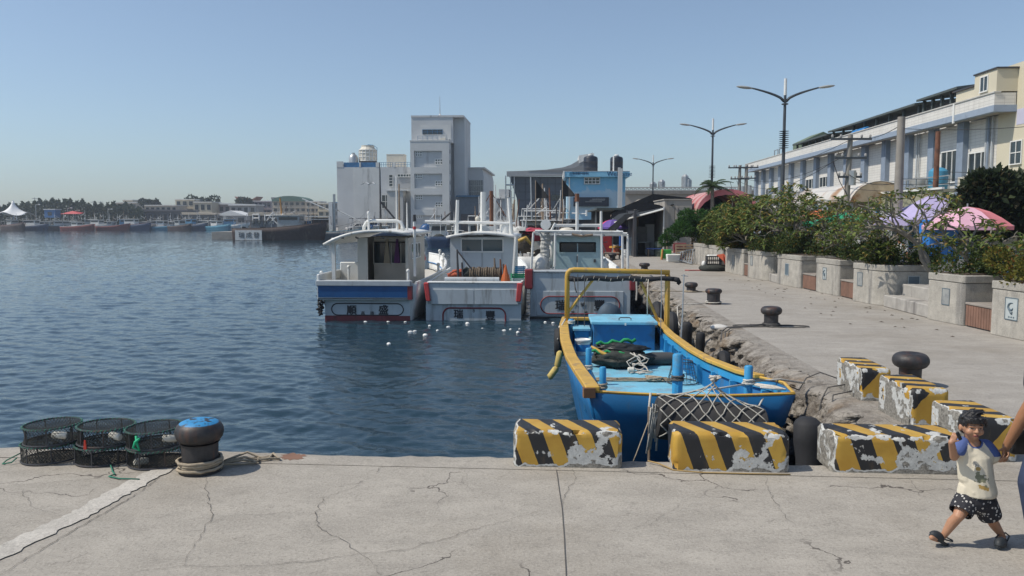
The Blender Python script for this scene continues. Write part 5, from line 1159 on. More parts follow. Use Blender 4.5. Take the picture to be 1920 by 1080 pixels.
# wing recesses
def win(t,px0,px1,py0,py1,n=1,rows=1,y=-.1,fr=GREYC2): return windows(t,tx(px0),tx(px1),y,tz(py1),tz(py0),n,fr,GLASS,.08,rows,.12)
win(T,731,737,328,349,1,4)
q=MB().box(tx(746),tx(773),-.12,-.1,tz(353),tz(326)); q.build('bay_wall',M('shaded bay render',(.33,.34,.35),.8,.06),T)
windows(T,tx(747),tx(773),-.2,tz(331),tz(327),5,WHITE,GLASS,.08,1,.12)
win(T,717,730,366,390,2,2)
pcs(T,'annex_tower',M('off white render',(.5,.49,.46),.8,.1,scale=.5,dirt=(.3,.26,.22),damt=.3,streak=True),(tx(733),tx(762),-3.4,-.1,0,tz(359))); pcs(T,'annex_roof',GREYC2,(tx(731),tx(768),-3.6,0,tz(359)+.002,tz(358)))
q=MB().cyl((tx(823.5),2,ZT),(tx(823.5),2,tz(178)),.1,.04,6); q.build('lightning_rod',STEEL,T); q=MB().cyl((tx(823.5),2,ZT+.35),(tx(823.5),2,ZT+.9),.5,.1,6); q.build('rod_base',GREYC,T)
q=MB().box(tx(828),tx(837),-.6,-.1,tz(266),tz(260)); q.build('air_conditioner',CREAM,T)
# cooling tower and tanks on the roof
CT=thing('cooling_tower','cream ribbed cooling tower on the roof of the low wing','cooling tower',(-41+tx(680),155,ZR))
k=lambda py:tz(py)-ZR
q=MB(); w_=tx(697)-tx(663); q.lathe((0,0,0),[(w_*.5,k(298)),(w_*.5,k(284)),(w_*.49,k(277)),(w_*.36,k(271)),(w_*.36,k(268))],16); q.build('casing',CREAM,CT)
q=MB()
for i in range(16): a=2*PI*i/16; q.box(w_*.5*math.cos(a)-.06,w_*.5*math.cos(a)+.06,w_*.5*math.sin(a)-.06,w_*.5*math.sin(a)+.06,k(298),k(278))
for z in (298,290,283,277): q.tube(arc((0,0,k(z)),w_*.505,0,2*PI,20,'xy')[:-1],.07,4,True)
q.build('casing_ribs',WHITE,CT)
q=MB().cyl((0,0,.6),(0,0,k(298)),w_*.44,w_*.52,16); q.build('basin',DARK,CT)
q=MB()
for i in range(6): a=2*PI*i/6; q.cyl((w_*.4*math.cos(a),w_*.4*math.sin(a),0),(w_*.4*math.cos(a),w_*.4*math.sin(a),.7),.1)
q.build('support',STEEL,CT)
q=MB().tube([(w_*.5,0,0),(w_*.52,0,k(272)),(w_*.3,0,k(267)),(0,0,k(266))],.06,5); q.build('ladder',BRAIL,CT)
q=MB().lathe((0,0,0),[(.85,0),(.9,.3),(.9,2.0),(.7,2.5),(.3,2.8),(.3,3.0)],14); tag(q.build('roof_tank',STEEL,loc=(-41+tx(654.5),154,ZR),smooth=True),'small round steel water tank beside the cooling tower','water tank')
q=MB().box(-1.7,1.7,-1.2,1.2,.3,2.6).box(-1.75,1.75,-1.25,1.25,2.6,2.7); q.box(-1.6,-1.4,-1,1,0,.3).box(1.4,1.6,-1,1,0,.3); tag(q.build('panel_tank',CREAM,loc=(-41+tx(735),155,ZR)),'boxy panelled water tank behind the blue roof railing','water tank')
# ---- grey hall right of the tower
Hh=thing('grey_hall','grey gabled hall with a strip of tall windows, right of the tower','building',(-17,158,0))
hx=lambda px:AY(px,400,158).x+17; hz=lambda py:AY(800,py,158).z
q=MB(); a,b=hx(871),hx(907)
q.prism([(hx(860),0,0),(b,0,0),(b,0,hz(330)),(b-.3,0,hz(316)),(hx(860),0,hz(316))],(0,26,0)); q.build('wall',GREYC,Hh)
q=MB().prism([(hx(860),-.3,hz(316)+.02),(b+.3,-.3,hz(317)+.02),(b+.3,-.3,hz(314)),(hx(860),-.3,hz(314))],(0,26.5,0)); q.build('roof',GREYC2,Hh)
for i in range(7): x0=hx(880+i*3.7); windows(Hh,x0+.05,x0+.3,-.08,hz(370),hz(338),1,GREYC2,GLASS,.06,3,.06)
pcs(Hh,'lower_shed',M('dark blue grey cladding',(.1,.13,.16),.7,.15),(hx(869),hx(905),-9,-.1,0,hz(372))); pcs(Hh,'shed_roof',M('blue shed roof',(.05,.13,.22),.6,.2),(hx(866),hx(907),-9.4,-.1,hz(372)+.01,hz(369)))
q=MB().box(hx(874),hx(900),-9.1,-9.02,0,hz(402)); q.build('shed_opening',DARK,Hh); 
# ---- dark hall under construction with sloping side and curved roof
D=thing('slanted_building','dark grey hall with a leaning wall and swooping roof, scaffold at its edge','building',(-9,118,0))
dx=lambda px:AY(px,400,118).x+9; dz=lambda py:AY(1000,py,118).z
DG=M('dark grey panel',(.085,.105,.13),.6,.18,scale=.25,dirt=(.05,.06,.075),damt=.4,dscale=.5)
q=MB().prism([(dx(975),0,0),(dx(1110),0,0),(dx(1110),0,dz(331)),(dx(955),0,dz(331)),(dx(969),0,dz(372))],(0,24,0)); q.build('wall',DG,D)
LG=M('light grey fascia',(.3,.31,.32),.6,.08)
q=MB(); 
top=[(951,322),(985,321),(1025,319),(1055,315),(1070,310),(1082,303),(1094,293)]
P=[(dx(951),-1.2,dz(331)),(dx(1110),-1.2,dz(330)),(dx(1110),-1.2,dz(288))]+[(dx(x),-1.2,dz(y)) for x,y in top[::-1]]
q.prism(P,(0,1.15,0)); q.build('fascia',LG,D)
q=MB().prism([(dx(990),-1.25,dz(322)),(dx(1095),-1.25,dz(325)),(dx(1110),-1.25,dz(310)),(dx(1110),-1.25,dz(300)),(dx(1075),-1.25,dz(316)),(dx(1050),-1.25,dz(319))],(0,.04,0)); q.build('fascia_lower',M('mid grey fascia',(.2,.205,.21),.6,.08),D)
q=MB().prism([(dx(1084),-1.3,dz(308)),(dx(1094),-1.3,dz(303)),(dx(1112),-1.3,dz(294)),(dx(1112),-1.3,dz(289)),(dx(1084),-1.3,dz(293))],(0,6,0)); q.build('roof_fin',WHITE,D)
q=MB()
for px in range(985,1100,14): q.box(dx(px)-.03,dx(px)+.03,-.06,-.005,0,dz(334))
for py in (345,360,375,390): q.box(dx(972),dx(1108),-.09,-.065,dz(py)-.03,dz(py)+.03)
q.build('panel_trim',M('panel joint',(.05,.06,.07)),D)
pcs(D,'window_band',GLASS,(dx(1034),dx(1100),-.15,-.1,dz(376),dz(365)))
SC=thing('scaffold','tall tube scaffold tower at the leaning end of the dark hall','scaffold',(-9,116.5,0))
q=MB()
xs=[dx(949),dx(958),dx(965)]
for x in xs: 
    for y in (0,1.2): q.box(x-.05,x+.05,y-.05,y+.05,0,dz(330))
z=1.8; i=0
while z<dz(332):
    q.box(xs[0],xs[2],-.04,.04,z-.04,z+.04).box(xs[0],xs[2],1.16,1.24,z-.04,z+.04)
    q.tube([(xs[0],0,z-1.8),(xs[2],0,z)] if i%2 else [(xs[2],0,z-1.8),(xs[0],0,z)],.035,4); z+=1.8; i+=1
q.build('tubes',STEEL,SC); q=MB()
for z in (3.6,7.2): q.box(xs[0],xs[2],.05,1.15,z+.05,z+.12)
q.build('platform',BRAIL,SC)
G2=thing('grey_block','plain grey stepped block between the tower and the scaffold','building',(-12,130,0)); gx=lambda px:AY(px,400,130).x+12; gz=lambda py:AY(950,py,130).z
pcs(G2,'wall',GREYC,(gx(931),gx(953),0,10,0,gz(373)),(gx(934),gx(953),2,10,gz(373)+.001,gz(354))); 
pcs(G2,'roof',GREYC2,(gx(929),gx(955),-.3,1.95,gz(373),gz(372)+.1)); pcs(G2,'opening',DARK,(gx(935),gx(945),-.05,-.01,gz(405),gz(396)))
# ---- blue mural office with two roof tanks
Bm=thing('blue_building','small sky blue harbour office with cloud mural and welcome lettering','building',(1.2,80,0))
bx_=lambda px:AY(px,400,80).x-1.2; bz=lambda py:AY(1100,py,80).z
def mural():
    t=NT('cloud mural'); c=t.tc.outputs['Object']; sep=t.n('ShaderNodeSeparateXYZ'); t.l(c,sep.inputs[0]); z=sep.outputs[2]
    n=t.noise(t.mapv(c,(.9,.9,1.1)),.75,5,.55,.4); band=t.ramp(t.math('SUBTRACT',t.math('ABSOLUTE',t.math('SUBTRACT',z,4.1)),1.6),0,-1.0)
    m=t.ramp(t.math('ADD',t.math('MULTIPLY',n,.8),t.math('MULTIPLY',band,.22)),.5,.56)
    k=t.mix(t.ramp(z,2.4,6.6),(.38,.62,.76),(.15,.46,.68)); k=t.mix(t.ramp(t.noise(c,2.2,4),.5,.7),k,(.26,.53,.7)); k=t.mix(t.math('MULTIPLY',m,.7),k,(.55,.66,.72))
    s2=t.math('MULTIPLY',t.math('MULTIPLY',t.ramp(z,2.1,2.3),t.ramp(z,2.75,2.55)),.8); k=t.mix(s2,k,(.42,.36,.28)) if False else k
    return t.fin(k,.6)
MUR=mural()
WX=bx_(1172)
pcs(Bm,'wall',MUR,(0,WX,0,.15,2.2,bz(332)),(0,.15,.15,7,0,bz(332)),(WX-.15,WX,.15,7,0,bz(332)),(.15,WX-.15,6.85,7,0,bz(332)),(0,WX,0,.15,0,.0+.6))
pcs(Bm,'column',M('blue column',(.2,.4,.58),.6,.1),(-.02,.45,-.05,.15,.6,2.2),(WX-.9,WX,-.05,.15,.6,2.2)); pcs(Bm,'dark_opening',DARK,(.45,WX-.9,.3,.4,.6,2.2))
PB=M('pale blue parapet',(.22,.5,.68),.6,.08)
pcs(Bm,'parapet',PB,(-.25,bx_(1179),-.5,7.2,bz(332)+.002,bz(322))); pcs(Bm,'parapet_end',WHITE,(-.4,-.252,-.55,7.2,bz(334),bz(321)))
pcs(Bm,'roof_line',WHITE,(-.26,bx_(1179),-.52,7.2,bz(322)+.002,bz(321.3)))
windows(Bm,bx_(1096),bx_(1123),-.05,bz(344),bz(334),4,WHITE,GLASS,.06,2,.08)
pcs(Bm,'sign_box',M('dark panel',(.015,.02,.035),.4,.2),(bx_(1075),bx_(1141),-.35,-.02,bz(387),bz(370))); q=MB()
for i,(a,b,zz) in enumerate(((1097,1128,378.5),(1105,1133,375.5),(1110,1134,373.5))): q.box(bx_(a),bx_(b),-.37,-.352,bz(zz)-.02,bz(zz)+.02)
q.build('sign_slat',STEEL,Bm)
q=MB().box(bx_(1159)-.12,bx_(1159)+.12,-.95,-.75,0,bz(321)+.3).box(bx_(1163)-.1,bx_(1163)+.1,-.95,-.75,0,bz(321)+.2); q.build('duct_pipe',GREYC2,Bm)
for dxp in (1066,): pcs(Bm,'drain_pipe',WHITE,(bx_(dxp),bx_(dxp)+.12,-.16,-.04,0,bz(333)))
SGN=M('sign blue lettering',(.015,.09,.2),.5,.1)
lettering('Welcome',.62,SGN,Bm,(bx_(1160),-.515,bz(330.3)),depth=.008,bold=.01)
q=MB().tube([(bx_(1067),-.52,bz(326)),(bx_(1069),-.52,bz(324)),(bx_(1073),-.52,bz(323.5)),(bx_(1072),-.52,bz(326))],.05,4).box(bx_(1066.5),bx_(1073),-.53,-.502,bz(329),bz(327.6)); q.build('sign_logo',M('sign cyan',(.03,.2,.36)),Bm)
# a short row of unreadable characters: plain glyph blocks at their places
q=MB()
for i in range(5):
    x=bx_(1074.6+i*5.9); w2=.2
    for a,b,c,d_ in ((-1,1,.78,1),(-1,1,.32,.5),(-.15,.15,0,.98),(-1,-.7,0,.7),(.7,1,0,.7))[:3+(i*2)%3]: q.box(x+a*w2,x+b*w2,-.515,-.502,bz(328.3)+c*.36,bz(328.3)+d_*.36)
q.build('sign_characters',SGN,Bm)
TANK=M('black plastic tank',(.012,.017,.03),.45,.2,dirt=(.05,.05,.055),damt=.25)
for i,(pa,pb,pt,l) in enumerate(((1093.5,1120,291,'black roof water tank in front of the white fin of the dark hall'),(1143,1167,292,'black roof water tank above the welcome lettering'))):
    t=thing('water_tank',l,'water tank',(AY((pa+pb)/2,400,83).x,83,bz(322)),group='water tanks on the blue office')
    w_=(AY(pb,400,83).x-AY(pa,400,83).x)/2; h_=AY(1100,pt,83).z-bz(322)
    MB().lathe((0,0,0),[(w_,0),(w_,h_*.3),(w_*1.02,h_*.31),(w_,h_*.33),(w_,h_*.63),(w_*1.02,h_*.64),(w_,h_*.66),(w_,h_*.82),(w_*.9,h_*.9),(w_*.4,h_*.97)],20).build('body',TANK,t,smooth=True)
    MB().lathe((0,0,h_*.97),[(w_*.36,0),(w_*.36,.12),(w_*.3,.16)],14).build('lid',WHITE,t)
    if i: MB().cyl((-w_*.55,-w_-.12,0),(-w_*.55,-w_-.12,h_*.95),.07).build('pipe',WHITE,t)
# ---- long market hall on the quay road
MK=thing('market_hall','long white tiled market hall with blue columns and a deep overhanging parapet','building',(20,38.2,0))
WT=M('white tile wall',(.6,.6,.57),.5,.05,scale=1.5,dirt=(.42,.4,.36),damt=.28,dscale=.8,streak=True)
def tilemat(name,c1,c2):
    t=NT(name); c=t.coord(False); v=t.n('ShaderNodeTexBrick'); m=t.mapv(c,(1,1,1),(PI/2,0,PI/2)); 
    sep=t.n('ShaderNodeSeparateXYZ'); t.l(c,sep.inputs[0]); cb=t.n('ShaderNodeCombineXYZ'); t.l(t.math('ADD',sep.outputs[1],sep.outputs[0]),cb.inputs[0]); t.l(sep.outputs[2],cb.inputs[1]); t.l(cb.outputs[0],v.inputs['Vector'])
    v.inputs['Scale'].default_value=1.; v.inputs['Brick Width'].default_value=.45; v.inputs['Row Height'].default_value=.16; v.inputs['Mortar Size'].default_value=.012; v.offset=0
    v.inputs['Color1'].default_value=(*c1,1); v.inputs['Color2'].default_value=(*[x*.93 for x in c1],1); v.inputs['Mortar'].default_value=(*c2,1)
    n=t.ramp(t.noise(t.mapv(c,(1,1,.15)),.9,6,.65),.5,.75); k=t.mix(t.math('MULTIPLY',n,.3),v.outputs[0],(.3,.28,.25)); return t.fin(k,.5)
TILE=tilemat('white tiles',(.7,.68,.63),(.52,.5,.47)); BCOL=M('slate blue column',(.22,.27,.34),.6,.12,dirt=(.07,.1,.15),damt=.3,streak=True); BBAND=M('blue grey band',(.27,.33,.41),.6,.08,dirt=(.17,.2,.24),damt=.3)
LEN=48; zb=7.12; zt=7.87
pcs(MK,'parapet',TILE,(0,.2,0,LEN,zb+.3,zt+.1),(.2,.95,0,.2,zb+.3,zt+.1)); pcs(MK,'band',BBAND,(-.03,.25,-.03,LEN,zb,zb+.298),(.25,1.0,-.03,.22,zb,zb+.298)); pcs(MK,'soffit',M('soffit',(.38,.36,.32),.8),(.25,1.0,.22,LEN,zb+.05,zb+.2)); pcs(MK,'parapet_cap',M('cap stone',(.5,.49,.46)),(-.05,.26,-.05,LEN,zt+.102,zt+.16))
pcs(MK,'wall',TILE,(1.0,1.3,1.5,LEN,3.3,zb)); pcs(MK,'lower_wall',M('grey lower wall',(.36,.37,.38),.7,.1,scale=.6),(1.05,1.4,1.5,LEN,0,3.298))
pcs(MK,'roof',GREYC,(1.3,14,0,LEN,zb-.1,zb+.25))
cY=lambda px:AX(px,300,20.85).y-38.2
cols=[cY(p) for p in (1803,1748,1703,1660,1621,1588,1558,1531,1506,1484,1464,1447,1432,1419)]
for y in cols: pcs(MK,'column',BCOL,(.72,1.0,y-.33,y+.33,0 if y>40 else 3.0,zb+.05))
def mwin(y0,y1,z0,z1,n,rows): windows(MK,y0,y1,.995,z0,z1,n,WHITE,GLASS,.07,rows,.07,axis='x',sgn=-1)
mwin(cY(1848),cY(1813),4.5,5.5,3,1); mwin(cY(1792),cY(1762),4.2,5.8,3,1)
for p0,p1 in ((1553,1536),(1527,1510)): mwin(cY(p0),cY(p1),4.0,5.5,3,2)
for p0,p1 in ((1461,1451),(1444,1436)): mwin(cY(p0),cY(p1),4.2,5.2,2,1)
for y,r_ in ((2.3,.05),(2.1,.06),(1.75,.05),(cY(1717),.05),(cY(1721),.04)): q=MB().cyl((.9,y,3.2),(.9,y,zb),r_,None,6); q.build('drain_pipe',GREYW if r_<.06 else BCOL,MK)
pcs(MK,'parapet_post',WHITE,(-.06,.0,3.6,3.75,zb-.1,zt+.1))
# near cream block
CRM=M('cream wall',(.6,.55,.42),.7,.07,scale=.5,dirt=(.42,.38,.3),damt=.25,dscale=.7,streak=True)
pcs(MK,'cream_wall',CRM,(1.0,14,-14,1.49,0,9.3)); pcs(MK,'lilac_band',M('lilac paint',(.5,.5,.62),.7,.06),(.985,.999,-14,1.48,3.2,4.0)); pcs(MK,'lilac_band',M('lilac paint',(.5,.5,.62)),(.985,.999,-14,-.06,6.5,7.2))
windows(MK,-.6,.25,.995,4.75,5.75,2,WHITE,GLASS,.05,2,.05,axis='x',sgn=-1)
pcs(MK,'roof_room',CRM,(.06,1.0,.0,1.95,zt+.165,9.05),(.0+.3,8,1.95,4.2,zt+.165,8.62)); pcs(MK,'roof_room_cap',DARK,(-.0,1.4,-.08,2.0,9.052,9.12),(.2,8,2.01,4.4,8.622,8.7)); windows(MK,.75,1.35,.058,8.2,8.85,2,WHITE,GLASS,.04,1,.06,axis='x',sgn=-1)
# roof sheds
RS=M('dark corrugated roof',(.07,.085,.08),.6,.2,dirt=(.04,.05,.05),damt=.3); RG=M('dull green cladding',(.13,.17,.11),.7,.12)
def shed(label,y0,y1,z0,z1,wallm,x0=1.2,posts=5,name='roof_shed'):
    t=thing(name,label,'roof shed',(20,38.2,zb+.25),group='sheds on the market hall roof')
    q=MB().prism([(x0-.7,y0,z0),(x0-.7,y1,z0*1.0),(x0-.7,y1,z0+.1),(x0-.7,y0,z0+.1)],(6,0,z1-z0)) if False else MB().add([(x0-.7,y0,z0),(x0-.7,y1,z0),(x0+5,y1,z1),(x0+5,y0,z1),(x0-.7,y0,z0+.12),(x0-.7,y1,z0+.12),(x0+5,y1,z1+.12),(x0+5,y0,z1+.12)],[(3,2,1,0),(4,5,6,7),(0,1,5,4),(1,2,6,5),(2,3,7,6),(3,0,4,7)])
    q.build('roof',RS,t)
    for i in range(posts): y=y0+.2+(y1-y0-.4)*i/(posts-1); MB().box(x0-.4,x0-.25,y-.08,y+.08,0,z0+.02).build('post',RS,t)
    MB().box(x0+1.5,x0+1.6,y0+.1,y1-.1,0,z0+.1).build('back_wall',wallm,t)
    q=MB(); rg=random.Random(int(y0*7))
    return t
shed('dark roofed shed on the market roof next to the cream roof room',4.6,9.2,1.5,2.2,RG); shed('long dark roofed shed with blue barrels on the market roof',9.4,24,1.35,2.0,M('shadowy wall',(.1,.1,.1)),posts=8); shed('dark shed with pale partition panels on the market roof',24.3,33,1.2,1.8,M('pale partition',(.4,.42,.42)),posts=6)
q=MB().box(0,3,0,3.5,0,1.6).prism([(0,0,1.6),(3,0,1.6),(1.5,0,2.3)],(0,3.5,0)); tag(q.build('roof_hut',RG,loc=(21.3,70.3,zb+.25)),'small green gabled hut on the far end of the market roof','hut')
q=MB(); 
for y in (0,1.6): q.tube([(0,y,0),(0,y,1.3),(0,y+1.1,1.3),(0,y+1.1,0)],.05,5)
tag(q.build('pipe_rack',STEEL,loc=(20.6,74.5,zb+.25)),'pale pipe frames on the market roof beyond the green hut','pipe frame')
t=thing('blue_barrels','pair of bright blue barrels lying under the long roof shed','barrels',(20.75,55,zb+.25)); 
for i in range(2): MB().tube([(0,i*1.1,.55),(0,i*1.1+.05,.55),(0,i*1.1+.95,.55),(0,i*1.1+1.,.55)],[.4,.46,.46,.4],14).build('barrel',BLUE,t,smooth=True)
q=MB().box(0,.5,0,.8,0,.65); q.cyl((-.01,.4,.33),(.02,.4,.33),.25,None,14); tag(q.build('air_conditioner',WHITE,loc=(20.7,44.5,zb+.25)),'white air conditioner under the shed by the cream roof room','air conditioner')
q=MB().box(0,.45,0,.75,0,.6); q.cyl((-.02,.38,.3),(.0,.38,.3),.22,None,14); tag(q.build('air_conditioner',CREAM,loc=(20.5,41.5,3.75)),'cream air conditioner below the windows behind the blue water tank','air conditioner')
q=MB().lathe((0,0,0),[(.42,0),(.45,.1),(.45,1.25),(.3,1.4),(.12,1.45)],16); tag(q.build('water_tank',M('turquoise plastic',(.06,.26,.42),.5,.1),loc=(19.5,42.2,3.4),smooth=True),'turquoise water tank on the balcony of the market hall','water tank')
q=MB().lathe((0,0,0),[(.5,0),(.5,.9),(.3,1.05)],16); tag(q.build('water_tank',M('dull steel tank',(.4,.4,.38),.4,.2,metal=.5),loc=(19.6,44.5,3.4),smooth=True),'dull steel tank on the balcony next to the turquoise one','water tank')
t=thing('balcony','steel balcony with thin rails and a blue beam below the market windows','balcony',(18.9,39.8,0)); MB().box(0,2,0,9.5,3.2,3.38).build('slab',BRAIL,t)
q=MB()
for z in (3.9,4.3): q.box(0,.05,0,9.5,z,z+.05)
for i in range(9): q.box(0,.05,i*1.18,i*1.18+.05,3.38,4.3)
q.build('railing',STEEL,t); 
for y in (.5,4.5,9): MB().box(.2,.4,y,y+.2,0,3.2).build('post',BRAIL,t)
# ---- canopy roofs in front of the market hall
t=thing('market_canopy','long flat yellowish canopy roof in front of the market hall','canopy',(16.2,34.5,.5))
MB().add([(0,0,2.85),(3.9,0,3.1),(3.9,14,3.1),(0,14,2.85),(0,0,2.97),(3.9,0,3.22),(3.9,14,3.22),(0,14,2.97)],[(3,2,1,0),(4,5,6,7),(0,1,5,4),(1,2,6,5),(2,3,7,6),(3,0,4,7)]).build('roof',M('olive sheet roof',(.3,.29,.2),.6,.12,dirt=(.2,.18,.13),damt=.3),t)
MB().box(-.06,-.01,0,14,2.3,2.83).build('fascia',M('olive sheet roof',(.3,.29,.2)),t); MB().box(-.08,.0,9,14,2.05,2.298).build('fascia_edge',M('yellow corrugated edge',(.5,.42,.2),.6,.2),t); MB().box(-.09,.02,0,14,2.972,3.06).build('rim',WHITE,t);
for y in (.5,5,9,13.5): MB().box(.1,.22,y,y+.12,-.5,2.3).build('post',STEEL,t)
t=thing('curved_canopy','rusty white barrel roof in front of the blue columns','canopy',(14.9,40.8,.35)); 
def cv(u,v): a=PI*(.08+.84*u); return V((1.2-1.5*math.cos(a),10*v,2.4+1.35*math.sin(a)))
q=MB(); q.grid(cv,12,10,True); q.build('roof',M('rusty white sheet',(.55,.53,.49),.6,.1,dirt=(.3,.15,.06),damt=.5,dscale=.5),t,solid=.05,smooth=True)
MB().prism([cv(i/12,0) for i in range(13)],(0,.05,0)).build('gable',M('rust stained sheet',(.5,.4,.27),.7,.2,dirt=(.28,.13,.05),damt=.6,dscale=1.),t)
for y in (.3,5,9.6):
    for x in (-.1,2.4): MB().box(x,x+.12,y,y+.12,-.35,2.7).build('post',STEEL,t)
t=thing('white_canopy','white sheet porch roof at the far end of the market hall','canopy',(15.5,66,0)); MB().add([(0,0,3.1),(4.4,0,3.9),(4.4,12,3.9),(0,12,3.1),(0,0,3.9),(4.4,0,4.5),(4.4,12,4.5),(0,12,3.9)],[(3,2,1,0),(4,5,6,7),(0,1,5,4),(1,2,6,5),(2,3,7,6),(3,0,4,7)]).build('roof',M('dirty white sheet',(.55,.55,.53),.6,.1,dirt=(.25,.23,.2),damt=.4),t)
for y in (.5,11.4): MB().box(.2,.35,y,y+.15,0,3.2).build('post',STEEL,t)
# ---- concrete quay house and dark awnings
QH=thing('quay_house','weathered concrete corner house with a dark open shop front','building',(6.6,47.5,0))
qx=lambda px:AY(px,400,47.5).x-6.6; qz=lambda py:AY(1260,py,47.5).z
OC=M('old concrete',(.36,.33,.29),.85,.15,scale=1,dirt=(.16,.15,.135),damt=.45,dscale=.9,streak=True)
pcs(QH,'wall',OC,(qx(1246),qx(1297),0,5,0,qz(375)),(qx(1204),qx(1246),4.6,5,0,qz(391))); pcs(QH,'panel',M('grey panel',(.25,.24,.22),.8,.12),(qx(1254),qx(1264),-.03,-.005,.1,qz(388)),(qx(1272),qx(1291),-.03,-.005,.1,qz(388))); pcs(QH,'pilaster',OC,(qx(1266.5),qx(1270),-.09,-.005,0,qz(388)))
pcs(QH,'corner_pipe',WHITE,(qx(1243.5),qx(1245.5),-.12,0,0,qz(388))); pcs(QH,'cornice',OC,(qx(1244),qx(1298),-.06,5,qz(375)+.002,qz(373)))
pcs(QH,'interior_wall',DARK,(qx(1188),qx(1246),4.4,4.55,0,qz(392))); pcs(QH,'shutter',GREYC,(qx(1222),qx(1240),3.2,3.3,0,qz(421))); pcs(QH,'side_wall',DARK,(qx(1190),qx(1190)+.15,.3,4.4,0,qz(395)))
AWN=M('black shade net',(.008,.009,.011),1.,.3,scale=6,spec=.0)
t=thing('shade_awning','black shade net awning stretched from the concrete house over the quay','awning',(3,47,0))
def P3(px,py,Y): return AY(px,py,Y)-V((3,47,0))
q=MB()
A_=[P3(1143,413,52),P3(1180,402,51),P3(1262,384,47.3),P3(1296,372,52),P3(1225,364,58),P3(1150,396,60)]
c=sum(A_,V((0,0,0)))/6+V((0,0,.1)); q.add([c]+A_,[(0,i+1,(i+1)%6+1) for i in range(6)]); q.build('net',AWN,t,solid=.04)
q=MB().add([P3(1136,420,50),P3(1244,392,46.8),P3(1246,386,49),P3(1160,402,53)],[(0,1,2,3)]); q.build('lower_sheet',M('grey tarpaulin',(.04,.045,.05),.9,.2,spec=.1),t,solid=.04)
q=MB().tube([P3(1138,421,50),P3(1245,391.5,46.7)],.06,5); q.build('edge_bar',WHITE,t)
q=MB().add([P3(1140,429,49),P3(1152,433,48.6),P3(1188,400,48),P3(1172,402,48.4)],[(0,1,2,3)]); q.build('hanging_strip',M('grey net strip',(.025,.027,.03),1.,.3,spec=0),t,solid=.03)
for px,y1,Y in ((1187,478,50.2),(1194,478,49.5),(1146,470,56)): b=G(px,y1)-V((3,47,0)); q=MB().tube([b,V((b.x,b.y,2.55))],.07,6); q.build('post',WOOD,t)
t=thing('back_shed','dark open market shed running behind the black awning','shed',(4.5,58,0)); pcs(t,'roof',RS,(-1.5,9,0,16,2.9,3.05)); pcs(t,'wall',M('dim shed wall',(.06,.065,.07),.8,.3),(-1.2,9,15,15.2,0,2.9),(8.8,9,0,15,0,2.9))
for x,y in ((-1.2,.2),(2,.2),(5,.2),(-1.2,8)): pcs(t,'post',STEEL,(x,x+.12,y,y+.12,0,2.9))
# long truss building across the end
t=thing('truss_hall','long low tan hall with a white roof truss line behind the sheds','building',(8,110,0)); ex=lambda px:AY(px,400,110).x-8; ez=lambda py:AY(1240,py,110).z
pcs(t,'wall',M('tan cladding',(.3,.27,.23),.8,.12,scale=.4),(ex(1172),ex(1440),0,8,0,ez(364))); pcs(t,'roof_band',M('dark tan band',(.2,.185,.165),.8),(ex(1172),ex(1440),-.3,0,ez(364),ez(358))); q=MB()
a,b=ex(1172),ex(1440); n=36; z0_,z1_=ez(357.5),ez(351.5); q.box(a,b,-.1,.1,z1_-.07,z1_+.07).box(a,b,-.1,.1,z0_-.02,z0_+.1)
for i in range(n): x=a+(b-a)*i/n; w_=(b-a)/n; q.tube([(x,0,z0_),(x+w_/2,0,z1_)],.07,4).tube([(x+w_/2,0,z1_),(x+w_,0,z0_)],.07,4)
q.build('truss',M('pale truss steel',(.42,.42,.4),.6,.15),t)
for px,h_ in ((1245,.9),(1290,1.6),(1296,1.1),(1229,.6),(1330,.8)): x=ex(px); MB().lathe((x,3,z1_),[(.5,0),(.5,h_),(.2,h_+.3)],8).build('roof_vent',STEEL,t)
t=thing('low_tan_house','low tan roofed house under the truss hall','building',(4.5,90,0)); pcs(t,'wall',M('tan render',(.38,.33,.27),.8,.1),(AY(1172,400,90).x-4.5,AY(1245,400,90).x-4.5,0,8,0,3.2)); q=MB(); a,b=AY(1170,400,90).x-4.5,AY(1250,400,90).x-4.5; q.prism([(a,-.3,3.21),(b,-.3,3.21),((a+b)/2,-.3,4.6)],(0,8.6,0)); q.build('roof',M('pale tan roof',(.42,.37,.3),.8),t)
# ================================================================ STREET LAMPS, POLES, WIRES, MARKET
POLE=M('dark steel pole',(.07,.08,.09),.5,.2,metal=.3)
LAMPH=M('lamp head grey',(.33,.34,.33),.5,.15)
def lamp(label,x,y,H,fin,span=2.15):
    t=thing('street_lamp',label,'street lamp',(x,y,0),group='double armed street lamps')
    MB().tube([(0,0,0),(0,0,.4),(0,0,.42),(0,0,H-.8)],[.15,.15,.11,.065],10).build('pole',POLE,t,smooth=True); MB().cyl((0,0,H-.8),(0,0,H),.075,.07,10).build('top_cap',WHITE,t)
    MB().cyl((0,0,H-1.25),(0,0,H-1.2),.16,None,10).build('collar',POLE,t)
    for s in (-1,1):
        pts=[V((s*(.05+span*.72*u),0,H-1.1+1.05*(u**.6)*.62)) for u in [i/10 for i in range(11)]]; MB().tube(pts,[.07-.03*i/10 for i in range(11)],7).build('arm',POLE,t,smooth='all')
        e=pts[-1]; q=MB().sph((0,0,0),(.42,.14,.07),12,7); m=Matrix.Translation(e+V((s*.36,0,.045)))@Matrix.Rotation(-s*R(7),4,'Y'); q.v=[tuple(m@V(p)) for p in q.v]; q.build('lamp_head',LAMPH,t,smooth=True)
    q=MB()
    for i in range(9): q.lathe((0,0,fin+i*.1),[(.12,0),(.24,.012),(.24,.02),(.12,.03)],10)
    f=q.build('climbing_guard',POLE,t)
    return t
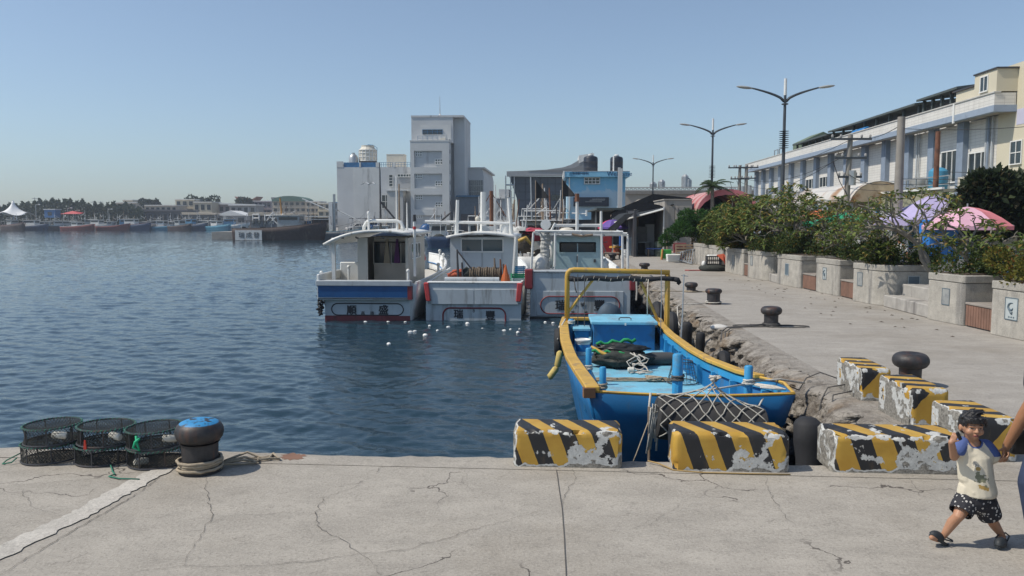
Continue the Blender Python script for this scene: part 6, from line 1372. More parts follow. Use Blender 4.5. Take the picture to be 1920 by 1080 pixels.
lamp('tallest looking double street lamp, nearest to the white market hall',11.2,40.35,9.05,5.7); lamp('double street lamp rising behind the palm tree',11.2,58.3,9.35,5.2); lamp('double street lamp farthest along the quay, over the black awning',11.2,93,9.55,4.6)
CPOLE=M('concrete utility pole',(.27,.25,.22),.85,.15,dirt=(.13,.12,.1),damt=.35,streak=True)
CER=M('insulator',(.35,.34,.33),.4)
def upole(label,x,y,H,r,arms=0,m=CPOLE,tilt=0):
    t=thing('utility_pole',label,'utility pole',(x,y,0),group='utility poles in front of the market hall')
    q=MB().tube([(0,0,0),(tilt,0,H)],[r*1.25,r*.9],10); q.build('pole',m,t,smooth=True)
    for i in range(arms):
        z=H-.25-i*.9; w_=.95-.2*i; MB().box(tilt-w_,tilt+w_,-.16,-.06,z,z+.1).build('cross_arm',POLE,t)
        for k in (-1,-.55,.55,1): MB().lathe((tilt+k*w_*.93,-.11,z+.1),[(.03,0),(.06,.05),(.06,.12),(.03,.17)],8).build('insulator',CER,t)
    if arms: MB().tube([(tilt-.8,-.1,H-1.3),(tilt-.5,-.15,H-2.2),(tilt-.1,-.15,H-2.9)],.02,4).build('drop_cable',BLACK,t); MB().cyl((.25,-.2,H-2.4),(.25,-.2,H-1.7),.17,None,8).build('transformer',STEEL,t)
    return t
upole('thick bare grey pole standing before the long white market hall',13.5,32.45,6.2,.155); upole('pole with crossarms and drooping cables in front of the rusty canopy',14,39.7,6.25,.13,3,tilt=.16); upole('rusty brown pole against the market hall wall',16.5,35.9,6.0,.11,0,RUST); upole('distant crossarm pole seen left of the market hall end',15,66.5,6.6,.13,2); upole('second distant pole with a transformer by the market hall end',16,68.5,6.75,.15,2)
W=M('black cable',(.02,.02,.02),.7)
wr=[((14.16,39.7,6.1),(13.5,32.45,5.9),.25),((13.5,32.45,5.75),(19,26,5.7),.3),((14.1,39.7,4.4),(13.6,32.45,3.7),.3),((13.5,32.45,3.8),(20,25,4.3),.3),((14.1,39.7,4.0),(22,29,4.6),.5),((14.1,39.7,3.7),(21,30,3.9),.4),((14.1,39.7,6.0),(15,66.5,6.4),.6),((14.0,39.7,5.3),(15.2,66.5,5.6),.7),((13.4,39.7,5.0),(15,66.5,5.3),.9),((13.5,32.45,3.3),(20,27,3.5),.35),((16.5,34.9,4.2),(20.9,30.,4.5),.2)]
for a,b,d in wr: tag(MB().tube(sag(a,b,d),.014,4).build('overhead_wire',W),'thin black cable strung between poles in front of the market hall','cable','overhead cables before the market hall')
# market tents and umbrellas --------------------------------------------------
def tent(label,c,hw,hd,z0,z1,mat,val=.22,rz=0,cat='canopy tent',mats2=None):
    t=thing('market_tent',label,cat,(c[0],c[1],0),rz)
    q=MB(); a=[(-hw,-hd),(hw,-hd),(hw,hd),(-hw,hd)]
    def fan(m,idx):
        n=8
        for i in idx:
            p0=V((*a[i],z0)); p1=V((*a[(i+1)%4],z0)); ap=V((0,0,z1))
            m.grid(lambda u,v:(lambda p:p-V((0,0,.28*(z1-z0)*math.sin(PI*v)*(1-v)*.9)))(p0.lerp(p1,u).lerp(ap,v*.985)),4,6)
    fan(q,range(4)); q.build('canopy',mat,t,smooth=False)
    q=MB()
    for i in range(4): p0=V((*a[i],z0)); p1=V((*a[(i+1)%4],z0)); q.add([p0-V((0,0,val)),p1-V((0,0,val)),p1,p0],[(0,1,2,3)])
    q.build('valance',mats2 or mat,t)
    for x,y in a: MB().cyl((x*.97,y*.97,0),(x*.97,y*.97,z0-.02),.03,None,6).build('leg',STEEL,t)
    return t
LIL=M('lilac fabric',(.42,.37,.58),.8,.06); PINK=M('pale pink fabric',(.62,.36,.45),.8,.06); CORAL=M('coral fabric',(.62,.2,.22),.8,.08)
tent('lilac pyramid market tent beside the thick grey pole',(14.6,31.9),1.75,1.9,2.2,3.2,LIL); tent('small lilac canopy at the picture edge behind the dark tree',(17.6,24.6),1.3,1.3,2.25,2.85,LIL)
def umbrella(label,c,r,z0,z1,m1,m2,n=8,rz=0):
    t=thing('market_umbrella',label,'umbrella',(c[0],c[1],0),rz)
    for mi,mm in ((0,m1),(1,m2)):
        q=MB()
        for k in range(n):
            if (k>=n//2)!=bool(mi) if m2 is not None else mi: continue
            a0=2*PI*k/n; a1=2*PI*(k+1)/n; p0=V((r*math.cos(a0),r*math.sin(a0),z0)); p1=V((r*math.cos(a1),r*math.sin(a1),z0))
            q.grid(lambda u,v:(lambda p:p+V((0,0,.14*math.sin(PI*v)-.05*math.sin(PI*u)*(1-v))))(p0.lerp(p1,u).lerp(V((0,0,z1)),v)),3,4)
            q.add([p0,p1,p1-V((0,0,.12)),p0-V((0,0,.12))],[(0,1,2,3)])
        if q.v: q.build('canopy',mm,t)
    MB().cyl((0,0,0),(0,0,z1+.1),.025,None,6).build('pole',STEEL,t); q=MB()
    for k in range(n): a=2*PI*k/n; q.tube([(0,0,z1-.1),(r*math.cos(a),r*math.sin(a),z0+.02)],.01,4)
    q.build('ribs',STEEL,t)
umbrella('big market umbrella, half pale pink and half coral red',(13.3,26.7),1.32,2.0,2.62,CORAL,PINK,8,R(-80))
umbrella('magenta and blue parasol behind the teal cabin boat',(3.6,50),.95,1.75,2.2,M('magenta fabric',(.55,.05,.13),.8),M('purple blue fabric',(.12,.07,.3),.8),8,R(30))
tent('green market canopy in front of the rusty barrel roof',(13.3,37.6),1.6,1.2,2.1,2.55,GREEN,.2,cat='canopy'); tent('orange market canopy edge behind the green one',(12.9,40),1.3,1.2,2.3,2.7,M('orange fabric',(.55,.14,.05),.8),.15,cat='canopy')
t=thing('arched_tent','red and white arched tent with a dark open mouth behind the planters','tent',(8.7,50,0)); w_=3.75
def ar(u,v,o=0): a=PI*(1-u); return V((w_/2-(w_/2+o)*math.cos(PI*u)*1.0,9*v,2.2+(1.85+o)*max(0,math.sin(PI*u))**.75+.02*math.sin(v*40)))
rt=NT('red white stripe fabric'); c=rt.tc.outputs['Object']; sp=rt.n('ShaderNodeSeparateXYZ'); rt.l(c,sp.inputs[0]); st=rt.math('LESS_THAN',rt.math('FRACT',rt.math('MULTIPLY',sp.outputs[1],.55)),.5); RSF=rt.fin(rt.mix(st,(.42,.13,.13),(.5,.3,.29)),.8)
q=MB(); q.grid(lambda u,v:ar(u,v),20,12,True); q.build('cover',RSF,t,solid=.03)
q=MB(); q.grid(lambda u,v:ar(u,-.02+.03*0,.03)+V((0,-.02,-.32*v-.05*abs(math.sin(u*40))*v)),40,2,True); q.build('mouth_edge',CORAL,t,solid=.03)
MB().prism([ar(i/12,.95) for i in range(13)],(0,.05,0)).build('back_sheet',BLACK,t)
for x in (0,w_):
    for y in (.1,4.5,8.9): MB().cyl((x,y,0),(x,y,2.25),.05,None,6).build('leg',STEEL,t)
# stalls behind the planters
def stall(label,x,y,w_,d,m,seed):
    r_=random.Random(seed); t=thing('market_stall',label,'market stall',(x,y,0)); MB().box(0,w_,0,d,.78,.83).build('table_top',STEEL,t); MB().box(-.02,w_+.02,-.02,-.005,.25,.8).build('cloth',m,t)
    for a in (.05,w_-.1):
        for b in (.05,d-.1): MB().box(a,a+.05,b,b+.05,0,.78).build('leg',STEEL,t)
SC=[M('stall goods %d'%i,c,.7,.3,scale=9) for i,c in enumerate(((.45,.42,.4),(.1,.25,.45),(.4,.1,.08),(.06,.06,.07),(.5,.4,.15),(.55,.55,.55)))]
for i,(x,y,w_,m,l) in enumerate(((12,23.5,2.2,SC[1],'market stall with a blue cloth under the pink umbrella'),(13,28.3,2.4,SC[5],'market stall with a white cloth under the lilac tent'),(12.2,35.5,2.2,SC[3],'market stall with a dark cloth under the green canopy'),(11.6,31.5,2,SC[0],'grey clothed stall between the lilac tent and the green canopy'))): stall(l,x,y,w_,1.1,m,i)
rg=random.Random(17)
for i in range(26):
    x=rg.uniform(11.8,14.5); y=rg.choice([23.9,28.8,36.0,32.])+rg.uniform(-.1,.5); s=rg.uniform(.12,.3); q=MB().box(-s,s,-s*.7,s*.7,0,s*.9).box(-s*1.05,s*1.05,-s*.75,s*.75,s*.9,s*1.0)
    tag(q.build('goods_box',rg.choice(SC),loc=(x,y,.84),rz=rg.uniform(-.3,.3),bevel=.01),'small box of goods on a market stall behind the planters','box','boxes of goods on the market stalls')
tag(MB().box(0,.9,0,.03,0,1.4).box(.0,.03,.04,.8,0,1.4).build('blue_sheet',M('bright blue tarp',(.03,.2,.6),.6,.2),loc=(12.3,27,.8)),'bright blue plastic sheet hung beside the lilac tent','tarp')
# scooters
def scooter(label,x,y,rz,m):
    t=thing('scooter',label,'scooter',(x,y,0),rz,'scooters parked behind the planters')
    for yy in (-.62,.62):
        w_=MB().tube(arc((0,yy,.22),.17,0,2*PI,18,'yz')[:-1],.05,6,True).build('wheel',BLACK,t); MB().cyl((-.04,yy,.22),(.04,yy,.22),.12,None,10).build('rim',STEEL,w_)
    q=MB(); q.prism([(-.16,-.75,.35),(-.16,-.7,.72),(-.16,-.1,.75),(-.16,-.02,.4)],(.32,0,0)); q.prism([(-.17,.38,.3),(-.17,.3,1.0),(-.17,.42,1.02),(-.17,.62,.5)],(.34,0,0)); q.box(-.15,.15,-.05,.4,.26,.34); q.build('body',m,t,bevel=.03,seg=2)
    MB().box(-.14,.14,-.72,-.08,.75,.84).build('seat',BLACK,t,bevel=.03); MB().tube([(-.34,.3,1.05),(-.1,.36,1.06),(.1,.36,1.06),(.34,.3,1.05)],.02,5).build('handlebar',BLACK,t); MB().sph((0,.46,.98),(.12,.07,.09),8,6).build('headlight',GLASS,t)
    for s in (-1,1): MB().sph((s*.3,.36,1.22),(.09,.02,.06),8,5).build('mirror',STEEL,t)
SCM=[M('scooter white',(.6,.6,.6),.3,.05),M('scooter blue',(.04,.1,.25),.3,.1),M('scooter red',(.35,.03,.03),.3,.1),M('scooter black',(.03,.03,.03),.3,.1)]
for i,(x,y,a,l) in enumerate(((11.2,37.6,.4,'white scooter parked behind the middle planters'),(11.3,36.6,.3,'dark blue scooter parked next to the white one'),(11.4,34.8,.5,'red scooter parked nearest the green canopy'),(11.0,38.9,.4,'black scooter parked farthest along behind the planters'))): scooter(l,x,y,R(-60)+a,SCM[i])
# clutter beside the planters -------------------------------------------------
t=thing('ladder','aluminium step ladder lying tilted against the farthest planters','ladder',(6.35,41.6,0))
A=G(1253,487)-V((6.35,41.6,0)); B=G(1298,497)-V((6.35,41.6,0)); q=MB(); la=[A+V((0,0,.15)),B+V((.0,0,.06))]; lb=[A+V((.1,.6,.25)),B+V((.25,.9,.75))]
MB().tube(la,.035,5).build('side_rail',STEEL,t); MB().tube(lb,.035,5).build('side_rail',STEEL,t)
for i in range(11): u=(i+.5)/11; MB().tube([la[0].lerp(la[1],u),lb[0].lerp(lb[1],u)],.03,5).build('rung',STEEL,t)
p=G(1262,491); q=MB().prism([(-.3,-.22,0),(.3,-.22,0),(.36,-.27,.4),(-.36,-.27,.4)],(0,.5,0)); tag(q.build('foam_crate',FOAM,loc=p,bevel=.03),'white foam crate lying beside the ladder foot','crate')
for i,(px,py,h_,l) in enumerate(((1283,478,.9,'stack of old slatted pallets leaning behind the ladder'),(1293,470,1.2,'taller weathered pallet standing behind the ladder'))):
    p=G(px,py+12); t=thing('pallet',l,'pallet',p,.3*i); 
    for k in range(6): MB().obox((0,.08*k*.3,.1+h_*k/6),(.9,.03,h_/9),.1,R(-18)).build('plank',WOOD,t)
    for s in (-.42,0,.42): MB().obox((s,.12,h_*.5),(.06,.06,h_),0,R(-18)).build('post',WOOD,t)
p=G(1278,487); tag(MB().box(-.35,.35,-.2,.2,.55,.9).box(-.33,.33,-.18,.18,0,.545).build('red_box',M('faded maroon box',(.2,.05,.05),.7,.3),loc=p+V((0,.8,0)),bevel=.02),'faded maroon box on a dark crate behind the ladder','box')
lump(tuple(G(1272,483)+V((0,.6,.2))),(.5,.4,.28),'sack_heap',M('dun sacking',(.25,.21,.17),.9,.3),'heap of dun sacks between pallets and ladder','sack',.3,2.5,8,(20,12))
p=G(1337,508); t=thing('crate_pile','black plastic crates with white packets on a flat round net bundle','crates',p)
q=MB().sph((0,0,.12),(.62,.42,.2),18,8); q.v=[(v[0]*(1+.15*noise.noise(V(v)*4)),v[1],max(0,v[2])) for v in q.v]; q.build('net_bundle',NETG,t,smooth='all')
for k in range(2):
    q=MB(); z0=.26+.2*k
    for i in range(8): q.box(-.3+i*.083,-.3+i*.083+.025,-.22,-.2,z0,z0+.19).box(-.3+i*.083,-.3+i*.083+.025,.2,.22,z0,z0+.19)
    q.box(-.3,.31,-.23,-.195,z0+.16,z0+.19).box(-.3,.31,-.23,-.195,z0,z0+.03).box(-.3,-.28,-.19,.19,z0,z0+.19).box(.28,.31,-.19,.19,z0,z0+.19).box(-.28,.28,-.19,.19,z0,z0+.02); q.build('crate',BLACK,t)
q=MB().box(-.26,.24,-.15,.15,.6,.7); q.build('packet',WHITE,t,bevel=.04); q=MB().sph((.38,-.05,.36),(.13,.1,.16),8,6).sph((-.4,.0,.3),(.1,.1,.14),8,6); q.build('packet',WHITE,t)
p=G(1366,510); q=MB().add([(0,0,.02),(.42,-.25,.0),(-.15,.35,.75),(-.45,.3,.7),(-.2,.1,.45)],[(0,1,2,4),(4,2,3)]); tag(q.build('orange_tarp',M('orange tarp',(.5,.1,.05),.7,.2),loc=p,solid=.04),'orange red tarp draped beside the black crates','tarp')
tag(MB().tube([(0,0,.02),(-.3,.05,.02),(-.6,-.02,.02),(-.75,.1,.02)],.03,5).build('red_strap',M('faded red strap',(.35,.08,.07),.8),loc=G(1318,508)),'faded red strap lying left of the black crate pile','strap')
p=G(1247,487); t=thing('green_crate','green and orange crate stuff beside the wood post','crate',p); MB().box(-.2,.35,0,.4,.05,.55).build('body',M('bright green plastic',(.05,.35,.06),.6,.2),t,bevel=.02); MB().cyl((-.2,-.05,0),(-.15,-.05,.6),.06,.05,8).build('orange_post',M('orange wood',(.5,.22,.06),.7),t)
tag(MB().tube([(0,0,0),(-.03,0,1.6)],.05,6).build('wood_post',WOOD,loc=G(1251,484)),'upright pale wood post in front of the concrete corner house','post')
def drum(px,py,r,h,m,l,name='drum',cat='drum'): p=G(px,py); q=MB().lathe((0,0,0),[(r,0),(r,h*.32),(r*1.04,h*.34),(r,h*.36),(r,h*.64),(r*1.04,h*.66),(r,h*.68),(r,h),(r*.9,h+.01)],14); tag(q.build(name,m,loc=p,smooth=True),l,cat)
drum(1185,479,.36,1.1,M('blue grey drum',(.2,.25,.28),.6,.2,dirt=(.1,.08,.07),damt=.4),'blue grey steel drum at the black awning post'); drum(1156,478,.2,.42,M('orange bucket',(.45,.09,.03),.6),'orange bucket on the quay under the awning','bucket','bucket'); drum(1163,477,.2,.3,YEL,'yellow bucket beside the orange one','bucket','bucket'); drum(1171,483,.16,.45,WHITE,'white bucket nearest the water beside the drum','bucket','bucket'); drum(1236,481,.3,.9,M('dim green bin',(.06,.08,.06),.7),'dark bin inside the shop front','bin','bin')
p=G(1155,477); q=MB().lathe((0,0,.42),[(.45,0),(.42,.1),(.2,.12)],14); tag(q.build('basin',M('amber plastic basin',(.5,.26,.03),.5),loc=p,smooth=True),'amber plastic basin standing on the orange bucket','basin')
t=thing('folding_table','thin steel folding table under the black awning','table',G(1203,478)); MB().box(-.6,.6,-.3,.3,.78,.82).build('top',STEEL,t)
for s in (-.5,.5): MB().tube([(s,-.25,0),(s,.25,.78)],.02,4).build('leg',STEEL,t); MB().tube([(s,.25,0),(s,-.25,.78)],.02,4).build('leg',STEEL,t)
tag(MB().box(-.35,.35,-.25,.25,.0,.55).box(-.33,.33,-.24,.24,.56,.95).build('foam_boxes',M('grey foam boxes',(.22,.22,.21),.8,.2),loc=G(1201,478)+V((0,0,.822)),bevel=.02),'grey foam boxes on the folding table','box')
t=thing('blue_stool_table','low table with blue cloth in front of the dark shop','table',G(1230,481)); MB().box(-.6,.5,-.3,.3,.45,.5).build('top',M('blue vinyl',(.03,.08,.3),.6),t)
for s in (-.5,.4): MB().box(s,s+.06,-.2,.2,0,.45).build('leg',WOOD,t)
tag(MB().box(-.3,.3,-.15,.15,0,1.3).build('red_locker',M('red panel',(.35,.03,.04),.6,.2),loc=G(1138,476),bevel=.02),'red panel box standing on the quay behind the teal cabin','cabinet')
tag(MB().box(-.15,.15,-.1,.1,0,1.5).build('blue_board',M('cobalt board',(.03,.14,.5),.6),loc=G(1165,474),bevel=.02),'narrow cobalt board leaning near the buckets','board')
t=thing('hand_cart','dark hand cart standing on the quay behind the teal cabin','cart',G(1147,486)); MB().box(-.4,.4,-.3,.3,.3,.38).build('bed',WOOD,t); 
for s in (-.42,.42): MB().tube(arc((s,0,.18),.15,0,2*PI,14,'yz')[:-1],.03,5,True).build('wheel',BLACK,t)
MB().tube([(-.3,.3,.35),(-.5,.7,.9),(-.2,.75,.95)],.03,5).build('handle',DARK,t)
# ================================================================ MORE BOATS, FAR SHORE, VEHICLES
HB=M('dark brown hull',(.06,.04,.035),.7,.3,dirt=(.15,.12,.1),damt=.4,streak=True); HN=M('navy hull',(.02,.05,.11),.6,.2,dirt=(.1,.1,.1),damt=.35); HG=M('grey hull',(.22,.24,.25),.6,.2,dirt=(.1,.08,.07),damt=.45,streak=True); HT=M('turquoise hull',(.06,.22,.32),.6,.2,dirt=(.2,.2,.18),damt=.3); HRED=M('oxide red hull',(.2,.05,.04),.7,.2,dirt=(.06,.05,.05),damt=.4)
CW=M('boat white',(.62,.62,.6),.5,.1,dirt=(.3,.25,.2),damt=.35,streak=True); CBL=M('boat cabin blue',(.1,.28,.46),.5,.12); CGR=M('boat cabin grey',(.36,.38,.38),.6,.12,dirt=(.2,.17,.14),damt=.35)
def fboat(label,loc,rz,L,B,hullm,cabm,band,seed,roofm=None,cab=(.3,.62,1.9),fb=1.1,masts=2,canopy=False,rise=.9,net=None,group=None,rig=0):
    r_=random.Random(seed); t=thing('fishing_boat',label,'fishing boat',loc,rz,group)
    sec=make_hull(t,L,B*.42,B*.5,fb,rise,hullm,fb-.35,CGR,band,WETB,taper=.45,thick=.05)
    c0,c1,ch=cab; y0,y1=L*c0,L*c1; w_=B*.36
    q=MB().box(-w_,w_,y0,y1,fb-.4,fb-.4+ch); q.build('cabin',cabm,t,bevel=.04)
    q=MB().box(-w_-.25,w_+.25,y0-.7,y1+.25,fb-.4+ch+.005,fb-.4+ch+.09); q.build('roof',roofm or CW,t,bevel=.03)
    z=fb-.4+ch
    for s in (-1,1):
        f=MB().box(min(s*w_,s*(w_+.03)),max(s*w_,s*(w_+.03)),y0+.3,y1-.3,z-.75,z-.25).build('window',GLASS,t)
    MB().box(-w_*.8,w_*.8,y0-.03,y0-.002,z-.8,z-.25).build('window',GLASS,t); MB().box(-w_*.8,w_*.8,y1+.002,y1+.03,z-.8,z-.25).build('window',GLASS,t)
    for i in range(masts):
        y=y0+.3+(y1-y0)*i*.7+r_.uniform(-.2,.2); x=r_.uniform(-.4,.4); h=r_.uniform(1.2,3.2); MB().tube([(x,y,z),(x+r_.uniform(-.1,.1),y,z+h)],[.06,.035],6).build('mast',CW if i%2==0 else WOOD,t)
        MB().tube([(x,y,z+h*.7),(x+r_.choice([-1,1])*r_.uniform(.3,.8),y+r_.uniform(-1.4,1.4),z+h*.35)],.035,5).build('boom',CW,t)
    MB().tube([(-w_,y0,z+.1),(-w_,y0,z+.65),(w_,y0,z+.65),(w_,y0,z+.1)],.045,5).build('roof_rail',CW,t)
    if canopy:
        c1_=L*.95; MB().box(-B*.45,B*.45,.2,y0-.8,fb+1.3,fb+1.36).build('canopy',canopy if canopy is not True else CW,t)
        for x in (-B*.42,B*.42):
            for y in (.3,y0-.9): MB().cyl((x,y,fb-.3),(x,y,fb+1.3),.04,None,6).build('canopy_post',CW,t)
    for y in (L*.1,L*.7): 
        for s in (-1,1): MB().lathe((s*B*.4,y,fb-.3),[(.09,0),(.09,.55),(.12,.58),(.1,.66)],8).build('bollard_post',CW,t)
    for i in range(3): 
        y=L*(.08+.28*i*r_.uniform(.6,1)); 
        if y<y0-.3 or y>y1+.3:
            q=MB().sph((0,y,fb-.05),(B*.25,.5,.35),10,6); q.v=[tuple(V(v)+V((0,0,.12*noise.noise(V(v)*3)))) for v in q.v]; q.build('net_heap',net or r_.choice([NETG,NETB,HB]),t,smooth='all')
    for i in range(rig):
        x=r_.uniform(-.5,.5)*B*.8; y=r_.uniform(.05,.95)*L; z0=fb-.3; h=r_.uniform(1.5,4.2); MB().tube([(x,y,z0),(x+r_.uniform(-.5,.5),y+r_.uniform(-.3,.3),z0+h)],r_.uniform(.025,.05),5).build('pole',r_.choice([CW,WOOD,STEEL,DARK,RUST]),t)
        x=r_.uniform(-.42,.42)*B; y=r_.uniform(.03,.95)*L; s_=r_.uniform(.15,.4); MB().obox((x,y,fb-.3+s_*.6),(s_*1.4,s_,s_*1.1),r_.uniform(0,3)).build('deck_gear',r_.choice([CW,CBL,GREEN,RUST,BLACK,YEL,CGR,RED]),t,bevel=.03)
        a=V((r_.uniform(-.4,.4)*B,r_.uniform(.05,.95)*L,z0+.3)); MB().tube([a,V((r_.uniform(-.3,.3),(y0+y1)/2,z+r_.uniform(.5,2.4)))],.014,4).build('stay',DARK,t)
    return t
WZ=-1.3
def bx(px,Y): return AY(px,412,Y).x
# boats just beyond the three sterns
fboat('white boat with heaped tarps lying behind the blue sterned boat',(bx(775,112),112,WZ),R(-75),9,2.8,CW,CGR,HT,1,cab=(.62,.75,1.3),fb=1.0,masts=1,rise=.5)
fboat('boat with a black net awning tied up beyond the teal cabin boat',(-.6,43.5,WZ),R(2),11,3,CW,CW,HN,2,canopy=AWN,cab=(.55,.8,2.3),masts=3,fb=1.5,rig=9)
fboat('boat with brown wheelhouse moored between the middle boat and the awning boat',(-3.1,45.5,WZ),R(4),11,2.9,HG,HB,HRED,3,cab=(.45,.7,1.9),masts=3,fb=1.3,rig=9)
fboat('small boat with a white roofed wheelhouse in front of the dark slanted hall',(-1.5,60,WZ),0,10,3,HG,CW,HN,4,cab=(.3,.6,2.7),masts=2,fb=1.4,rig=9)
fboat('boat with rust streaked bulwark in front of the blue office',(-.2,73,WZ),R(-8),10,3,HN,CGR,HRED,5,masts=3,cab=(.3,.55,2.3),fb=1.6,rig=9)
fboat('grey boat with two wooden masts by the scaffold',(-6.5,70,WZ),R(6),11,3,HG,CW,HN,6,masts=3,fb=1.5,cab=(.3,.6,2.1),rig=9)
fboat('dim boat moored below the grey hall doorway',(-14.5,100,WZ),R(10),11,3,HN,CW,HG,7,masts=2,fb=1.4,rig=9)
def flag(label,px,y0,y1,Y,m,s=1.):
    a=AY(px,y1,Y); b=AY(px-2,y0,Y); t=thing('flag_pole',label,'flag',(a.x,Y,a.z)); h=b.z-a.z; MB().tube([(0,0,0),(-.03,0,h)],.03,5).build('pole',WOOD,t)
    MB().grid(lambda u,v:V((.62*s*u*(1-.0*v),.08*math.sin(u*5),h-.05-.85*s*v*(1)-(0 if v<.5 else 0)-.75*s*u*(1-v))),6,4).build('cloth',m,t,solid=.01)
flag('black triangular marker flag in front of the dark slanted hall',1005,338,440,48,BLACK,1.2); flag('black triangular marker flag beside the blue office edge',1055,336,440,50,BLACK,1.2)
for px,y0,y1,Y,m,l in ((962,382,440,52,WOOD,'bare orange brown pole sticking up left of the white wheelhouse'),(1020,345,440,54,WOOD,'slanting wooden pole before the slanted hall'),(1033,352,440,53,RUST,'rusty derrick pole before the slanted hall'),(998,332,430,55,STEEL,'slender grey mast before the slanted hall'),(952,372,440,44,CW,'white pole with a blue band behind the middle boat')):
    a=AY(px,y1,Y); b=AY(px+(-3 if 'slant' in l else 0),y0,Y); tag(MB().tube([a,b],[.07,.05],6).build('pole',m),l,'pole')
lump(tuple(AY(1003,440,44.5)),(.7,.5,.35),'red_net',M('magenta red net',(.4,.05,.08),.8,.3),'red netting heaped on the black awning boat','net',.3,3,4,(16,10)); lump(tuple(AY(972,440,47)),(.6,.5,.45),'float_heap',M('pale floats',(.5,.5,.48),.8,.2),'heap of pale net floats behind the middle boat','floats',.4,4,6,(20,12)); lump(tuple(AY(980,458,44)),(.6,.5,.5),'rope_heap',NETB,'brown rope heap behind the middle boat roof corner','rope',.4,3,7,(20,12))
tag(MB().tube([AY(972,452,43),AY(985,446,43),AY(1000,462,43.2)],[.1,.12,.06],7).build('yellow_hose',YEL,smooth='all'),'yellow hose end over the boat rail behind the middle boat','hose')
# the dark vessel moored along the far pier
dv=fboat('dark brown trawler with a lettered white stern and lattice gantry by the far pier',(bx(445,135),134.5,WZ),R(-88),15,4.4,HB,CGR,HB,8,cab=(.5,.75,2.6),masts=2,fb=2.0,rise=1.1,canopy=M('rust canopy',(.12,.1,.09),.8,.2),rig=14)
q=MB().box(-2.0,2.0,-.25,-.08,-.1,1.25); 
sb=thing('stern_board','x','x') if False else None
p0=AY(443,432,133); w_=MB().box(bx(441,132.2),bx(491,132.2),131.95,132.15,WZ+.05,WZ+1.75).build('stern_panel',CW); w_.parent=dv; w_.matrix_parent_inverse=(Matrix.Translation(dv.location)@Matrix.Rotation(R(-88),4,'Z')).inverted()
for i,s in enumerate('瑞成發'): 
    o=lettering(s,1.05,INK,dv,(0,0,0),depth=.01); m=(Matrix.Translation(dv.location)@Matrix.Rotation(R(-88),4,'Z')).inverted(); o.matrix_parent_inverse=m; o.location=(bx(452+14*i,132),131.92,WZ+.55)
q=MB()
for a,b in (((500,415),(512,398)),((524,415),(512,398)),((512,398),(512,420)),((497,420),(497,402)),((530,420),(530,400)),((497,404),(530,404)),((474,418),(474,402)),((486,418),(486,402)),((474,402),(486,402)),((474,409),(486,409)),((504,420),(520,404)),((520,420),(504,404))): q.tube([AY(a[0],a[1],133.5),AY(b[0],b[1],133.5)],.12,5)
g=q.build('gantry',CW); g.parent=dv; g.matrix_parent_inverse=w_.matrix_parent_inverse
q=MB().tube([AY(530,420,134),AY(525,371,134)],[.2,.14],6); g=q.build('orange_mast',M('orange mast',(.4,.2,.05),.6)); g.parent=dv; g.matrix_parent_inverse=w_.matrix_parent_inverse
fboat('long low grey boat with blue trim lying ahead of the dark trawler',(bx(548,138),139,WZ),R(-84),16,3.4,HG,CGR,HT,9,cab=(.72,.82,1.4),masts=2,fb=1.3,rise=1.,rig=10)
fboat('grey workboat with pale rail between pier and the blue sterned boat roof',(bx(640,139),139.5,WZ),R(-92),12,3,HN,CW,HG,10,cab=(.55,.7,1.6),masts=2,fb=1.2,rig=8)
# far fleet
FL=[(18,HB,CGR,'dark boat under the white tensile canopy'),(44,HN,CW,'navy boat beside the mast of the tensile canopy'),(66,HG,CW,'grey boat with a white cabin before the blue hut'),(90,HB,CW,'brown hulled boat below the blue hut'),(112,HG,CGR,'dull grey boat next along from the blue hut'),(128,HRED,CW,'oxide red boat under the red awning'),(150,HB,CGR,'dark boat with dun deck beyond the red awning'),(172,HG,CW,'boat with a long white roof in the far fleet'),(192,HRED,CGR,'dull red and grey boat in the far fleet'),(212,HT,CBL,'boat with a pale blue wheelhouse in the far fleet'),(232,HN,CW,'navy boat with cream upperworks in the far fleet'),(250,HG,CW,'pale grey boat near the end of the trees'),(270,CW,CW,'all white boat moored before the dark roofed sheds'),(290,HT,CW,'turquoise hulled boat before the dark roofed sheds'),(310,HN,CGR,'navy boat with a tan sheet roof'),(330,HB,CGR,'dark brown boat left of the cream blocks'),(345,HN,CBL,'dark blue boat closest to the gap in the fleet'),(368,CW,CW,'small white boat lying in front of the warehouse'),(395,HT,CW,'long turquoise boat before the white warehouse'),(418,CW,CBL,'white and sky blue boat with a green cover')]
for i,(px,hm,cm,l) in enumerate(FL):
    Y=258+(i*37%5)-(4 if px<200 else 0); r_=random.Random(i+50)
    fboat(l,(bx(px-9,Y),Y,WZ),R(-90+r_.uniform(-18,18)) if i%3 else R(r_.choice([-60,-120])),r_.uniform(9.5,12.5),3.2,hm,cm,r_.choice([CW,HRED,HT]),i+30,cab=(r_.uniform(.2,.35),r_.uniform(.5,.65),r_.uniform(1.8,2.5)),masts=2 if i%2 else 3,fb=r_.uniform(1.2,1.7),canopy=(i%3==0),group='fishing fleet along the far shore')
q=MB(); p=AY(137,412,262); tag(MB().add([(-3.4,-1.5,4.2),(3.4,-1.5,4.2),(3.0,1.5,4.6),(-3.0,1.5,4.6),(0,0,5.2)],[(0,1,4),(1,2,4),(2,3,4),(3,0,4)]).build('red_awning',RED,loc=(p.x,262,-.1),solid=.08),'red awning roof among the far boats','awning')
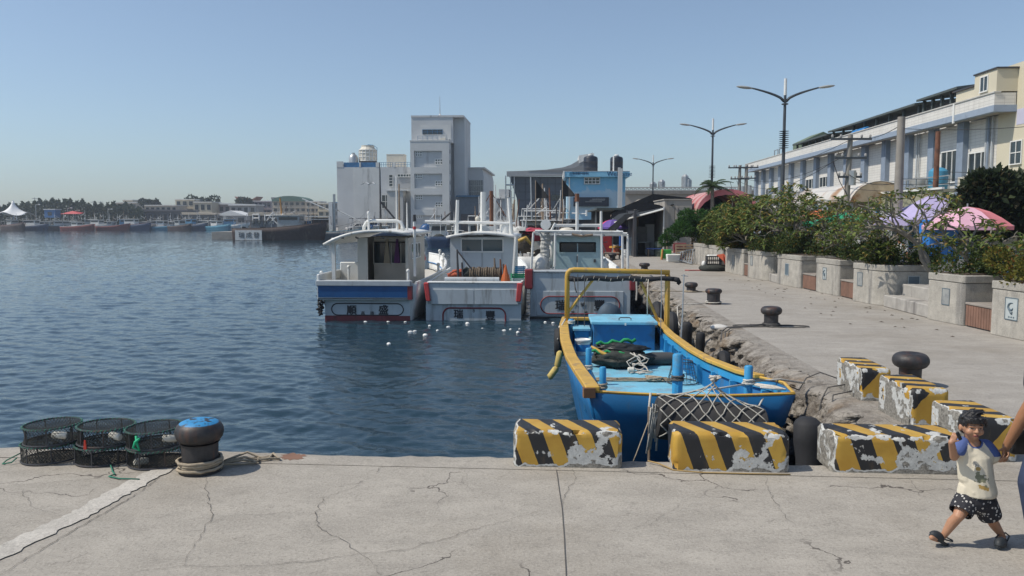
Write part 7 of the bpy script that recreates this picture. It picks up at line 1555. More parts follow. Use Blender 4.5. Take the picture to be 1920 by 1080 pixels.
# white tensile canopy
p=AY(26,412,262); t=thing('tensile_canopy','white peaked tensile canopy on a blue mast at the far shore','canopy',(p.x,262,0)); s_=262/1500
def tc(u,v):
    a=2*PI*u; k=v; r=.25+5.5*(k**1.5); lobe=1+.12*math.cos(4*a+PI)*k; z=(412-376)*s_+2.2-(25*s_)*(1-(1-k)**1.7)-.6*math.cos(4*a+PI)*k; return V((r*lobe*math.cos(a),r*lobe*math.sin(a),z))
q=MB(); q.grid(tc,32,8); q.build('membrane',M('white membrane',(.75,.75,.74),.6,.03),t,smooth='all',solid=.03); MB().cyl((0,0,0),(0,0,8.6),.35,.22,8).build('mast',M('blue mast',(.06,.14,.28),.5),t)
for k in range(4): a=PI/4+k*PI/2; MB().tube([(5.5*math.cos(a),5.5*math.sin(a),0),(4.9*math.cos(a),4.9*math.sin(a),3.9)],.08,5).build('leg',STEEL,t)
# blue hut and lamp posts
t=thing('blue_hut','blue hut on legs with a white flat roof among the far trees','hut',(bx(99,264),264,0)); MB().box(-1.9,1.9,-1.5,1.5,2.9,5.5).build('wall',M('hut blue',(.04,.14,.33),.6,.15),t); MB().box(-2.1,2.1,-1.8,1.8,5.51,5.8).build('roof',CW,t)
for x in (-1.7,1.5):
    for y in (-1.3,1.1): MB().box(x,x+.2,y,y+.2,0,2.9).build('leg',STEEL,t)
MB().box(-.7,.7,-1.55,-1.505,3.6,4.8).build('window',GLASS,t)
for px,H,l in ((68,9.5,'grey harbour lamp post near the blue hut'),(128,8,'harbour lamp post before the far trees'),(142,7,'white harbour post by the red awning'),(203,7.5,'thin post before the far trees by the pale blue wheelhouse')):
    t=thing('harbour_lamp',l,'lamp post',(bx(px,263),263,0)); MB().cyl((0,0,0),(0,0,H*.75),.12,.07,6).build('pole',CGR,t); MB().tube([(0,0,H*.75),(.8,0,H*.77),(1.2,0,H*.76)],.07,5).build('arm',CGR,t); MB().box(1,1.6,-.12,.12,H*.75,H*.79).build('lamp_head',CW,t)
# tree belt
r_=random.Random(99); f=MB(); s=275/1500
prof=[(-30,392),(0,388),(30,384),(60,381),(80,377),(100,376),(130,377),(155,379),(170,383),(185,386),(200,384),(222,384),(245,386),(262,392),(270,398)]
def ptop(px):
    for (a,p),(b,q_) in zip(prof,prof[1:]):
        if a<=px<=b: return p+(q_-p)*(px-a)/(b-a)
    return 395
for i in range(24000):
    px=r_.uniform(-60,268); c=ptop(max(-30,px))+3*math.sin(px*.55)+2*math.sin(px*.23); Y=r_.uniform(268,290); zt=2.2+(412-c)*s; z=zt*(1-r_.random()**1.6*.95)
    p=AY(px,412,Y); p.z=z+r_.uniform(-.3,.3); d=V((r_.gauss(0,1),r_.gauss(0,1),r_.gauss(0,1)+.4)).normalized(); e=Matrix.Rotation(r_.uniform(0,6),3,d)@d.orthogonal().normalized(); l=r_.uniform(.35,.85)
    f.add([p,p+d*l*.5+e*l*.4,p+d*l,p+d*l*.5-e*l*.4],[(0,1,2,3)])
tag(f.build('treeline',leafmat('far tree leaf',(.012,.028,.014),(.05,.07,.035))),'belt of dark green trees along the far shore','trees',kind='stuff')
for px,py,r1,l in ((380,372,5.,'bushy tree above the cream far blocks'),(362,374,2.2,'small tree left of the bushy one on the far skyline'),(276,377,2.5,'scrubby tree where the far tree belt ends'),(460,374,3.2,'tree with a ragged top on the far skyline near the temple roof'),(290,376,2.,'second scrubby tree by the end of the tree belt')):
    Y=330; p=AY(px,py,Y); b=[(r_.uniform(-r1,r1),r_.uniform(-2,2),p.z-1+r_.uniform(-1.5,1),r1*.5,1.1) for _ in range(7)]; leafball('far_tree',l,'tree',(p.x,Y,0),b,700,.9,LEAFD,px,(p.z-1.5,.3))
# far buildings: px range, top, depth, wall, storeys
FBM=[M('far cream wall',(.5,.44,.33),.8,.1),M('far beige wall',(.42,.37,.3),.8,.1),M('far grey wall',(.3,.3,.3),.8,.12),M('far dim wall',(.12,.13,.14),.8,.2),M('far white wall',(.6,.6,.57),.7,.08),M('far mauve wall',(.3,.25,.25),.8,.12)]
def fbuild(label,x0,x1,yt,Y,wi,n,rows,roof=None,roofm=None,base=None,dep=9):
    a=bx(x0,Y);b=bx(x1,Y); zt=AY((x0+x1)/2,yt,Y).z; w_=b-a; t=thing('far_building',label,'building',(a,Y,.1)); pcs(t,'wall',FBM[wi],(0,w_,0,dep,0,zt))
    q=MB();g=None
    for r in range(rows):
        h=zt/rows; 
        for i in range(n):
            x=w_*(i+.22)/n; q2=MB().box(x,x+w_/n*.56,-.12,-.02,h*r+h*.35,h*r+h*.8); q2.build('window',GLASS,t)
        if rows>1: MB().box(-.05,w_+.05,-.3,-.01,h*(r+1)-.28,h*(r+1)-.02).build('ledge',FBM[min(5,wi)],t)
    m=roofm or CW
    if roof=='gable': MB().prism([(-.4,-.5,zt+.01),(w_+.4,-.5,zt+.01),(w_*.5,-.5,zt+w_*.16)],(0,dep+1,0)).build('roof',m,t)
    elif roof=='lean': MB().prism([(-.4,-.9,zt+.01),(w_+.4,-.9,zt+.01),(w_+.4,-.9,zt+.5),(-.4,-.9,zt+.9)],(0,dep+1,0)).build('roof',m,t)
    elif roof=='arch': MB().prism([(w_*.5-w_*.52*math.cos(PI*i/12),-.5,zt+.01+w_*.16*math.sin(PI*i/12)) for i in range(13)],(0,dep+1,0)).build('roof',m,t)
    else: MB().box(-.1,w_+.1,-.1,dep+.1,zt+.002,zt+.3).build('roof',m,t)
    return t
TW_=M('far white roof',(.68,.68,.66),.6,.06); GRN=M('far green roof',(.1,.17,.13),.7,.12); DRF=M('far dark roof',(.1,.1,.11),.7,.15)
fbuild('beige flat roofed block standing above the far trees',210,258,381,335,1,4,3); fbuild('smaller beige roof room behind the far trees',232,250,376,345,0,2,2)
fbuild('long low dim sheds with pale top below the cream blocks',268,352,397,285,3,9,1,'lean',DRF); fbuild('pale terrace block left of the cream two storey house',272,332,386,310,1,6,2); fbuild('cream two storey house on the far shore',330,365,375,320,0,3,3); fbuild('plain cream block with flat roof beside the two storey house',364,398,380,318,0,3,2)
fbuild('dark fronted boat shed with long pale roof on the far shore',345,405,403,280,3,6,1,'lean',M('far tan roof',(.5,.43,.33),.7)); fbuild('white roofed warehouse with grey wall near the long turquoise boat',403,462,405,282,2,3,1,'gable',TW_); fbuild('grey house with white sheet roof behind the warehouse',400,432,384,325,5,3,2,'lean',TW_); fbuild('low house with slanting white roof left of the green arch roof',432,480,386,322,2,4,2,'lean',TW_)
fbuild('row of mauve houses left of the green arched building',470,516,378,335,5,6,3); fbuild('balconied four storey block with the green arched roof',512,574,378,300,1,6,4,'arch',GRN); fbuild('beige balconied block between the green arch and the tower wing',574,600,379,298,1,3,4); fbuild('beige apartment block nearest the tower wing',596,634,382,290,0,3,3); fbuild('small block with dark roof left of the green arch',510,535,372,320,2,3,4,None,DRF)
fbuild('blue sided narrow block against the tower wing',620,634,381,283,2,1,3,None,BRAIL); fbuild('low cream awning row on the pier behind the dark trawler',470,545,405,200,3,7,1,'lean',M('far tan roof',(.5,.43,.33)))
t=thing('temple','small temple with upswept roof ends on the far skyline','temple',(bx(463,345),345,0)); z=AY(463,378,345).z; MB().box(-3,3,0,6,0,z).build('wall',FBM[5],t); MB().prism([(-5,-1,z+2.2),(-3.4,-1,z+.4),(3.4,-1,z+.4),(5,-1,z+2.2),(3,-1,z+1.1),(0,-1,z+1.4),(-3,-1,z+1.1)],(0,8,0)).build('roof',M('temple roof',(.25,.13,.09),.8),t)
# far pylons and wires behind trees
for px in (176,190,67): t=thing('far_pole',{176:'twin barred far pole rising over the trees',190:'far crossarm pole over the trees next to the twin one',67:'far pole with a wire left of the blue hut'}[px],'utility pole',(bx(px,300),300,0)); MB().cyl((0,0,0),(0,0,9.3 if px>100 else 10.8),.14,.1,6).build('pole',CGR,t); MB().box(-1.1,1.1,-.07,.07,8.8 if px>100 else 10.2,9 if px>100 else 10.4).build('cross_arm',CGR,t)
# vehicles on the pier by the tower
def vehicle(kind,label,loc,rz,m,cat):
    t=thing(kind,label,cat,loc,rz,'vehicles parked on the far pier'); truck=kind=='parked_truck'; L=4.8 if truck else 4.2; W_=1.7
    if truck:
        MB().prism([(-W_/2,0,.45),(-W_/2,0,1.25),(-W_/2,.35,1.95),(-W_/2,1.5,2.0),(-W_/2,1.5,.45)],(W_,0,0)).build('cab',m,t,bevel=.06,seg=2); MB().box(-W_/2-.05,W_/2+.05,1.55,L,.75,.85).build('bed',DARK,t)
        for s in (-1,1): MB().box(s*(W_/2+.03)-.03,s*(W_/2+.03)+.03,1.55,L,.86,1.3).build('side_board',m,t)
        MB().prism([(-.72,-.01,1.3),(-.72,.3,1.88),(.72,.3,1.88),(.72,-.01,1.3)],(0,-.03,0.02)).build('windscreen',GLASS,t)
    else:
        MB().prism([(-W_/2,0,.4),(-W_/2,.02,.75),(-W_/2,.9,.9),(-W_/2,1.5,1.42),(-W_/2,3.1,1.45),(-W_/2,3.9,.95),(-W_/2,L,.9),(-W_/2,L,.4)],(W_,0,0)).build('body',m,t,bevel=.09,seg=2)
        MB().prism([(-.72,.9,.93),(-.68,1.45,1.38),(.68,1.45,1.38),(.72,.9,.93)],(0,-.03,.03)).build('windscreen',GLASS,t)
        for s in (-1,1): MB().prism([(s*W_/2,1.15,.95),(s*W_/2,1.6,1.36),(s*W_/2,3.0,1.38),(s*W_/2,3.5,.98)],(s*.015,0,0)).build('side_window',GLASS,t)
    for s in (-1,1):
        MB().box(s*.55-.17,s*.55+.17,-.03,.01,.62,.78).build('headlight',CW,t)
        for y in (.75,L-.85): w_=MB().tube([(s*W_/2-.12*s,y,.33),(s*W_/2+.02*s,y,.33)],.33,14).build('wheel',BLACK,t); MB().cyl((s*W_/2+.021*s,y,.33),(s*W_/2+.035*s,y,.33),.19,None,10).build('rim',STEEL,w_)
    MB().box(-.24,.24,-.035,.005,.45,.56).build('number_plate',CW,t)
VB=M('vehicle blue',(.03,.17,.45),.3,.05); VW=M('vehicle white',(.65,.65,.65),.3,.05)
vehicle('parked_truck','blue pickup truck facing the water under the pier canopy',(bx(572,147),146,0),R(-12),VB,'truck'); vehicle('parked_car','white car parked beside the blue pickup on the pier',(bx(557,148),147.5,0),R(-25),VW,'car'); vehicle('parked_truck','second blue pickup half hidden by the arched roof rail',(bx(700,146),145.5,0),R(5),VB,'truck'); vehicle('parked_car','white car at the foot of the low tower wing',(bx(652,148),147,0),R(-60),VW,'car')
t=thing('pier_canopy','white flat canopy on thin posts over the parked pickup','canopy',(bx(592,149),146,0)); a,b=bx(560,149)-bx(592,149),bx(628,149)-bx(592,149); MB().box(a,b,-1.,3,2.7,2.85).build('roof',CW,t); MB().box(bx(548,149)-bx(592,149),b+1,-1.4,-1.05,2.2,2.35).build('gutter',STEEL,t)
for x in (a+.3,0,b-.3): MB().box(x,x+.14,0,.14,0,2.7).build('post',STEEL,t)
MB().box(a+2.5,b-.2,2.7,2.8,0,2.6).build('dark_curtain',DARK,t)
for px,h,m,l in ((598,1.9,DARK,'dark covered heap on the pier by the canopy post'),(612,1.6,NETG,'net heap on the pier next to the covered heap'),(800,1.7,NAVY,'dark blue tarp heap on the pier left of the stair tower foot'),(828,1.6,HB,'brown heap on the pier near the stair tower foot'),(845,1.5,NETG,'dark net pile on the pier below the stair tower')): lump((bx(px,144),144,.3),(1.4,.9,h*.7),'pier_heap',m,l,'heap',.25,1.5,px,(16,10))
t=thing('pier_shed','white shed front and rails on the pier behind the arched roof rail','shed',(bx(660,145),145.5,0)); w_=bx(735,145)-bx(660,145); MB().box(0,w_,0,.2,0,1.0).build('wall',CGR,t); MB().box(-.5,w_+.4,-.6,2.5,2.4,2.5).build('roof',DARK,t)
for x in (0,w_*.33,w_*.66,w_): MB().box(x,x+.15,-.4,-.25,0,2.4).build('post',CW,t)
t=thing('dock_post','grey double dock post standing by the low wing corner','post',(bx(623,140),140.5,WZ)); MB().box(-.7,.0,-.3,.3,0,6.6).build('post',CW,t); MB().box(.1,.45,-.2,.2,0,8.0).build('pipe',STEEL,t); MB().tube([(0,0,4.9),(-5.5,0,7.2)],.1,5).build('stay',CW,t); MB().tube([(0,0,5.6),(5,0,3.2)],.1,5).build('stay',CW,t)
# egret
e=AY(692,345,70); q=MB()
q.tube([(.22,0,-.02),(.12,0,.0),(-.05,0,.0),(-.22,0,-.02),(-.34,0,-.03)],[.015,.04,.055,.035,.01],8); q.sph((.26,0,.0),(.035,.02,.022),6,4); q.tube([(.28,0,0),(.37,0,-.01)],[.012,.003],5)
for s in (1,-1):
    q.grid(lambda u,v:V((.1-.2*v-.18*u*u+.06*math.sin(PI*u),s*(.03+.62*u),.02+.22*math.sin(PI*u*.62)-.3*u*u+.01*math.sin(PI*v))),8,4,s<0)
o=q.build('egret',M('white feathers',(.75,.75,.73),.8,.05),loc=e,rz=R(80),smooth='all',solid=.008); tag(o,'white egret gliding with spread wings in front of the low tower wing','bird')
# ================================================================ PEOPLE
def remesh(mb,voxel,smooth=8,fac=.5):
    me=bpy.data.meshes.new('t'); me.from_pydata(mb.v,[],mb.f); o=bpy.data.objects.new('t',me); S.collection.objects.link(o)
    m=o.modifiers.new('r','REMESH'); m.mode='VOXEL'; m.voxel_size=voxel; m.use_smooth_shade=True
    if smooth: s=o.modifiers.new('s','SMOOTH'); s.iterations=smooth; s.factor=fac
    r=bpy.data.meshes.new_from_object(o.evaluated_get(bpy.context.evaluated_depsgraph_get())); bpy.data.objects.remove(o); bpy.data.meshes.remove(me); return r
def link(me,name,mats,parent,pick=None):
    me.name=name; me.materials.clear()
    for m in mats: me.materials.append(m)
    if pick:
        idx=[pick(p.center,p.normal) for p in me.polygons]; me.polygons.foreach_set('material_index',idx)
    me.polygons.foreach_set('use_smooth',[True]*len(me.polygons)); me.update()
    o=bpy.data.objects.new(name,me); S.collection.objects.link(o); o.parent=parent; return o
def cap(q,pts,rs,n=12):
    """tapered limb with rounded ends through points"""
    pts=[V(p) for p in pts]; d0=(pts[0]-pts[1]).normalized(); d1=(pts[-1]-pts[-2]).normalized()
    P=[];RR=[]
    for k in (1,.86,.5): P.append(pts[0]+d0*rs[0]*k); RR.append(rs[0]*math.sqrt(max(.004,1-k*k)))
    P+=pts; RR+=list(rs)
    for k in (.5,.86,1): P.append(pts[-1]+d1*rs[-1]*k); RR.append(rs[-1]*math.sqrt(max(.004,1-k*k)))
    q.tube(P,RR,n)
def ell(q,c,r,rot=None):
    t=MB().sph((0,0,0),r,14,10); m=Matrix.Translation(V(c))@(rot or Matrix.Identity(4)); q.add([m@V(p) for p in t.v],t.f)
def hand(q,wrist,d,palm,s,curl=.6,spread=.12,thumb=1,r=.0065):
    """palm and five fingers; d along the hand, palm = direction the palm faces"""
    d=V(d).normalized(); pn=V(palm); pn=(pn-d*pn.dot(d)).normalized(); sd=d.cross(pn)
    w=V(wrist); c=w+d*.045*s
    for k in (-1,-.33,.33,1): cap(q,[w+sd*k*.012*s,w+d*.075*s+sd*k*.024*s],[.0135*s,.012*s],8)
    for i,(k,L) in enumerate(((-1.15,.062),(-.38,.075),(.38,.07),(1.1,.055))):
        b=w+d*.082*s+sd*k*.024*s; fd=(d+sd*k*spread).normalized(); ax=fd.cross(pn).normalized(); pts=[b]; p=b; a=0
        for j in range(3): a+=curl*(.8+.25*j); dd=(fd*math.cos(a)+pn*math.sin(a)); p=p+dd*L*s*(.42,.33,.28)[j]; pts.append(p)
        cap(q,pts,[r*s*1.25,r*s*1.15,r*s*1.05,r*s*.9],8)
    b=w+d*.025*s-sd*.026*s*thumb; td=(d*.6-sd*thumb*.7+pn*.35).normalized(); td2=(d*.85-sd*thumb*.1+pn*.5).normalized(); cap(q,[b,b+td*.035*s,b+td*.035*s+td2*.03*s],[r*s*1.6,r*s*1.3,r*s*1.05],8)
def skinmat(name,c):
    t=NT(name); cc=t.tc.outputs['Object']; n=t.noise(cc,18,4); k=t.mix(n,tuple(x*.85 for x in c),tuple(x*1.12 for x in c)); t.b.inputs['Subsurface Weight'].default_value=.12; t.b.inputs['Subsurface Radius'].default_value=(.02,.008,.004); t.b.inputs['Subsurface Scale'].default_value=.5
    return t.fin(k,.5)
SKIN=skinmat('boy skin',(.42,.22,.13)); SKIN2=skinmat('adult skin',(.36,.175,.09)); SKIND=M('skin in mouth',(.12,.03,.03),.5); EYEW=M('eye white',(.5,.47,.44),.3,.02,bump=0); EYED=M('eye dark',(.012,.01,.01),.25,.02,bump=0); LIP=M('lips',(.34,.12,.09),.45,.1,bump=0); BROW=M('brow hair',(.06,.035,.025),.7,.1,bump=0); HAIR=M('black hair',(.012,.011,.012),.42,.4,scale=20,bump=.6,bscale=120)
YB=5.42; ob=V((AY(1826,1022,YB).x,YB,0))
def jb(px,py,dy=0): return AY(px,py,YB+dy)-ob
boy=thing('person','small boy in a cream shirt with blue sleeves and dark patterned shorts, mid stride','person',tuple(ob))
# landmarks
HC=jb(1822,796,-.02); NK=jb(1824,826,0); CH=jb(1829,855,.01); BL=jb(1828,900,.0); HP=jb(1828,930,0)
SR=jb(1804,832,0); SL=jb(1848,838,.01); ER=jb(1789,857,-.05); HR=jb(1784,829,-.13); EL=jb(1862,858,.0); HL_=jb(1875,862,-.03)
hR=jb(1814,935,0); hL=jb(1845,938,.0); kR=jb(1797,968,-.06); kL=jb(1858,972,.02); aR=jb(1769,1005,-.02); aL=jb(1880,1006,.05); 
HS=.87; HP0=HC+V((0,0,-.055))
def hsc(m): m.v=[tuple(HP0+(V(p)-HP0)*HS) for p in m.v]; return m
def hun(c): return HP0+(V(c)-HP0)/HS-HC
q=MB()
ell(q,HC+V((0,.005,.006)),(.077,.088,.088)); ell(q,HC+V((-.002,-.03,-.04)),(.058,.05,.045)); ell(q,HC+V((-.003,-.05,-.075)),(.024,.025,.02))
for s in (-1,1): ell(q,HC+V((s*.036,-.052,-.036)),(.03,.026,.027)); ell(q,HC+V((s*.079,.012,-.018)),(.01,.02,.028))
cap(q,[HC+V((-.002,-.086,-.008)),HC+V((-.003,-.094,-.028))],[.008,.011],8); ell(q,HC+V((.009,-.088,-.03)),(.009,.009,.008)); ell(q,HC+V((-.014,-.088,-.03)),(.009,.009,.008))
ell(q,HC+V((-.002,-.076,-.056)),(.022,.012,.007)); ell(q,HC+V((-.002,-.074,-.066)),(.019,.012,.008)); ell(q,HC+V((0,-.075,.012)),(.052,.014,.011))
hsc(q)
cap(q,[HC+V((0,.01,-.06)),NK+V((0,.01,-.01))],[.042,.043]); cap(q,[NK+V((0,.01,-.02)),CH,BL,HP],[.05,.082,.085,.08],16); cap(q,[SR,SL],[.036,.036]); cap(q,[CH+V((-.03,0,0)),CH+V((.03,0,0))],[.07,.07])
cap(q,[SR,ER],[.034,.026]); cap(q,[ER,HR],[.027,.02]); cap(q,[SL,EL],[.033,.026]); cap(q,[EL,HL_],[.026,.02])
hand(q,HR,V((.35,-.1,.9)),V((.6,.75,-.2)),.62,.95,thumb=1); hand(q,HL_,V((.55,-.25,.35)),V((.2,.3,1)),.62,.75,thumb=-1)
for h,k,a in ((hR,kR,aR),(hL,kL,aL)): cap(q,[h,h.lerp(k,.5),k],[.058,.05,.036]); cap(q,[k,k.lerp(a,.35)+V((0,.012,0)),a],[.034,.036,.021])
tR=jb(1747,1008,-.06); tL=jb(1872,1021,-.06)
cap(q,[aR+V((.0,.02,-.02)),aR.lerp(tR,.5)+V((0,0,-.014)),tR],[.024,.024,.018]); cap(q,[aL+V((0,.02,-.02)),aL.lerp(tL,.5)+V((0,0,-.01)),tL+V((0,0,.012))],[.024,.024,.018])
me=remesh(q,.0042,5)
def face(c,n):
    p=hun(c)
    if p.y<-.03:
        for s,ex in ((-1,-.033),(1,.03)):
            u=(p.x-ex)/.0165; v=(p.z+.006+.0*s)/.0052
            if u*u+v*v<1: return 2 if abs(u)<.42 else (2 if v>.35 else 1)
            u=(p.x-ex)/.021; v=(p.z-.02-s*.001+abs(u)*.003)/.0042
            if u*u+v*v<1: return 4
        u=(p.x+.002)/.0195; v=(p.z+.0605)/.0042
        if u*u+v*v<1 and p.y<-.05: return 5
        u=(p.x+.002)/.024; v=(p.z+.0605)/.0105
        if u*u+v*v<1 and p.y<-.05: return 3
        for s in (.006,-.012):
            if (p.x-s)**2+(p.z+.0365)**2<.0035**2: return 5
    return 0
bo=link(me,'body',[SKIN,EYEW,EYED,LIP,BROW,SKIND],boy,face)
# hair: cap with fringe, tufts blown to the side
q=MB(); ell(q,HC+V((.002,.016,.026)),(.088,.094,.082)); ell(q,HC+V((.0,.04,-.01)),(.082,.07,.075))
rg=random.Random(44)
for i in range(46):
    a=rg.uniform(-1.15,1.15); st=HC+V((.075*math.sin(a),-.06*math.cos(a)+.0,.07)); L=rg.uniform(.02,.045)*(1 if abs(a)<.7 else 1.7); e=HC+V((.089*math.sin(a)+.012,-.093*math.cos(a),.07-L)); cap(q,[st,st.lerp(e,.5)+V((0,-.012,.012)),e],[.012,.011,.005],6)
for i in range(40):
    a=rg.uniform(0,6.28); rr=rg.uniform(0,.062); b=HC+V((rr*math.cos(a)-.012,rr*math.sin(a)+.01,.098-rr*.35)); L=rg.uniform(.05,.085); e=b+V((L*rg.uniform(.85,1.1),rg.uniform(-.015,.015),L*rg.uniform(.12,.5))); cap(q,[b-V((.012,0,.012)),b.lerp(e,.45)+V((-.002,0,.012)),e],[.010,.008,.002],6)
for i in range(10): a=rg.uniform(-.5,.5); b=HC+V((.068,.02+rg.uniform(-.05,.05),.04)); e=b+V((rg.uniform(.025,.045),0,rg.uniform(-.01,.03))); cap(q,[b,e],[.010,.0025],6)
hsc(q); hm=remesh(q,.0034,1)
bmx=bmesh.new(); bmx.from_mesh(hm); dl=[f for f in bmx.faces if (lambda p:(p.y<-.02 and p.z<.034 and abs(p.x)<.066) or (p.z<-.045 and p.y<.02))(hun(f.calc_center_median()))]; bmesh.ops.delete(bmx,geom=dl,context='FACES'); bmx.to_mesh(hm); bmx.free()
link(hm,'hair',[HAIR],boy)
# shirt
CRS=M('cream jersey',(.62,.56,.44),.85,.06,scale=6,bump=.35,bscale=14); BLS=M('blue jersey',(.07,.11,.28),.85,.1,bump=.3,bscale=14); PR1=M('dull green print',(.2,.2,.13),.85,.3,scale=30); PR2=M('ochre print',(.4,.26,.08),.85,.2,scale=30); PR3=M('grey print',(.3,.29,.26),.85,.2,scale=30)
q=MB(); wind=V((.012,0,0)); HEM=jb(1829,922,0)
cap(q,[NK+V((.002,.008,-.028)),CH,BL+wind,HEM+wind*1.6],[.055,.094,.104,.112],18); cap(q,[SR+V((.006,0,-.002)),SL+V((-.004,0,0))],[.047,.047]); cap(q,[CH+V((-.035,0,.01)),CH+V((.035,0,.0))],[.08,.08])
sr=SR.lerp(ER,.5); sl=SL.lerp(EL,.8); cap(q,[SR,sr],[.048,.046]); cap(q,[SL,sl],[.05,.054]); cap(q,[SL+V((-.02,0,-.02)),BL+V((.03,0,.02))],[.06,.08]); cap(q,[SR+V((.02,0,-.02)),BL+V((-.03,0,.02))],[.055,.075]); cap(q,[HEM+V((-.05,0,.03)),HEM+V((-.062,0,-.012))],[.06,.055]); cap(q,[HEM+V((.06,0,.03)),HEM+V((.08,0,-.012))],[.06,.055])
for i in range(5): cap(q,[CH+V((.06-.012*i,-.06,-.02-.02*i)),HEM+V((.075-.03*i,-.075,.02))],[.014,.017],6)
sm=remesh(q,.005,6)
bmx=bmesh.new(); bmx.from_mesh(sm); zc=HEM.z-.014
dl=[f for f in bmx.faces if f.calc_center_median().z<zc or (f.calc_center_median()-(NK+V((0,-.03,.012)))).length<.047]; bmesh.ops.delete(bmx,geom=dl,context='FACES'); bmx.to_mesh(sm); bmx.free()
C1=jb(1834,818); U1=jb(1855,851); C2=jb(1812,818); U2=jb(1801,848)
def shirt(c,n):
    p=c
    if (p-(NK+V((0,-.03,.012)))).length<.058: return 1
    if p.z>U2.z-.004 and p.x<C2.x+(U2.x-C2.x)*(C2.z-p.z)/(C2.z-U2.z): return 1
    if p.z>U1.z-.004 and p.x>C1.x+(U1.x-C1.x)*(C1.z-p.z)/(C1.z-U1.z): return 1
    u=p-(CH.lerp(BL,.75)+V((-.005,0,0)))
    if p.y<-.02:
        w=noise.noise(p*38)
        if abs(u.x)<.042 and -.045<u.z-u.x*-.5<.035 and w>-.05: return 2
        if (u-V((-.022,u.y,.062))).length<.014: return 3
        if abs(u.x-.01)<.03 and -.07<u.z+.3*u.x<-.045 and w>-.2: return 3
        if -.05<u.x<-.02 and .06<u.z<.115 and noise.noise(p*90)>.12: return 4
    return 0
so=link(sm,'shirt',[CRS,BLS,PR1,PR2,PR3],boy,shirt); so.modifiers.new('s','SOLIDIFY').thickness=-.003
# shorts
t=NT('patterned shorts'); c=t.tc.outputs['Object']; vo=t.n('ShaderNodeTexVoronoi'); t.l(c,vo.inputs['Vector']); vo.inputs['Scale'].default_value=42; d=t.math('LESS_THAN',t.math('ADD',vo.outputs['Distance'],t.math('MULTIPLY',t.noise(c,120,2),.35)),.47); SHM=t.fin(t.mix(d,(.022,.022,.028),(.5,.48,.45)),.85)
q=MB(); cap(q,[HP+V((0,0,.02)),HP+V((.003,0,-.03))],[.09,.092],16); 
for h,k,e in ((hR,kR,.72),(hL,kL,.82)):
    d_=(k-h); cap(q,[h,h+d_*.5,h+d_*e],[.074,.074,.072],14)
shm=remesh(q,.005,5); bmx=bmesh.new(); bmx.from_mesh(shm)
def cut(h,k,e):
    m=h+(k-h)*e; n=(k-h).normalized(); return lambda p:(p-m).dot(n)>0
cR,cL=cut(hR,kR,.78),cut(hL,kL,.9); mid=(hR.x+hL.x)/2
dl=[f for f in bmx.faces if (lambda p:(p.x<mid and cR(p)) or (p.x>=mid and cL(p)))(f.calc_center_median())]; bmesh.ops.delete(bmx,geom=dl,context='FACES'); bmx.to_mesh(shm); bmx.free()
link(shm,'shorts',[SHM],boy).modifiers.new('s','SOLIDIFY').thickness=-.004
CLOG=M('dark foam clog',(.025,.03,.035),.6,.3)
def clog(heel,toe,name,roll=V((0,0,1)),s=1.):
    d=(toe-heel); L=d.length; d.normalize(); sd=d.cross(roll).normalized(); up=sd.cross(d); q=MB()
    pts=[];n=22
    def outl(i): a=2*PI*i/n; x=math.cos(a); y=math.sin(a); w=.033*s*(1+.18*x); return heel+d*(L*.5+L*.5*x)+sd*w*y*(abs(y)**.1 if y else 0)
    pts=[outl(i)-up*.006 for i in range(n)]; q.prism(pts,up*.02); 
    t=MB().sph((0,0,0),(1,1,1),14,8); q.add([heel+d*L*.68+d*p[0]*L*.34+sd*p[1]*.036*s+up*(.012+max(-.004,p[2]*.042*s)) for p in map(V,t.v)],t.f)
    q.tube([heel+d*L*.5+sd*.034*s+up*.03,heel+d*L*.12+sd*.03*s+up*.045,heel-d*.006+up*.05,heel+d*L*.12-sd*.03*s+up*.045,heel+d*L*.5-sd*.034*s+up*.03],.0055,6)
    return q.build('sandal',CLOG,boy,smooth=True)
clog(jb(1777,1024,.0),jb(1743,1003,-.05),'r',V((.5,0,1))); clog(jb(1884,1013,.04)-V((0,0,.0)),jb(1871,1026,-.09),'l')
q=MB().box(-.011,.011,-.007,.007,-.03,.03); o=q.build('toy',BLACK,loc=HR+ob+V((.03,-.03,.05)),bevel=.003); o.rotation_euler=(0,-.5,.2); tag(o,'small black object held in the raised fist of the boy','toy')
# ---- the adult walking beside him (mostly beyond the picture edge)
YA=5.2; oa=V((AY(1975,1040,YA).x,YA,0))
def ja(px,py,dy=0): return AY(px,py,YA+dy)-oa
ad=thing('person','adult in navy short sleeves and blue jeans holding the hand of the boy','person',tuple(oa))
K=1.62; hip=V((.02,.0,.84)); chest=V((.03,.02,1.17)); neck=V((.03,.02,1.37)); head=V((.0,-.01,1.52))
sR=V((-.145,.03,1.32)); sL=V((.20,.03,1.32)); eR=ja(1936,752,.06); eL=V((.27,.08,1.04)); wL=V((.26,.0,.82))
wR=HL_+ob-oa+V((.055,.03,.085)); 
q=MB(); ell(q,head,(.074,.092,.112)); ell(q,head+V((-.0,-.03,-.06)),(.055,.06,.06)); cap(q,[head+V((0,-.09,0)),head+V((0,-.105,-.022))],[.011,.015],8)
for s in (-1,1): ell(q,head+V((s*.076,.01,-.005)),(.01,.02,.03))
cap(q,[head+V((0,.01,-.07)),neck],[.055,.06]); cap(q,[neck,chest,V((.02,.01,1.0)),hip],[.07,.135,.125,.14],18); cap(q,[sR,sL],[.06,.06])
cap(q,[sR,sR.lerp(eR,.5),eR],[.056,.05,.042]); cap(q,[eR,eR.lerp(wR,.35),wR],[.043,.042,.028]); cap(q,[sL,eL],[.055,.042]); cap(q,[eL,wL],[.042,.028])
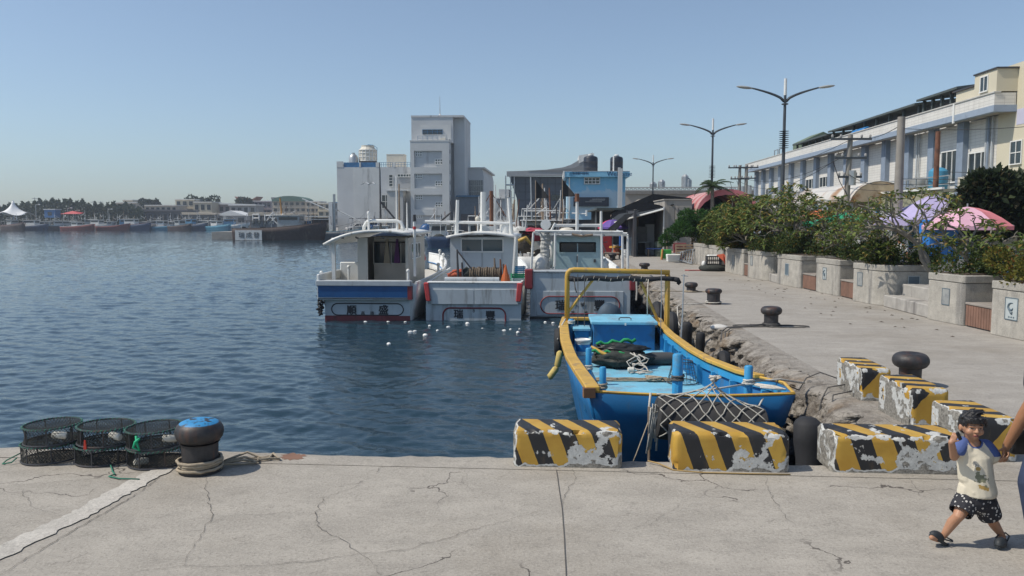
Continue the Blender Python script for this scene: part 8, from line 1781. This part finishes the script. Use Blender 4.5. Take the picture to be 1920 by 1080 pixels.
hand(q,wR,(HL_+ob-oa)+V((.02,-.012,-.03))-wR,V((-.5,.7,-.3)),.95,.7,thumb=1,r=.0075); hand(q,wL,V((0,-.1,-1)),V((-1,0,0)),.95,.4,r=.0075)
haR=V((-.075,0,.82)); haL=V((.11,0,.82)); kaR=ja(1918,905,-.1); kaL=V((.12,.12,.46)); aaR=V((-.135,-.08,.075)); aaL=V((.12,.3,.12))
kaR=ja(1932,905,-.08)
for h,k,a in ((haR,kaR,aaR),(haL,kaL,aaL)): cap(q,[h,k],[.085,.058]); cap(q,[k,k.lerp(a,.3)+V((0,.02,0)),a],[.055,.056,.034])
toeR=V((-.19,-.25,.03)); cap(q,[aaR+V((0,.03,-.03)),toeR],[.035,.026]); cap(q,[aaL+V((0,.03,-.03)),V((.08,.13,.03))],[.035,.026])
for i in range(5): cap(q,[toeR+V((-.028+.016*i,.02,.0)),toeR+V((-.032+.016*i,-.03+.006*abs(i-1),-.004))],[.010,.008],6)
am=remesh(q,.0065,5)
def aface(c,n):
    p=c-head
    if p.y<-.05:
        for ex in (-.031,.031):
            u=(p.x-ex)/.015; v=(p.z-.006)/.006
            if u*u+v*v<1: return 1
            u=(p.x-ex)/.02; v=(p.z-.026)/.005
            if u*u+v*v<1: return 1
        if (p.x/.025)**2+((p.z+.055)/.008)**2<1: return 2
    return 0
link(am,'body',[SKIN2,EYED,LIP],ad,aface)
q=MB(); ell(q,head+V((0,.02,.03)),(.085,.095,.1)); ell(q,head+V((0,.05,-.04)),(.078,.06,.09)); hm=remesh(q,.008,2); bmx=bmesh.new(); bmx.from_mesh(hm); bmesh.ops.delete(bmx,geom=[f for f in bmx.faces if (f.calc_center_median()-head).y<-.03 and (f.calc_center_median()-head).z<.055],context='FACES'); bmx.to_mesh(hm); bmx.free(); link(hm,'hair',[HAIR],ad)
NVS=M('navy jersey',(.012,.014,.035),.85,.15,bump=.3,bscale=14); JN=M('blue jeans',(.025,.04,.085),.85,.25,scale=9,bump=.3,bscale=60)
q=MB(); cap(q,[neck+V((0,0,-.03)),chest,V((.02,.01,1.0)),V((.02,0,.84))],[.08,.152,.147,.152],18); cap(q,[sR,sR.lerp(eR,.62)],[.074,.066]); cap(q,[sL,sL.lerp(eL,.62)],[.074,.066]); cap(q,[sR,sL],[.072,.072])
am=remesh(q,.009,4); bmx=bmesh.new(); bmx.from_mesh(am); bmesh.ops.delete(bmx,geom=[f for f in bmx.faces if f.calc_center_median().z<.78],context='FACES'); bmx.to_mesh(am); bmx.free(); link(am,'shirt',[NVS],ad)
q=MB(); cap(q,[hip+V((0,0,.05)),hip+V((0,0,-.08))],[.145,.15],16)
for h,k,a in ((haR,kaR,aaR),(haL,kaL,aaL)): cap(q,[h,k],[.1,.074]); cap(q,[k,a+V((0,0,.04))],[.073,.062])
link(remesh(q,.009,4),'jeans',[JN],ad)
q=MB(); pts=[toeR+V((-.045,-.045,-.03)),toeR+V((.04,-.045,-.03)),aaR+V((.045,.09,-.075)),aaR+V((-.04,.09,-.075))]; q.prism(pts,(0,0,.016)); q.tube([toeR+V((-.045,.03,-.01)),toeR+V((-.02,.01,.035)),toeR+V((.02,.01,.035)),toeR+V((.045,.03,-.01))],.01,6); q.build('sandal',M('brown leather sandal',(.12,.06,.03),.6),ad)
q=MB(); b=V((-.0,.24,.72)); pts=[b+V((-.16,.0,-.1)),b+V((.1,.0,-.1)),b+V((.13,.0,.1)),b+V((-.06,.0,.11)),b+V((-.15,.0,.02))]; q.prism(pts,(0,.11,0)); o=q.build('handbag',M('black leather bag',(.015,.015,.016),.4,.3),loc=oa,bevel=.02,seg=2); tag(o,'black shoulder bag hanging at the hip of the adult','bag')
q=MB().tube([b+V((-.05,.05,.12)),b+V((0,-.05,.35)),V((-.08,.06,1.3)),V((.0,.1,1.36))],.011,6); q.build('bag_strap',BLACK,o)
# ---- shopper far right behind the hedge
def shopper(label,loc,rz,shirt,seed):
    p=thing('person',label,'person',loc,rz,'shoppers at the market stalls'); q=MB(); ell(q,(0,0,1.53),(.075,.09,.11)); cap(q,[(0,-.085,1.53),(0,-.1,1.51)],[.01,.014],6); cap(q,[(0,.01,1.45),(0,.01,1.36),(0,0,1.15),(0,0,.88)],[.05,.06,.13,.13],14); cap(q,[(-.17,0,1.33),(.17,0,1.33)],[.055,.055])
    for s in (-1,1): cap(q,[(s*.18,0,1.32),(s*.23,.02,1.07),(s*.2,-.12,.86)],[.05,.042,.03]); hand(q,(s*.2,-.12,.86),(0,-.3,-1),(-s,0,0),.9,.4); cap(q,[(s*.09,0,.86),(s*.1,-.01+.05*s,.46),(s*.1,.05*s,.07)],[.085,.058,.035]); cap(q,[(s*.1,.03+.05*s,.04),(s*.11,-.14+.05*s,.03)],[.035,.025])
    link(remesh(q,.012,4),'body',[SKIN2],p); q=MB(); cap(q,[(0,.01,1.36),(0,0,1.15),(0,0,.86)],[.075,.148,.15],14)
    for s in (-1,1): cap(q,[(s*.17,0,1.33),(s*.215,.01,1.17)],[.068,.06])
    link(remesh(q,.014,4),'shirt',[shirt],p); q=MB()
    for s in (-1,1): cap(q,[(s*.07,0,.88),(s*.1,-.01+.05*s,.46),(s*.1,.05*s,.14)],[.105,.075,.06])
    link(remesh(q,.014,4),'trousers',[JN],p); q=MB(); ell(q,(0,.018,1.56),(.084,.094,.1)); hm=remesh(q,.012,1); bmx=bmesh.new(); bmx.from_mesh(hm); bmesh.ops.delete(bmx,geom=[f for f in bmx.faces if f.calc_center_median().y<-.03 and f.calc_center_median().z<1.58],context='FACES'); bmx.to_mesh(hm); bmx.free(); link(hm,'hair',[HAIR],p)
shopper('shopper in a grey shirt at the picture edge behind the dark tree side hedge',(13.1,21.9,0),R(70),M('grey shirt',(.3,.32,.34),.85),1); shopper('shopper in a white shirt by the lilac tent stall',(11.6,27.6,0),R(150),M('white shirt',(.6,.6,.58),.85),2); shopper('shopper in a dark shirt beside the green canopy stall',(11.4,34.2,0),R(-120),M('dark shirt',(.04,.04,.05),.85),3)
# ================================================================ AIR
q=MB().box(-900,900,-60,700,-5.5,40); hz_=NT('haze air'); hz_.t.nodes.remove(hz_.b); pv=hz_.n('ShaderNodeVolumePrincipled'); pv.inputs['Color'].default_value=(.80,.88,1,1); pv.inputs['Density'].default_value=.00048; pv.inputs['Anisotropy'].default_value=.25; hz_.l(pv.outputs[0],hz_.out.inputs['Volume'])
h_=q.build('haze',hz_.mat); h_['kind']='stuff'; tag(h_,'thin pale sea haze over the harbour','haze')
